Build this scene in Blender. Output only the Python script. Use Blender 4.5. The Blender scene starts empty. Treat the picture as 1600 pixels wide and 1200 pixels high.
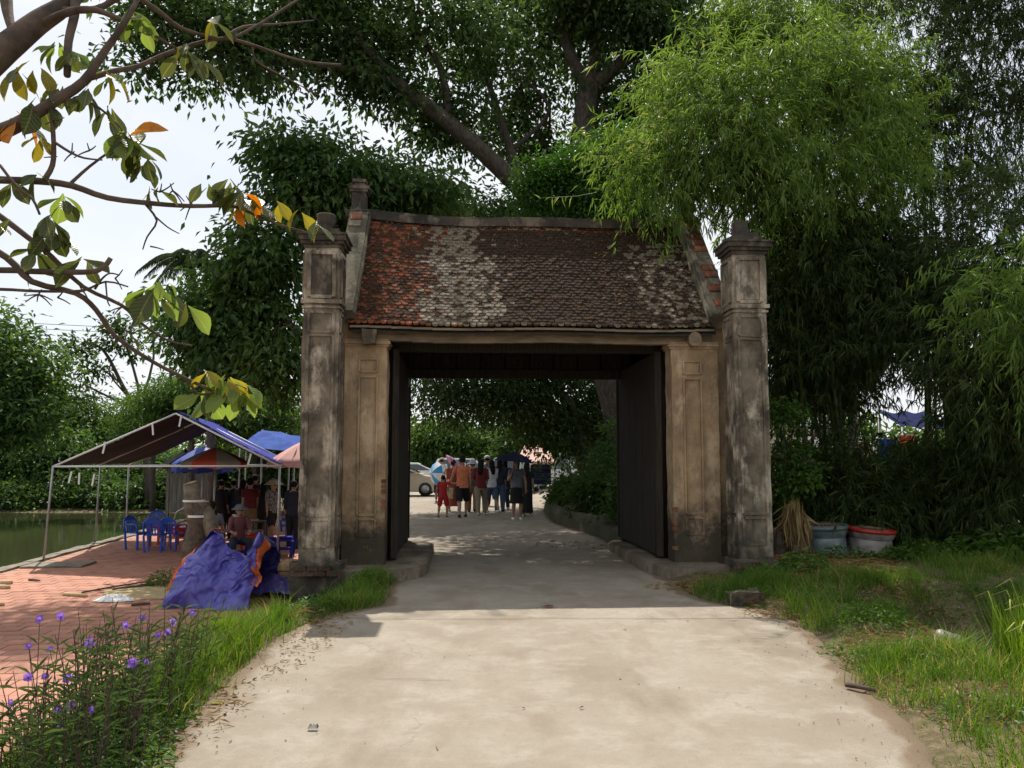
import bpy, bmesh, math, random
import numpy as np
from mathutils import Vector, Matrix, noise as mnoise

# ------------------------------------------------------------------ camera, sky, sun, exposure
scene = bpy.context.scene
COL = scene.collection
F, HZ = 1300.0, 118.0
PITCH = math.atan2(HZ, F)
CT, ST = math.cos(PITCH), math.sin(PITCH)
CAMZ = 1.6
cam = bpy.data.cameras.new('camera')
cam_o = bpy.data.objects.new('camera', cam)
COL.objects.link(cam_o)
cam_o.location = (0, 0, CAMZ)
cam_o.rotation_euler = (math.pi / 2 + PITCH, 0, 0)
cam.sensor_fit = 'HORIZONTAL'
cam.sensor_width = 36
cam.lens = 36 * F / 1600
cam.clip_start = .05
cam.clip_end = 3000
scene.camera = cam_o

TO_SUN = Vector((-1.0, 3.25, 4.65)).normalized()
SUN_EL = math.asin(TO_SUN.z)
SUN_AZ = math.atan2(TO_SUN.x, TO_SUN.y)
sun = bpy.data.lights.new('sun', 'SUN')
sun.energy = 5.0
sun.angle = math.radians(.55)
sun.color = (1.0, .945, .86)
sun_o = bpy.data.objects.new('sun', sun)
COL.objects.link(sun_o)
sun_o.rotation_euler = TO_SUN.to_track_quat('Z', 'Y').to_euler()

world = bpy.data.worlds.new('World')
scene.world = world
world.use_nodes = True
wn = world.node_tree.nodes
wl = world.node_tree.links
wn.clear()
w_out = wn.new('ShaderNodeOutputWorld')
w_bg = wn.new('ShaderNodeBackground')
w_bg.inputs['Strength'].default_value = .1
sky = wn.new('ShaderNodeTexSky')
sky.sky_type = 'NISHITA'
sky.sun_disc = False
sky.sun_elevation = SUN_EL
sky.sun_rotation = SUN_AZ
sky.altitude = 10
sky.air_density = 1.0
sky.dust_density = 1.6
sky.ozone_density = 1.5
w_tc = wn.new('ShaderNodeTexCoord')
w_map = wn.new('ShaderNodeMapping')
w_map.inputs['Scale'].default_value = (1.1, 1.1, 2.6)
w_no = wn.new('ShaderNodeTexNoise')
w_no.inputs['Scale'].default_value = 2.1
w_no.inputs['Detail'].default_value = 7
w_no.inputs['Roughness'].default_value = .55
w_rp = wn.new('ShaderNodeValToRGB')
w_rp.color_ramp.elements[0].position = .34
w_rp.color_ramp.elements[0].color = (.5, .5, .5, 1)
w_rp.color_ramp.elements[1].position = .6
w_rp.color_ramp.elements[1].color = (.95, .95, .95, 1)
w_mix = wn.new('ShaderNodeMix')
w_mix.data_type = 'RGBA'
w_mix.inputs['B'].default_value = (7.6, 7.8, 8.05, 1)       # thin bright cloud veil
wl.new(w_tc.outputs['Generated'], w_map.inputs['Vector'])
wl.new(w_map.outputs['Vector'], w_no.inputs['Vector'])
wl.new(w_no.outputs['Fac'], w_rp.inputs['Fac'])
wl.new(w_rp.outputs['Color'], w_mix.inputs['Factor'])
wl.new(sky.outputs['Color'], w_mix.inputs['A'])
wl.new(w_mix.outputs['Result'], w_bg.inputs['Color'])
wl.new(w_bg.outputs['Background'], w_out.inputs['Surface'])

scene.view_settings.view_transform = 'Standard'
scene.view_settings.look = 'None'
scene.view_settings.exposure = .38
scene.view_settings.gamma = 1
scene.view_settings.use_curve_mapping = False
scene.render.engine = 'CYCLES'
cy = scene.cycles
cy.max_bounces = 7
cy.diffuse_bounces = 4
cy.glossy_bounces = 3
cy.transmission_bounces = 4
cy.transparent_max_bounces = 8
cy.caustics_reflective = False
cy.caustics_refractive = False
cy.use_denoising = True
cy.sample_clamp_indirect = 6

# ------------------------------------------------------------------ measuring helpers (photo of 1600 x 1200)
def ray(px, py):
    a, b = (px - 800) / F, (600 - py) / F
    return Vector((a, CT - b * ST, ST + b * CT))
def at(px, py, Y):
    d = ray(px, py)
    t = Y / d.y
    return Vector((d.x * t, Y, CAMZ + d.z * t))
def gnd(px, py, z=0.0):
    d = ray(px, py)
    t = (z - CAMZ) / d.z
    return Vector((d.x * t, d.y * t, z))
def pxm(Y):                     # metres per pixel of the photo at depth Y
    return Y / F
rng = np.random.default_rng(7)
random.seed(7)

# ------------------------------------------------------------------ materials
def _new(name):
    m = bpy.data.materials.new(name)
    m.use_nodes = True
    n, l = m.node_tree.nodes, m.node_tree.links
    n.clear()
    out = n.new('ShaderNodeOutputMaterial')
    p = n.new('ShaderNodeBsdfPrincipled')
    l.new(p.outputs[0], out.inputs['Surface'])
    return m, n, l, p, out
def noise_node(n, l, scale, detail=5, rough=.6, coord=None, stretch=None):
    tx = n.new('ShaderNodeTexNoise')
    tx.inputs['Scale'].default_value = scale
    tx.inputs['Detail'].default_value = detail
    tx.inputs['Roughness'].default_value = rough
    if coord is None:
        tc = n.new('ShaderNodeTexCoord')
        coord = tc.outputs['Object']
    if stretch:
        mp = n.new('ShaderNodeMapping')
        mp.inputs['Scale'].default_value = stretch
        l.new(coord, mp.inputs['Vector'])
        coord = mp.outputs['Vector']
    l.new(coord, tx.inputs['Vector'])
    return tx
def ramp(n, l, src, p0, p1, c0=(0, 0, 0, 1), c1=(1, 1, 1, 1)):
    r = n.new('ShaderNodeValToRGB')
    r.color_ramp.elements[0].position = p0
    r.color_ramp.elements[1].position = p1
    r.color_ramp.elements[0].color = c0
    r.color_ramp.elements[1].color = c1
    l.new(src, r.inputs['Fac'])
    return r
def mixc(n, l, fac, a, b):
    m = n.new('ShaderNodeMix')
    m.data_type = 'RGBA'
    if hasattr(fac, 'links'): l.new(fac, m.inputs['Factor'])
    else: m.inputs['Factor'].default_value = fac
    for k, v in (('A', a), ('B', b)):
        if hasattr(v, 'links'): l.new(v, m.inputs[k])
        else: m.inputs[k].default_value = (*v[:3], 1)
    return m.outputs['Result']
def bump(n, l, p, h, strength=.4, dist=.02):
    b = n.new('ShaderNodeBump')
    b.inputs['Strength'].default_value = strength
    b.inputs['Distance'].default_value = dist
    l.new(h, b.inputs['Height'])
    l.new(b.outputs['Normal'], p.inputs['Normal'])
def M(name, c1, c2=None, scale=6, rough=.8, bmp=0, bscale=None, spec=.3, metal=0, stretch=None, rnd=0, lo=.38, hi=.64, bdist=.02):
    m, n, l, p, out = _new(name)
    p.inputs['Roughness'].default_value = rough
    p.inputs['Specular IOR Level'].default_value = spec
    p.inputs['Metallic'].default_value = metal
    if c2 is None: c2 = tuple(x * .72 for x in c1)
    tx = noise_node(n, l, scale, stretch=stretch)
    r = ramp(n, l, tx.outputs['Fac'], lo, hi)
    col = mixc(n, l, r.outputs['Color'], c1, c2)
    if rnd:
        oi = n.new('ShaderNodeObjectInfo')
        hs = n.new('ShaderNodeHueSaturation')
        mr = n.new('ShaderNodeMapRange')
        mr.inputs['To Min'].default_value = 1 - rnd
        mr.inputs['To Max'].default_value = 1 + rnd
        l.new(oi.outputs['Random'], mr.inputs['Value'])
        l.new(mr.outputs['Result'], hs.inputs['Value'])
        l.new(col, hs.inputs['Color'])
        col = hs.outputs['Color']
    l.new(col, p.inputs['Base Color'])
    if bmp:
        b = noise_node(n, l, bscale or scale * 4, 6, .65)
        bump(n, l, p, b.outputs['Fac'], bmp, bdist)
    return m
def leafmat(name, c1, c2, c3=None, trans=.35, rough=.5, spec=.25):
    m, n, l, p, out = _new(name)
    at_ = n.new('ShaderNodeAttribute')
    at_.attribute_name = 'tint'
    r = ramp(n, l, at_.outputs['Fac'], 0, 1, (*c1, 1), (*c2, 1))
    if c3:
        e = r.color_ramp.elements.new(.93)
        e.color = (*c2, 1)
        r.color_ramp.elements[2].color = (*c3, 1)
    l.new(r.outputs['Color'], p.inputs['Base Color'])
    p.inputs['Roughness'].default_value = rough
    p.inputs['Specular IOR Level'].default_value = spec
    t = n.new('ShaderNodeBsdfTranslucent')
    hs = n.new('ShaderNodeHueSaturation')
    hs.inputs['Hue'].default_value = .485
    hs.inputs['Saturation'].default_value = 1.15
    hs.inputs['Value'].default_value = 1.7
    l.new(r.outputs['Color'], hs.inputs['Color'])
    l.new(hs.outputs['Color'], t.inputs['Color'])
    ms = n.new('ShaderNodeMixShader')
    ms.inputs['Fac'].default_value = trans
    l.new(p.outputs[0], ms.inputs[1])
    l.new(t.outputs[0], ms.inputs[2])
    l.new(ms.outputs[0], out.inputs['Surface'])
    return m

def blotch(m, c, scale=1.6):
    n, l = m.node_tree.nodes, m.node_tree.links
    p = next(x for x in n if x.type == 'BSDF_PRINCIPLED')
    src = p.inputs['Base Color'].links[0].from_socket
    tc = n.new('ShaderNodeTexCoord')
    oi = n.new('ShaderNodeObjectInfo')
    va = n.new('ShaderNodeVectorMath'); va.operation = 'ADD'
    l.new(tc.outputs['Object'], va.inputs[0]); l.new(oi.outputs['Random'], va.inputs[1])
    a = noise_node(n, l, scale * 2, 6, .7, va.outputs[0])
    col = mixc(n, l, ramp(n, l, a.outputs['Fac'], .5, .7, (0, 0, 0, 1), (.8, .8, .8, 1)).outputs['Color'], src, c)
    sx = n.new('ShaderNodeSeparateXYZ'); l.new(tc.outputs['Object'], sx.inputs[0])
    ab = n.new('ShaderNodeMath'); ab.operation = 'ABSOLUTE'; l.new(sx.outputs['X'], ab.inputs[0])
    col = mixc(n, l, ramp(n, l, ab.outputs[0], .008, .02, (.6, .6, .6, 1), (0, 0, 0, 1)).outputs['Color'], col, (.25, .27, .1))
    # side veins slant forward from the midrib
    vm = n.new('ShaderNodeMath'); vm.operation = 'MULTIPLY_ADD'; l.new(ab.outputs[0], vm.inputs[0]); vm.inputs[1].default_value = -.9; l.new(sx.outputs['Y'], vm.inputs[2])
    fr = n.new('ShaderNodeMath'); fr.operation = 'PINGPONG'; l.new(vm.outputs[0], fr.inputs[0]); fr.inputs[1].default_value = .055
    col = mixc(n, l, ramp(n, l, fr.outputs[0], .0, .008, (.14, .14, .14, 1), (0, 0, 0, 1)).outputs['Color'], col, (.2, .22, .08))
    bump(n, l, p, fr.outputs[0], .3, .3)
    for q in list(p.inputs['Base Color'].links): l.remove(q)
    l.new(col, p.inputs['Base Color'])
    hs = next(x for x in n if x.type == 'HUE_SAT'); l.new(col, hs.inputs['Color'])
    oh = hs
def plaster(name, base, dark, light, mould=(.03, .03, .025), mould_top=.55, streak=.5, bricky=.0):
    m, n, l, p, out = _new(name)
    tc = n.new('ShaderNodeTexCoord')
    co = tc.outputs['Object']
    big = noise_node(n, l, 1.7, 6, .62, co)
    col = mixc(n, l, ramp(n, l, big.outputs['Fac'], .4, .6).outputs['Color'], base, dark)
    pale = noise_node(n, l, 2.6, 7, .68, co, (1.0, 1.0, .55))
    col = mixc(n, l, ramp(n, l, pale.outputs['Fac'], .5, .62).outputs['Color'], col, light)
    st = noise_node(n, l, 4.0, 7, .68, co, (2.0, 2.0, .55))
    sr = ramp(n, l, st.outputs['Fac'], .5, .74, (0, 0, 0, 1), (streak, streak, streak, 1))
    col = mixc(n, l, sr.outputs['Color'], col, mould)
    fine = noise_node(n, l, 26, 5, .7, co)
    col = mixc(n, l, ramp(n, l, fine.outputs['Fac'], .56, .72, (0, 0, 0, 1), (.55, .55, .55, 1)).outputs['Color'], col, tuple(x * .42 for x in base))
    # black mould that has crept up from the wet ground, ragged upper edge
    sx = n.new('ShaderNodeSeparateXYZ')
    l.new(co, sx.inputs[0])
    ad = n.new('ShaderNodeMath'); ad.operation = 'MULTIPLY_ADD'
    mb_ = noise_node(n, l, 3.2, 7, .7, co); l.new(mb_.outputs['Fac'], ad.inputs[0]); ad.inputs[1].default_value = -2.0
    l.new(sx.outputs['Z'], ad.inputs[2])
    mm = n.new('ShaderNodeMapRange')
    mm.inputs['From Min'].default_value = mould_top - 1.0 - .3
    mm.inputs['From Max'].default_value = mould_top - 1.0 + .25
    mm.inputs['To Min'].default_value = .88
    mm.inputs['To Max'].default_value = 0
    l.new(ad.outputs[0], mm.inputs['Value'])
    col = mixc(n, l, mm.outputs['Result'], col, mould)
    if bricky:
        bn = noise_node(n, l, 4.6, 5, .7, co)
        col = mixc(n, l, ramp(n, l, bn.outputs['Fac'], .73 - bricky, .77 - bricky).outputs['Color'], col, (.2, .075, .04))
    l.new(col, p.inputs['Base Color'])
    p.inputs['Roughness'].default_value = .92
    p.inputs['Specular IOR Level'].default_value = .15
    h = n.new('ShaderNodeMath'); h.operation = 'MULTIPLY_ADD'
    l.new(fine.outputs['Fac'], h.inputs[0]); h.inputs[1].default_value = .35
    l.new(pale.outputs['Fac'], h.inputs[2])
    bump(n, l, p, h.outputs[0], .55, .03)
    return m

MAT = {}
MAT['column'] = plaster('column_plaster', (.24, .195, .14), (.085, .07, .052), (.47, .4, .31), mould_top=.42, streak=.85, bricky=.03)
MAT['wall'] = plaster('ochre_plaster', (.43, .3, .175), (.27, .185, .115), (.52, .385, .25), mould_top=.85, streak=.35)
MAT['footing'] = plaster('footing', (.12, .1, .075), (.05, .045, .035), (.22, .18, .13), mould_top=.1, streak=.6, bricky=.13)
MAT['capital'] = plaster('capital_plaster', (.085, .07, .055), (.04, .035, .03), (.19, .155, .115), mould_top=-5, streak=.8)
MAT['coping'] = plaster('coping_plaster', (.17, .145, .1), (.08, .07, .05), (.28, .24, .17), mould_top=-5, streak=.4)
MAT['plinth'] = plaster('plinth_cement', (.2, .165, .12), (.11, .09, .065), (.28, .235, .18), mould_top=-5, streak=.2)
MAT['brick'] = M('old_brick', (.29, .1, .05), (.13, .065, .042), 9, .9, .5, rnd=.3)
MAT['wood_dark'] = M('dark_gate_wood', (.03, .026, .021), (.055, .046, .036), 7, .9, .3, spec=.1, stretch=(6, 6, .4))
MAT['fascia'] = M('fascia_board', (.25, .19, .12), (.11, .085, .058), 2.2, .85, .3, stretch=(.9, 3, 4))
MAT['tile_red'] = M('terracotta_tile', (.21, .072, .038), (.1, .038, .024), 11, .9, .5, 40, rnd=.35, spec=.08)
MAT['tile_rust'] = M('rust_tile', (.35, .11, .048), (.2, .075, .04), 11, .9, .5, 40, rnd=.3, spec=.08)
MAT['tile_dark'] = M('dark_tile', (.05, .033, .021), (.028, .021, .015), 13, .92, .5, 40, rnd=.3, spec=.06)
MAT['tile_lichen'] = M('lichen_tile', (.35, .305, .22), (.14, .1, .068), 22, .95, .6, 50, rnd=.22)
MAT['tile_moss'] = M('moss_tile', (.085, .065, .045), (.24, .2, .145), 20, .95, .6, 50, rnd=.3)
MAT['concrete_rough'] = M('rough_concrete', (.26, .23, .18), (.14, .12, .09), 7, .95, .6, 30)
MAT['bark'] = M('grey_bark', (.11, .09, .07), (.05, .042, .034), 6, .9, .7, 20, stretch=(3, 3, .8), bdist=.04)
MAT['bark_brown'] = M('brown_bark', (.13, .09, .065), (.06, .042, .032), 9, .9, .6, 40, bdist=.01)
MAT['bark_pale'] = M('pale_trunk', (.42, .38, .32), (.25, .22, .18), 5, .85, .3)
MAT['culm'] = M('bamboo_culm', (.07, .085, .03), (.04, .045, .02), 4, .6, spec=.1)
MAT['leaf_big'] = leafmat('banyan_leaf', (.022, .048, .014), (.08, .135, .036), trans=.34)
MAT['leaf_mid'] = leafmat('mango_leaf', (.022, .056, .015), (.1, .17, .042), trans=.38)
MAT['leaf_bush'] = leafmat('bright_bush_leaf', (.03, .085, .015), (.075, .165, .03), trans=.3)
MAT['leaf_bamboo'] = leafmat('bamboo_leaf', (.065, .13, .024), (.175, .26, .062), (.3, .29, .1), trans=.44)
MAT['leaf_bamboo_dark'] = leafmat('shaded_bamboo_leaf', (.022, .046, .012), (.07, .11, .028), (.17, .14, .06), trans=.3)  # darker copy of the bamboo leaf; shade put into its colour
MAT['leaf_far'] = leafmat('feathery_leaf', (.04, .085, .02), (.1, .165, .04), trans=.35, spec=.12)
MAT['leaf_hedge'] = leafmat('hedge_leaf', (.022, .05, .014), (.07, .12, .028), trans=.3, spec=.12)
MAT['leaf_fore'] = leafmat('obovate_leaf', (.04, .06, .014), (.1, .12, .03), trans=.36, rough=.35, spec=.4)
MAT['leaf_fore_light'] = leafmat('young_obovate_leaf', (.1, .16, .035), (.17, .25, .06), trans=.5, rough=.35)
MAT['leaf_yellow'] = leafmat('yellowing_leaf', (.2, .19, .03), (.33, .27, .045), trans=.4)
MAT['leaf_orange'] = leafmat('orange_leaf', (.55, .2, .02), (.62, .27, .04), trans=.45)
blotch(MAT['leaf_fore'], (.09, .075, .02)); blotch(MAT['leaf_fore_light'], (.2, .19, .05)); blotch(MAT['leaf_yellow'], (.16, .15, .03)); blotch(MAT['leaf_orange'], (.3, .1, .02))
MAT['palm'] = leafmat('palm_leaf', (.03, .055, .02), (.07, .105, .04), trans=.2)
MAT['grass'] = leafmat('grass_blade', (.048, .115, .016), (.14, .22, .038), (.36, .28, .12), trans=.38, spec=.15)
MAT['weed'] = leafmat('weed_leaf', (.04, .095, .015), (.1, .18, .03), trans=.35)
MAT['dry'] = leafmat('dry_straw', (.2, .13, .055), (.42, .31, .15), trans=.15, rough=.8, spec=.1)
MAT['rice'] = leafmat('rice_blade', (.07, .15, .02), (.16, .25, .04), (.34, .32, .09), trans=.45)
MAT['ruellia'] = leafmat('ruellia_leaf', (.03, .062, .02), (.085, .13, .04), trans=.3)
MAT['petal'] = leafmat('purple_petal', (.24, .12, .46), (.38, .22, .62), trans=.4, rough=.7)
MAT['stem'] = M('purple_stem', (.06, .05, .03), (.09, .04, .05), 9, .7)
MAT['tarp_blue'] = M('blue_tarp', (.022, .026, .22), (.032, .04, .27), 5, .8, .25, 60, spec=.06)
MAT['tarp_violet'] = M('violet_blue_tarp', (.062, .056, .3), (.1, .09, .37), 3, .38, .35, 30, spec=.45)
MAT['tarp_cyan'] = M('bright_blue_tarp', (.014, .045, .26), (.03, .09, .34), 3, .8, .2, 40, spec=.08)
MAT['tarp_orange'] = M('orange_tarp', (.62, .14, .03), (.5, .1, .03), 4, .4)
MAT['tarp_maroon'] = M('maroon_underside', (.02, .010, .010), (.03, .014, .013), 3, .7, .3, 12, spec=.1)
MAT['pole'] = M('galvanised_pole', (.42, .42, .41), (.3, .29, .28), 9, .45, metal=.5)
MAT['white'] = M('white_paint', (.74, .74, .72), (.66, .66, .64), 5, .5)
MAT['plastic_blue'] = M('blue_plastic', (.022, .085, .48), (.028, .1, .54), 3, .35, spec=.5)
MAT['plastic_red'] = M('red_plastic', (.45, .02, .016), (.38, .02, .016), 3, .35, spec=.5)
MAT['black'] = M('black_rubber', (.018, .018, .018), (.03, .03, .03), 8, .6)
MAT['chrome'] = M('chrome', (.6, .6, .6), (.5, .5, .5), 4, .2, metal=1)
MAT['glass'] = M('car_glass', (.02, .025, .03), (.03, .035, .04), 2, .06, spec=.8)
# ------------------------------------------------------------------ mesh helpers
def tag(o, label=None, cat=None, group=None, kind=None):
    if label: o['label'] = label
    if cat: o['category'] = cat
    if group: o['group'] = group
    if kind: o['kind'] = kind
    return o
def thing(name, label, cat, loc=(0, 0, 0), rotz=0, group=None):
    o = bpy.data.objects.new(name, None)
    COL.objects.link(o)
    o.empty_display_size = .2
    o.location = loc
    o.rotation_euler = (0, 0, rotz)
    return tag(o, label, cat, group)
def link(name, me, parent=None, loc=None):
    o = bpy.data.objects.new(name, me)
    COL.objects.link(o)
    if parent: o.parent = parent
    if loc is not None: o.location = loc
    return o
def copy_tree(o, parent=None):
    c = o.copy()
    COL.objects.link(c)
    if parent: c.parent = parent
    for ch in list(o.children): copy_tree(ch, c)
    return c

class MB:
    """collects shapes, then links them as one mesh object"""
    def __init__(s): s.v, s.f, s.mi, s.sm = [], [], [], []
    def add(s, vs, fs, mi=0, smooth=False):
        b = len(s.v)
        s.v += [tuple(v) for v in vs]
        for f in fs:
            s.f.append([b + i for i in f]); s.mi.append(mi); s.sm.append(smooth)
        return s
    def box(s, c, d, rot=None, mi=0, seg=(1, 1, 1), taper=(1, 1)):
        nx, ny, nz = seg
        vs, fs, idx = [], [], {}
        def vid(i, j, k):
            if (i, j, k) not in idx:
                idx[(i, j, k)] = len(vs)
                w = k / nz
                tx, ty = 1 + (taper[0] - 1) * w, 1 + (taper[1] - 1) * w
                p = Vector(((i / nx - .5) * d[0] * tx, (j / ny - .5) * d[1] * ty, (w - .5) * d[2]))
                if rot is not None: p = rot @ p
                vs.append(p + Vector(c))
            return idx[(i, j, k)]
        for k in (0, nz):
            for i in range(nx):
                for j in range(ny):
                    q = [vid(i, j, k), vid(i + 1, j, k), vid(i + 1, j + 1, k), vid(i, j + 1, k)]
                    fs.append(q if k else q[::-1])
        for j in (0, ny):
            for i in range(nx):
                for k in range(nz):
                    q = [vid(i, j, k), vid(i + 1, j, k), vid(i + 1, j, k + 1), vid(i, j, k + 1)]
                    fs.append(q[::-1] if j else q)
        for i in (0, nx):
            for j in range(ny):
                for k in range(nz):
                    q = [vid(i, j, k), vid(i, j + 1, k), vid(i, j + 1, k + 1), vid(i, j, k + 1)]
                    fs.append(q if i else q[::-1])
        return s.add(vs, fs, mi)
    def tube(s, pts, rad, n=8, mi=0, cap=True, smooth=True, flat=1.0):
        pts = [Vector(p) for p in pts]
        if not hasattr(rad, '__len__'): rad = [rad] * len(pts)
        vs, fs = [], []
        up = Vector((0, 0, 1))
        prev = None
        for i, p in enumerate(pts):
            t = (pts[min(i + 1, len(pts) - 1)] - pts[max(i - 1, 0)])
            if t.length < 1e-9: t = Vector((0, 0, 1))
            t.normalize()
            if prev is None:
                a = t.cross(up if abs(t.z) < .95 else Vector((1, 0, 0))).normalized()
            else:
                a = (prev - t * prev.dot(t))
                a = a.normalized() if a.length > 1e-6 else t.orthogonal().normalized()
            prev = a
            b = t.cross(a)
            for k in range(n):
                an = 2 * math.pi * k / n
                vs.append(p + (a * math.cos(an) + b * math.sin(an) * flat) * rad[i])
        for i in range(len(pts) - 1):
            for k in range(n):
                k2 = (k + 1) % n
                fs.append([i * n + k, i * n + k2, (i + 1) * n + k2, (i + 1) * n + k])
        if cap:
            fs.append(list(range(n))[::-1])
            fs.append([(len(pts) - 1) * n + k for k in range(n)])
        return s.add(vs, fs, mi, smooth)
    def rings(s, rs, n=12, mi=0, cap=True, smooth=True):
        """rs: list of (centre, rx, ry) horizontal elliptical rings"""
        vs, fs = [], []
        for c, rx, ry in rs:
            for k in range(n):
                an = 2 * math.pi * k / n
                vs.append((c[0] + rx * math.cos(an), c[1] + ry * math.sin(an), c[2]))
        for i in range(len(rs) - 1):
            for k in range(n):
                k2 = (k + 1) % n
                fs.append([i * n + k, i * n + k2, (i + 1) * n + k2, (i + 1) * n + k])
        if cap:
            fs.append(list(range(n))[::-1])
            fs.append([(len(rs) - 1) * n + k for k in range(n)])
        return s.add(vs, fs, mi, smooth)
    def lathe(s, prof, c=(0, 0, 0), n=16, mi=0, smooth=True, cap=True):
        return s.rings([((c[0], c[1], c[2] + z), r, r) for r, z in prof], n, mi, cap, smooth)
    def ball(s, c, r, n=12, m=8, mi=0):
        r = (r, r, r) if not hasattr(r, '__len__') else r
        vs, fs = [], []
        for i in range(m + 1):
            a = math.pi * i / m
            for k in range(n):
                b = 2 * math.pi * k / n
                vs.append((c[0] + r[0] * math.sin(a) * math.cos(b), c[1] + r[1] * math.sin(a) * math.sin(b), c[2] - r[2] * math.cos(a)))
        for i in range(m):
            for k in range(n):
                k2 = (k + 1) % n
                fs.append([i * n + k, i * n + k2, (i + 1) * n + k2, (i + 1) * n + k])
        return s.add(vs, fs, mi, True)
    def prism(s, poly, z0, z1, mi=0):
        n = len(poly)
        vs = [(x, y, z0) for x, y in poly] + [(x, y, z1) for x, y in poly]
        fs = [list(range(n))[::-1], list(range(n, 2 * n))] + [[i, (i + 1) % n, n + (i + 1) % n, n + i] for i in range(n)]
        return s.add(vs, fs, mi)
    def extrude(s, poly, axis, a, b, mi=0):
        """poly in the plane across the axis: 'x' -> (y,z), 'y' -> (x,z)"""
        n = len(poly)
        mk = (lambda p, t: (t, p[0], p[1])) if axis == 'x' else (lambda p, t: (p[0], t, p[1]))
        vs = [mk(p, a) for p in poly] + [mk(p, b) for p in poly]
        fs = [list(range(n)), list(range(n, 2 * n))[::-1]] + [[i, n + i, n + (i + 1) % n, (i + 1) % n] for i in range(n)]
        return s.add(vs, fs, mi)
    def warp(s, amp, scale, seed=0):
        o = Vector((seed * 3.1, seed * 1.7, seed * 2.3))
        s.v = [tuple(Vector(v) + mnoise.noise_vector(Vector(v) * scale + o) * amp) for v in s.v]
        return s
    def move(s, d):
        s.v = [(v[0] + d[0], v[1] + d[1], v[2] + d[2]) for v in s.v]
        return s
    def mesh(s, name, mats, bevel=0, smooth=None):
        me = bpy.data.meshes.new(name)
        me.from_pydata(s.v, [], s.f)
        for m in (mats if isinstance(mats, (list, tuple)) else [mats]):
            me.materials.append(MAT[m] if isinstance(m, str) else m)
        if len(s.f):
            me.polygons.foreach_set('material_index', s.mi)
            me.polygons.foreach_set('use_smooth', [smooth if smooth is not None else x for x in s.sm])
        bm = bmesh.new(); bm.from_mesh(me)
        bmesh.ops.recalc_face_normals(bm, faces=bm.faces)
        if bevel:
            es = [e for e in bm.edges if len(e.link_faces) == 2 and e.calc_face_angle(0) > .6]
            bmesh.ops.bevel(bm, geom=es, offset=bevel, segments=2, affect='EDGES', clamp_overlap=True)
        bm.to_mesh(me); bm.free()
        me.update()
        return me
    def build(s, name, mats, parent=None, bevel=0, smooth=None, world=False, loc=None):
        if world and parent is not None: s.move(-parent.location)
        return link(name, s.mesh(name, mats, bevel, smooth), parent, loc)

def norm(a):
    return a / np.maximum(np.linalg.norm(a, axis=1, keepdims=True), 1e-9)
def np_mesh(name, V, Fc, mats, tint=None, mi=None, smooth=False):
    me = bpy.data.meshes.new(name)
    me.from_pydata(np.asarray(V, dtype=np.float32), [], np.asarray(Fc, dtype=np.int32))
    for m in (mats if isinstance(mats, (list, tuple)) else [mats]):
        me.materials.append(MAT[m] if isinstance(m, str) else m)
    if tint is not None:
        a = me.attributes.new('tint', 'FLOAT', 'FACE')
        a.data.foreach_set('value', np.asarray(tint, dtype=np.float32))
    if mi is not None: me.polygons.foreach_set('material_index', np.asarray(mi, dtype=np.int32))
    if smooth: me.polygons.foreach_set('use_smooth', np.ones(len(Fc), dtype=bool))
    me.update()
    return me
def leaf_arrays(P, D, N, L, W, fold=.25, mid=.45, curl=.15):
    D = norm(D)
    N = norm(N - D * np.sum(N * D, axis=1, keepdims=True))
    S = np.cross(D, N)
    L, W = L[:, None], W[:, None]
    tip = P + D * L - N * (curl * L)
    ml = P + D * L * mid + S * W * .5 + N * fold * W * .5
    mr = P + D * L * mid - S * W * .5 + N * fold * W * .5
    n = len(P)
    V = np.stack([P, ml, tip, mr], 1).reshape(-1, 3)
    b = np.arange(n)[:, None] * 4
    Fc = np.concatenate([b + [0, 2, 1], b + [0, 3, 2]], 1).reshape(-1, 3)
    return V, Fc
def leaves(name, P, D, N, L, W, mat, parent=None, tint=None, **kw):
    if parent is not None: P = P - np.array(parent.location)
    V, Fc = leaf_arrays(P, D, N, L, W, **kw)
    if tint is None: tint = rng.random(len(P))
    return link(name, np_mesh(name, V, Fc, mat, np.repeat(tint, 2)), parent)

def crown_points(ells, ncl, nl, cs, L, W, droop=.4, flat=.6, inner=.35, drop_below=None):
    """ells: (centre, radii). leaf clusters spread through the ellipsoids"""
    C = np.array([e[0] for e in ells], float); R = np.array([e[1] for e in ells], float)
    w = np.prod(R, axis=1) ** .62; w /= w.sum()
    k = rng.choice(len(ells), ncl, p=w)
    d = norm(rng.normal(size=(ncl, 3)))
    r = rng.uniform(inner ** 2, 1, ncl) ** .5
    cc = C[k] + d * r[:, None] * R[k]
    if drop_below is not None: cc = cc[cc[:, 2] > drop_below]
    ncl = len(cc)
    csz = cs * rng.uniform(.6, 1.45, ncl)
    cnt = np.maximum(3, (nl * rng.uniform(.5, 1.5, ncl) * (csz / cs) ** 2).astype(int))
    idx = np.repeat(np.arange(ncl), cnt)
    n = len(idx)
    off = rng.normal(size=(n, 3)) * np.array([1, 1, flat]) * csz[idx][:, None] * .55
    P = cc[idx] + off
    D = norm(off) * .8 + rng.normal(size=(n, 3)) * .55 + np.array([0, 0, -droop])
    N = rng.normal(size=(n, 3)) * .55 + np.array([0, 0, 1.0])
    Ls = L * rng.uniform(.65, 1.3, n); Ws = W * rng.uniform(.7, 1.25, n)
    ctint = rng.random(ncl)
    tint = np.clip(ctint[idx] ** 1.3 * .72 + rng.random(n) * .3, 0, 1)
    return P, D, N, Ls, Ws, tint, cc
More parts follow.
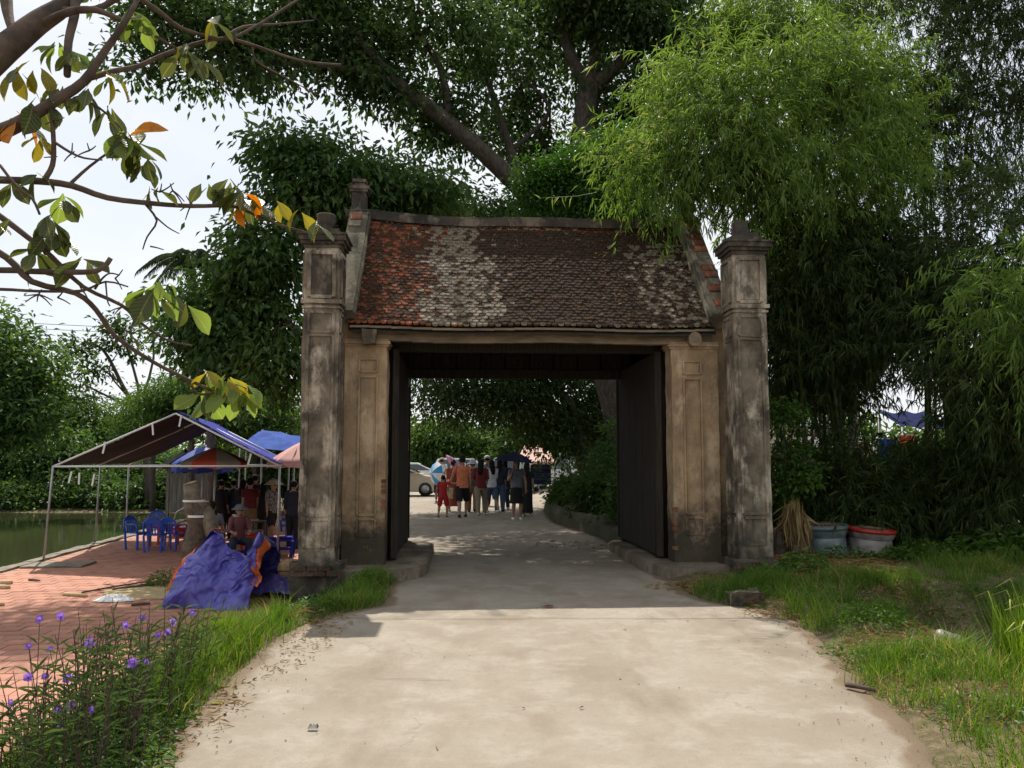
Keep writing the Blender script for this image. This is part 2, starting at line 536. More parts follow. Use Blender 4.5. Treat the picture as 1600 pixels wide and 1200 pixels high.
def limb(mb, pts, r0, r1, n=7, wob=.0):
    pts = [Vector(p) for p in pts]
    out = []
    for i in range(len(pts) - 1):
        for k in range(3):
            t = k / 3
            p0, p1, p2, p3 = pts[max(i - 1, 0)], pts[i], pts[i + 1], pts[min(i + 2, len(pts) - 1)]
            out.append(.5 * ((2 * p1) + (-p0 + p2) * t + (2 * p0 - 5 * p1 + 4 * p2 - p3) * t * t + (-p0 + 3 * p1 - 3 * p2 + p3) * t ** 3))
    out.append(pts[-1])
    if wob:
        out = [out[0]] + [p + Vector(rng.normal(size=3) * wob) for p in out[1:]]
    m = len(out) - 1
    mb.tube(out, [r0 + (r1 - r0) * i / m for i in range(m + 1)], n)
    return out
def tree(name, label, cat, base, ells, limbs, ncl, nl, cs, L, W, leaf, bark='bark', group=None, twig=.4, droop=.4, flat=.6, inner=.35, tr=.012, crown='crown', drop_below=None, **kw):
    """limbs: list of (points, r0, r1) in world space; leaves in clusters on twigs"""
    t = thing(name, label, cat, base, 0, group)
    mb = MB()
    nodes = []
    for pts, r0, r1 in limbs:
        o = limb(mb, pts, r0, r1, 8)
        nodes += o[len(o) // 3:]
    P, D, N, Ls, Ws, tint, cc = crown_points(ells, ncl, nl, cs, L, W, droop, flat, inner, drop_below)
    if nodes and twig:
        nd = np.array([tuple(p) for p in nodes])
        for c in cc[rng.random(len(cc)) < twig]:
            j = np.argmin(((nd - c) ** 2).sum(1) + rng.random(len(nd)) * .3)
            a = Vector(nd[j]); b = Vector(c)
            m = (a + b) / 2 + Vector(rng.normal(size=3)) * (b - a).length * .1
            mb.tube([a, m, b], [tr * 1.8, tr * 1.3, tr * .5], 4, cap=False)
    if limbs: mb.build('trunk', bark, t, world=True)
    leaves(crown, P, D, N, Ls, Ws, leaf, t, tint, **kw)
    return t
def ell(px, py, rx, ry, Y, depth=None):
    c = at(px, py, Y)
    s = c.y * CT / F + 0 * c.z
    return (tuple(c), (rx * s * 1.04, (depth if depth else rx * s * .8), ry * s * 1.04))
def grass(name, P, H, W, mat, parent=None, lean=.45, kind='stuff', tint=None):
    n = len(P)
    a = rng.uniform(0, 2 * np.pi, n)
    side = np.stack([np.cos(a), np.sin(a), np.zeros(n)], 1)
    a2 = rng.uniform(0, 2 * np.pi, n)
    ld = np.stack([np.cos(a2), np.sin(a2), np.zeros(n)], 1) * (rng.uniform(.15, 1, n) * lean * H)[:, None]
    up = np.array([0, 0, 1.0])
    h = H[:, None]; w = W[:, None]
    p1 = P + up * h * .55 + ld * .35
    p2 = P + up * h * .95 + ld
    V = np.stack([P - side * w * .5, P + side * w * .5, p1 - side * w * .4, p1 + side * w * .4, p2], 1).reshape(-1, 3)
    b = np.arange(n)[:, None] * 5
    Fc = np.concatenate([b + [0, 1, 3], b + [0, 3, 2], b + [2, 3, 4]], 1).reshape(-1, 3)
    if tint is None: tint = rng.random(n)
    o = link(name, np_mesh(name, V, Fc, mat, np.repeat(tint, 3)), parent)
    if kind: o['kind'] = kind
    return o
def snoise(x, y, s, seed=0):
    """cheap smooth 2-D noise for arrays, -1..1"""
    r = np.random.default_rng(seed)
    out = np.zeros_like(x, dtype=float)
    for _ in range(6):
        a = r.uniform(0, 2 * np.pi); f = s * r.uniform(.6, 1.7); ph = r.uniform(0, 6.28)
        out += np.sin((x * np.cos(a) + y * np.sin(a)) * f + ph)
    return out / 3.2
# ------------------------------------------------------------------ setting: ground, road, pond, pavement
left_px = [(240, 1200), (275, 1150), (340, 1085), (398, 1022), (432, 1000), (478, 976), (530, 958), (600, 945)]
right_px = [(1455, 1200), (1400, 1130), (1332, 1062), (1275, 1000), (1235, 972), (1195, 955), (1100, 940)]
LE = [gnd(*p) for p in left_px]; RE = [gnd(*p) for p in right_px]
LEx = np.array([-1.75] + [p.x for p in LE] + [-1.55, -1.5, -1.6, -2.8, -3.5, -9.0, -9.0]); LEy = np.array([0.] + [p.y for p in LE] + [10.9, 15.4, 16.0, 17.2, 20, 35, 400])
REx = np.array([2.45] + [p.x for p in RE] + [2.05, 1.95, 1.75, 1.05, 1.0, 1.5, 6.0, 6.0]); REy = np.array([0.] + [p.y for p in RE] + [10.9, 15.5, 17.5, 21.5, 26, 36, 48, 400])
def xl(y): return np.interp(y, LEy, LEx)
def xr(y): return np.interp(y, REy, REx)
PAV = -.5
def pond_edge(y): return np.interp(y, [0, 15.9, 29.7, 45], [-8.4, -9.75, -11.5, -13.2])
def sm(t):
    t = np.clip(t, 0, 1)
    return t * t * (3 - 2 * t)
def zg(x, y):
    x = np.asarray(x, float); y = np.asarray(y, float)
    dl = xl(y) - x; dr = x - xr(y)
    b = snoise(x, y, 1.3, 3) * .03 + snoise(x, y, 4.0, 5) * .015
    z = np.full(np.broadcast(x, y).shape, -.035)
    zl = -.03 + .07 * sm(dl / .25) * (1 - sm((dl - .3) / .5)) + b * sm(dl / .3) - (.5 + .03) * sm((dl - .15) / 1.25)
    zl_far = -.035 - .45 * sm((dl - .3) / 2.5)
    zl = np.where(y < 17, zl, zl_far)
    z = np.where(dl > 0, 0, z)
    zl = np.where((x < -3.3) & (y < 32), np.minimum(zl, -.57), zl)
    # pond basin
    pe = pond_edge(y)
    basin = sm((pe - x) / .5) * (1 - sm((y - 43) / 2.5))
    zl = np.where(dl > 2, zl - .9 * basin, zl)
    zl = zl + np.where(dl > 2, sm((y - 43) / 3) * .25 * (x < -6), 0)
    near = 1 - sm((y - 8.9) / .9)
    zr = -.03 + .10 * sm(dr / .5) + b * sm(dr / .3)
    zr = zr + near * (-.52 * sm((dr - .95) / .45) * (1 - .25 * sm((dr - 2.0) / .6)))
    zr = zr + (1 - near) * .12 * sm((dr - .6) / 2)
    zr = np.where(y > 16, -.035 + .42 * sm((dr - .1) / .5) + b * sm(dr / .5), zr)
    return np.where(dl > 0, zl, np.where(dr > 0, zr, z))

def axis(lo, hi, a, b, st):
    mid = np.arange(a, b + 1e-6, st)
    l = [a]; s = st
    while l[-1] > lo: s *= 1.35; l.append(l[-1] - s)
    r = [b]; s = st
    while r[-1] < hi: s *= 1.35; r.append(r[-1] + s)
    return np.concatenate([np.array(l[1:])[::-1], mid, np.array(r[1:])])
gx = axis(-700, 700, -8, 7, .09); gy = axis(-60, 1200, 3.6, 14, .09)
GX, GY = np.meshgrid(gx, gy)
GZ = zg(GX, GY)
nx_, ny_ = len(gx), len(gy)
ii = (np.arange(ny_ - 1)[:, None] * nx_ + np.arange(nx_ - 1)[None, :]).ravel()
Fq = np.stack([ii, ii + 1, ii + 1 + nx_, ii + nx_], 1)
def ground_mat():
    m, n, l, p, out = _new('soil')
    tc = n.new('ShaderNodeTexCoord'); co = tc.outputs['Object']
    a = noise_node(n, l, 1.1, 6, .6, co); b = noise_node(n, l, 9, 6, .7, co); c = noise_node(n, l, 60, 4, .7, co)
    col = mixc(n, l, ramp(n, l, a.outputs['Fac'], .4, .62).outputs['Color'], (.13, .1, .062), (.085, .08, .035))
    col = mixc(n, l, ramp(n, l, b.outputs['Fac'], .45, .7).outputs['Color'], col, (.22, .17, .1))
    col = mixc(n, l, ramp(n, l, c.outputs['Fac'], .5, .75).outputs['Color'], col, (.05, .04, .028))
    l.new(col, p.inputs['Base Color']); p.inputs['Roughness'].default_value = .95; p.inputs['Specular IOR Level'].default_value = .1
    bump(n, l, p, b.outputs['Fac'], .8, .05)
    return m
MAT['soil'] = ground_mat()
tag(link('ground', np_mesh('ground', np.stack([GX, GY, GZ], -1).reshape(-1, 3), Fq, 'soil', smooth=True)), kind='structure')

def road_mat():
    m, n, l, p, out = _new('worn_concrete')
    tc = n.new('ShaderNodeTexCoord'); co = tc.outputs['Object']
    a = noise_node(n, l, .55, 7, .62, co, (1, .8, 1)); b = noise_node(n, l, 2.3, 8, .68, co); c = noise_node(n, l, 95, 4, .75, co)
    d = noise_node(n, l, 1.1, 6, .6, co, (1.4, .5, 1)); e = noise_node(n, l, 14, 6, .7, co)
    col = mixc(n, l, ramp(n, l, a.outputs['Fac'], .40, .63).outputs['Color'], (.298, .258, .204), (.22, .182, .135))
    col = mixc(n, l, ramp(n, l, b.outputs['Fac'], .48, .68).outputs['Color'], col, (.335, .296, .24))
    col = mixc(n, l, ramp(n, l, d.outputs['Fac'], .52, .7, (0, 0, 0, 1), (.8, .8, .8, 1)).outputs['Color'], col, (.185, .145, .1))
    col = mixc(n, l, ramp(n, l, e.outputs['Fac'], .5, .7, (0, 0, 0, 1), (.6, .6, .6, 1)).outputs['Color'], col, (.24, .2, .15))
    col = mixc(n, l, ramp(n, l, c.outputs['Fac'], .55, .7, (0, 0, 0, 1), (.75, .75, .75, 1)).outputs['Color'], col, (.16, .13, .1))
    # hairline cracks
    dn = noise_node(n, l, 1.6, 6, .7, co)
    vm = n.new('ShaderNodeVectorMath'); vm.operation = 'MULTIPLY_ADD'
    l.new(dn.outputs['Color'], vm.inputs[0]); vm.inputs[1].default_value = (.9, .9, 0); l.new(co, vm.inputs[2])
    vo = n.new('ShaderNodeTexVoronoi'); vo.feature = 'DISTANCE_TO_EDGE'; vo.inputs['Scale'].default_value = .42
    l.new(vm.outputs[0], vo.inputs['Vector'])
    cr = n.new('ShaderNodeMath'); cr.operation = 'MULTIPLY_ADD'; l.new(a.outputs['Fac'], cr.inputs[0]); cr.inputs[1].default_value = -.05; cr.inputs[2].default_value = .0225
    sb_ = n.new('ShaderNodeMath'); sb_.operation = 'SUBTRACT'; l.new(vo.outputs['Distance'], sb_.inputs[0]); l.new(cr.outputs[0], sb_.inputs[1])
    col = mixc(n, l, ramp(n, l, sb_.outputs[0], -.003, .001, (.3, .3, .3, 1), (0, 0, 0, 1)).outputs['Color'], col, (.12, .095, .07))
    # dirt along the ragged slab edges
    at_ = n.new('ShaderNodeAttribute'); at_.attribute_name = 'edge'
    ad = n.new('ShaderNodeMath'); ad.operation = 'MULTIPLY_ADD'
    l.new(b.outputs['Fac'], ad.inputs[0]); ad.inputs[1].default_value = .9; l.new(at_.outputs['Fac'], ad.inputs[2])
    er = ramp(n, l, ad.outputs[0], .82, 1.25, (0, 0, 0, 1), (.85, .85, .85, 1))
    col = mixc(n, l, er.outputs['Color'], col, (.15, .105, .062))
    l.new(col, p.inputs['Base Color']); p.inputs['Roughness'].default_value = .88; p.inputs['Specular IOR Level'].default_value = .22
    h = n.new('ShaderNodeMath'); h.operation = 'MULTIPLY_ADD'
    l.new(c.outputs['Fac'], h.inputs[0]); h.inputs[1].default_value = .5; l.new(e.outputs['Fac'], h.inputs[2])
    bump(n, l, p, h.outputs[0], .6, .014)
    return m
MAT['road'] = road_mat()
# the road: a slab sheet with ragged edges, 3 cm proud of the soil
ys = np.concatenate([np.arange(-2, 17, .07), np.arange(17, 36, .5), np.arange(36, 90, 4)])
us = np.concatenate([[0, .015, .04, .08], np.linspace(.13, .87, 22), [.92, .96, .985, 1]])
er1 = snoise(ys, ys * 0, 3.1, 11) * .03 + snoise(ys, ys * 0, 13, 12) * .03 + snoise(ys, ys * 0, 40, 14) * .012
er2 = snoise(ys, ys * 0, 2.9, 15) * .025 + snoise(ys, ys * 0, 12, 16) * .03 + snoise(ys, ys * 0, 40, 17) * .012
XA = xl(ys) + er1 - .07; XB = xr(ys) + er2 + .1
RX = XA[:, None] + (XB - XA)[:, None] * us[None, :]
RY = np.repeat(ys[:, None], len(us), 1)
RZ = snoise(RX, RY, 1.0, 21) * .004 + np.where((us == 0) | (us == 1), -.05, 0)[None, :] + 0.002
nu = len(us)
ii = (np.arange(len(ys) - 1)[:, None] * nu + np.arange(nu - 1)[None, :]).ravel()
Fr = np.stack([ii, ii + 1, ii + 1 + nu, ii + nu], 1)
rm = np_mesh('road', np.stack([RX, RY, RZ], -1).reshape(-1, 3), Fr, 'road', smooth=True)
ea = rm.attributes.new('edge', 'FLOAT', 'POINT')
ed = np.minimum(RX - XA[:, None], XB[:, None] - RX)
ea.data.foreach_set('value', np.clip(1 - ed / .34, 0, 1).ravel().astype(np.float32))
tag(link('road', rm), kind='structure')
# construction joint in the slab and a hairline crack
jb = MB()
def strip(pts, w, z):
    mb = MB(); vs = []
    for i, p in enumerate(pts):
        q = pts[min(i + 1, len(pts) - 1)]; o = pts[max(i - 1, 0)]
        t = Vector((q[0] - o[0], q[1] - o[1])).normalized()
        vs += [(p[0] - t.y * w, p[1] + t.x * w, z), (p[0] + t.y * w, p[1] - t.x * w, z)]
    fs = [[2 * i, 2 * i + 1, 2 * i + 3, 2 * i + 2] for i in range(len(pts) - 1)]
    jb.add(vs, fs)
strip([(x, 8.55 + .02 * math.sin(x * 3) + random.uniform(-.012, .012), 0) for x in np.linspace(-1.9, 2.7, 60)], .006, .011)
strip([(x, 6.25 - .06 * (x + 1.2) + random.uniform(-.01, .01), 0) for x in np.linspace(-1.0, -.45, 14)], .003, .011)
MAT['joint'] = M('joint_dirt', (.09, .07, .05), (.16, .13, .09), 12, .95)
tag(jb.build('road_joint', 'joint'), kind='structure')

# grit lying on the slab
gn = 330
gy_ = rng.uniform(4.2, 9.5, gn); side_ = rng.random(gn) < .5; off_ = np.abs(rng.normal(size=gn)) * .28
gx_a = np.where(side_, xl(gy_) + off_, xr(gy_) - off_); k_ = rng.random(gn) < .05
gx_a = np.where(k_, rng.uniform(-1.7, 2.3, gn), gx_a)
gs = rng.uniform(.003, .009, gn)[:, None]
tet = np.array([[1, 0, 0], [-.5, .87, 0], [-.5, -.87, 0], [0, 0, .9]])
V_ = (np.stack([gx_a, gy_, np.full(gn, .008)], 1)[:, None, :] + tet[None] * gs[:, :, None]).reshape(-1, 3)
b_ = np.arange(gn)[:, None] * 4
F_ = np.concatenate([b_ + [0, 1, 3], b_ + [1, 2, 3], b_ + [2, 0, 3]], 1).reshape(-1, 3)
MAT['grit'] = M('grit', (.3, .25, .18), (.19, .155, .11), 40, .95)
tag(link('road_grit', np_mesh('road_grit', V_, F_, 'grit')), kind='stuff')
# pond
mw, n, l, p, out = _new('pond_water')
p.inputs['Base Color'].default_value = (.038, .042, .018, 1)
p.inputs['Roughness'].default_value = .08
p.inputs['IOR'].default_value = 1.33
tx = noise_node(n, l, 2.2, 4, .55, None, (1, .35, 1))
bump(n, l, p, tx.outputs['Fac'], .12, .06)
MAT['water'] = mw
wb = MB()
pe = [(pond_edge(y) + .25, y) for y in (0, 8, 15.9, 22, 29.7, 38, 45)]
vs = [(x, y, -.95) for x, y in pe] + [(-70, 45, -.95), (-70, 0, -.95)]
wb.add(vs, [list(range(len(vs)))])
tag(wb.build('pond_water', 'water'), kind='structure')
kb = MB()
yy = np.arange(4, 40, .4)
for i in range(len(yy) - 1):
    y0, y1 = yy[i], yy[i + 1]
    c = ((pond_edge(y0) + pond_edge(y1)) / 2 + .1, (y0 + y1) / 2, PAV - .24)
    kb.box(c, (.28, y1 - y0 + .001, .56 + random.uniform(-.02, .02)), Matrix.Rotation(math.atan2(-(pond_edge(y1) - pond_edge(y0)), y1 - y0), 3, 'Z'))
kb.warp(.02, 3)
tag(kb.build('pond_kerb', 'concrete_rough'), kind='structure')
# far bank of the pond: low earth retaining wall
fb = MB()
fb.box((-32, 44.6, -.55), (60, .5, 1.1), seg=(60, 1, 3)); fb.warp(.12, .9)
MAT['bank'] = M('bank_earth', (.07, .06, .04), (.04, .045, .02), 2, .95, .6, 9)
tag(fb.build('far_bank', 'bank'), kind='structure')

# red paving tiles
MAT['tile_pave'] = M('red_paving_tile', (.4, .19, .128), (.31, .148, .1), 2.2, .85, .25, 60, spec=.25, rnd=.13)
MAT['pave_bed'] = M('pale_joint_mortar', (.40, .26, .19), (.3, .19, .13), 5, .95)
pb = MB()
pb.add([(pond_edge(3) + .2, 3, PAV - .003), (-3.3, 3, PAV - .003), (-3.3, 34, PAV - .003), (pond_edge(34) + .2, 34, PAV - .003)], [[0, 1, 2, 3]])
pave = tag(pb.build('pavement', 'pave_bed'), kind='structure')
TS = .27
tmesh = []
for k in range(3):
    t = MB(); t.box((0, 0, -.008), (TS - .012, TS - .012, .02)); tmesh.append(t.mesh('tile', 'tile_pave', bevel=.003))
spots = []
ang = math.radians(7)
ca, sa = math.cos(ang), math.sin(ang)
for i in range(-50, 60):
    for j in range(-5, 110):
        u = (i + .5 * (j % 2)) * TS; v = j * TS
        x = -6.5 + u * ca - v * sa; y = 4 + u * sa + v * ca
        if y < 5.5 or y > 30 or x > -3.42 or x < pond_edge(y) + .42: continue
        q = x / y
        spots.append((x, y))
vis = [s for s in spots if s[0] / s[1] > -.66 and s[1] > 8.0]
vis.sort(key=lambda s: s[1])
near_t = vis[:300]; ns = set(near_t)
for x, y in near_t:
    o = link('tile', random.choice(tmesh), pave, (x, y, PAV + random.uniform(-.003, .003)))
    o.rotation_euler = (random.uniform(-.008, .008), random.uniform(-.008, .008), ang)
rb = MB()
for x, y in spots:
    if (x, y) in ns: continue
    rb.box((x, y, PAV - .008 + random.uniform(-.003, .003)), (TS - .012, TS - .012, .02), Matrix.Rotation(ang, 3, 'Z'))
tag(rb.build('far_tiles', 'tile_pave', pave), kind='stuff')

# ------------------------------------------------------------------ the gate
GO = Vector((.36, 11.18, 0)); GR = math.radians(3.6)
gate = thing('village_gate', 'old plastered village gate with tiled roof spanning the concrete road', 'gate', GO, GR)
def zat(py, Y): return at(800, py, Y).z
YC = 10.99
def panels(mb, cx, cy, hw, z0, z1, faces, w=.035, d=.018):
    """raised border strips round a panel on each face of a square shaft"""
    for fx, fy in faces:
        px_, py_ = -fy, fx
        for s in (-1, 1):
            c = (cx + fx * (hw + d / 2) + px_ * s * (hw - .07), cy + fy * (hw + d / 2) + py_ * s * (hw - .07), (z0 + z1) / 2)
            mb.box(c, (w if px_ else d, w if py_ else d, z1 - z0), seg=(1, 1, max(1, int((z1 - z0) / .12))))
        for z in (z0, z1):
            c = (cx + fx * (hw + d / 2), cy + fy * (hw + d / 2), z)
            mb.box(c, (2 * (hw - .07) - w if px_ else d - .004, 2 * (hw - .07) - w if py_ else d - .004, w))
MAT['brick_old'] = M('mossy_brick', (.12, .06, .038), (.045, .042, .03), 14, .95, .6, rnd=.3)
FACES = [(0, -1), (1, 0), (-1, 0), (0, 1)]
def column(cx, cy, hw=.235, zt=None, seed=1):
    zs = {k: zat(v, YC) for k, v in dict(base=878, p1=855, p2=812, p3=805, p4=523, p5=518, p6=487, m0=474, m1=467, u0=463, u1=394, top=386).items()}
    c = MB()
    c.box((cx, cy, zs['top'] / 2 + .1), (2 * hw, 2 * hw, zs['top'] - .2), seg=(4, 4, 36))
    panels(c, cx, cy, hw, zs['p1'], zs['p2'], FACES)
    panels(c, cx, cy, hw, zs['p3'], zs['p4'], FACES)
    panels(c, cx, cy, hw, zs['p5'], zs['p6'], FACES)
    panels(c, cx, cy, hw, zs['u0'], zs['u1'], FACES, w=.05, d=.03)
    c.box((cx, cy, (zs['m0'] + zs['m1']) / 2), (2 * hw + .07, 2 * hw + .07, .055), seg=(4, 4, 1))
    c.box((cx, cy, zs['m0'] - .045), (2 * hw + .04, 2 * hw + .04, .03), seg=(4, 4, 1))
    c.warp(.014, 3.2, seed).warp(.006, 11, seed + 3)
    o = c.build('column', 'column', gate)
    for fx, fy in FACES[:3]:       # sunk panel of the upper block, a darker sheet on the left column
        q = MB(); q.box((cx + fx * (hw + .004), cy + fy * (hw + .004), (zs['u0'] + zs['u1']) / 2), (.012 if fx else 2 * hw - .2, .012 if fy else 2 * hw - .2, zs['u1'] - zs['u0'] - .06), seg=(2, 2, 4)); q.warp(.008, 6, seed)
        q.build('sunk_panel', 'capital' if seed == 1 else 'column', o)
    f = MB()
    f.box((cx, cy, .02), (2 * hw + .17, 2 * hw + .15, .46), seg=(6, 6, 5))
    f.warp(.05, 3, seed + 5).warp(.03, 11, seed + 6)
    f.build('footing', 'footing', o)
    for row in range(2):       # laterite bricks laid bare at the foot
        for kx in range(4):
            if (row + kx + seed) % 5 == 0: continue
            b = MB(); b.box((0, 0, 0), (.14, .07, .062), seg=(3, 2, 2)); b.warp(.012, 16, kx + row * 5 + seed)
            link('brick', b.mesh('brick', 'brick_old', bevel=.004), o, (cx - .23 + kx * .152 + .05 * row, cy - hw - .085, .13 + row * .07))
    k = MB()
    z = zs['top'] - .005
    for dz, ex in ((.05, .015), (.045, .045), (.07, .075), (.028, .095)):
        k.box((cx, cy, z + dz / 2), (2 * hw + 2 * ex, 2 * hw + 2 * ex, dz - .001), seg=(4, 4, 1)); z += dz
    k.box((cx, cy, z + .04), (2 * hw - .04, 2 * hw - .04, .08), seg=(3, 3, 1)); z += .08
    k.warp(.012, 4, seed + 8)
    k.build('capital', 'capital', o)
    return o, z
ol, zl_ = column(-2.92, .25, seed=1)
u = MB()
u.lathe([(.1, 0), (.14, .03), (.09, .06), (.11, .1), (.135, .16), (.125, .21), (.14, .23), (.12, .25), (.05, .26)], (-2.92, .25, zl_), 14)
u.build('urn', 'capital', ol)
orr, zr_ = column(2.94, .25, seed=2)
u = MB()
u.box((2.94, .25, zr_ + .03), (.3, .3, .06), seg=(3, 3, 1)); u.box((2.9, .25, zr_ + .15), (.2, .2, .2), seg=(2, 2, 2), taper=(.8, .8)); u.warp(.03, 6, 4)
u.build('broken_finial', 'capital', orr)
for cx in (-2.9, 2.9):          # rear columns of the same gate
    r = MB(); r.box((cx, 4.55, 2.1), (.46, .46, 4.2), seg=(3, 3, 20)); r.box((cx, 4.55, 4.26), (.62, .62, .1)); r.warp(.012, 4, 9)
    r.build('rear_column', 'column', gate)

# roof surface: local (x, s) with s 0 at the eave, 1 at the ridge
RX0, RX1 = -2.62, 2.6
def roof_pt(x, s, side=-1):
    z = 3.47 + 1.99 * (s * .93 + .07 * s * s) - .028 * (1 - (x / 2.6) ** 2) * (.4 + s) + (.05 if x < 0 else .01) * abs(x / 2.6) ** 4 * s + .012 * math.sin(x * 2.3 + 1)
    y = 2.32 + side * (1.86 * (1 - s))
    return Vector((x, y, z))
rs = MB()
for side in (-1, 1):
    nxx, nss = 20, 8
    vs = [roof_pt(RX0 + (RX1 - RX0) * i / nxx, j / nss, side) - Vector((0, 0, .05)) for j in range(nss + 1) for i in range(nxx + 1)]
    fs = [[j * (nxx + 1) + i, j * (nxx + 1) + i + 1, (j + 1) * (nxx + 1) + i + 1, (j + 1) * (nxx + 1) + i] for j in range(nss) for i in range(nxx)]
    rs.add(vs, fs)
    vs2 = [v - Vector((0, 0, .05)) for v in vs]
    rs.add(vs2, fs)
rs.build('roof_deck', 'wood_dark', gate)
# tiles
def tile_mesh():
    t = MB()
    w, L, th = .084, .17, .024
    o = [(-w / 2, L), (-w / 2, .022), (-w * .3, .006), (0, -.003), (w * .3, .006), (w / 2, .022), (w / 2, L)]
    vs = [(x, y, 0) for x, y in o] + [(x, y, th + (.006 if y < .03 else -.004)) for x, y in o]
    n = len(o)
    t.add(vs, [list(range(n))[::-1], list(range(n, 2 * n))], 1)
    t.add(vs, [[i, (i + 1) % n, n + (i + 1) % n, n + i] for i in range(n)], 0)
    return t
# the sheltered lip keeps its colour, the upper face is weathered: (lip, face)
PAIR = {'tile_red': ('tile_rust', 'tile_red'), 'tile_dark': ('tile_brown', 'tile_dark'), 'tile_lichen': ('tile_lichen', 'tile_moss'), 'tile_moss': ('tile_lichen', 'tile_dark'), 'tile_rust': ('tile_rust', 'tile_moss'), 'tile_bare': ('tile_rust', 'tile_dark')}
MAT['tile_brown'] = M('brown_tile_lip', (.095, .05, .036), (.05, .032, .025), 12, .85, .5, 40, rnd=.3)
TK = list(PAIR)
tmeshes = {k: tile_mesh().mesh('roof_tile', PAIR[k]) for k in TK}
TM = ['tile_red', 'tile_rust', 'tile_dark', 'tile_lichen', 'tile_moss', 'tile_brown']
tv = tile_mesh()
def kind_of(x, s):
    """tile tones by zone: weathering and lichen, with tree shade put into the colour"""
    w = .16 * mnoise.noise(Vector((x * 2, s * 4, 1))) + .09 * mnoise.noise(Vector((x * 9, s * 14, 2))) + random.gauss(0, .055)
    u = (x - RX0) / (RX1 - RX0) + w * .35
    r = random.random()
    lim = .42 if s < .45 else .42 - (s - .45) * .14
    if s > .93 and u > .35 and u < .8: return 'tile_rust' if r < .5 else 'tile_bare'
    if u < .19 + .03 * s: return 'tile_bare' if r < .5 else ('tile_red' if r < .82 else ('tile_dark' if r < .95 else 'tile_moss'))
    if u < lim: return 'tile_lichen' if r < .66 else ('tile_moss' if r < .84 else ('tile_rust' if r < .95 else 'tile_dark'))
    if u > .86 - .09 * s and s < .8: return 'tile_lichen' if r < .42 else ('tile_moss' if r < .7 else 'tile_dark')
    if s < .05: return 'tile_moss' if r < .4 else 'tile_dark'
    return 'tile_dark' if r < .955 else ('tile_moss' if r < .975 else 'tile_bare')  # dark centre: tree shade painted in as tile colour
NR, NCOL = 36, 58
cnt = 0
rest = {k: [] for k in TK}
for side in (-1, 1):
    rows = range(NR) if side < 0 else range(0, NR, 1)
    for j in rows:
        for i in range(NCOL):
            s = (j + .02) / NR + random.uniform(-.003, .003)
            x = RX0 + .045 + (RX1 - RX0 - .05) * (i + (.5 if j % 2 else 0)) / NCOL + random.uniform(-.006, .006)
            if x > RX1 - .03: continue
            p = roof_pt(x, s, side); q = roof_pt(x, min(s + .05, 1.04), side); q2 = roof_pt(x + .05, s, side)
            yv = (q - p).normalized(); xv = (q2 - p).normalized()
            zv = xv.cross(yv) if side < 0 else yv.cross(xv)
            xv2 = yv.cross(zv)
            R = Matrix((xv2, yv, zv)).transposed()
            R = R @ Matrix.Rotation(random.uniform(-.05, .05), 3, 'Z') @ Matrix.Rotation(math.radians(-7) + random.uniform(-.035, .035), 3, 'X') @ Matrix.Rotation(random.uniform(-.04, .04), 3, 'Y')
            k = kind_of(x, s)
            loc = p + zv * (.012 + random.uniform(0, .012))
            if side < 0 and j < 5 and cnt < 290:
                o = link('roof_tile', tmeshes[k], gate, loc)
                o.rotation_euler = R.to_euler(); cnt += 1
            else:
                rest[k].append((R, loc))
mbr = MB()
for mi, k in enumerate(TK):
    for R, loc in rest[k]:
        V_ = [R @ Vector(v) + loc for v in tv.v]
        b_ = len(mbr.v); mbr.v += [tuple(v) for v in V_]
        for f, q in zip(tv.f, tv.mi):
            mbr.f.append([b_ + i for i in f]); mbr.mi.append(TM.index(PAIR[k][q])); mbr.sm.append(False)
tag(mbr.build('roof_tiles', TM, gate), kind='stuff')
# dry leaves and straw lying on the roof
n = 420
xs = rng.uniform(RX0 + .1, RX1 - .1, n); ss = rng.uniform(.02, .98, n)
P = np.array([tuple(roof_pt(a, b) + Vector((0, -.03, .06))) for a, b in zip(xs, ss)])
D = np.stack([rng.normal(size=n), rng.normal(size=n) * .7, rng.normal(size=n) * .6], 1); N = np.stack([rng.normal(size=n) * .3, -.7 * np.ones(n), .8 * np.ones(n)], 1)
lo = leaves('dry_leaves', P, D, N, rng.uniform(.03, .1, n), rng.uniform(.006, .022, n), 'dry', None, curl=.3)
lo.parent = gate; lo['kind'] = 'stuff'
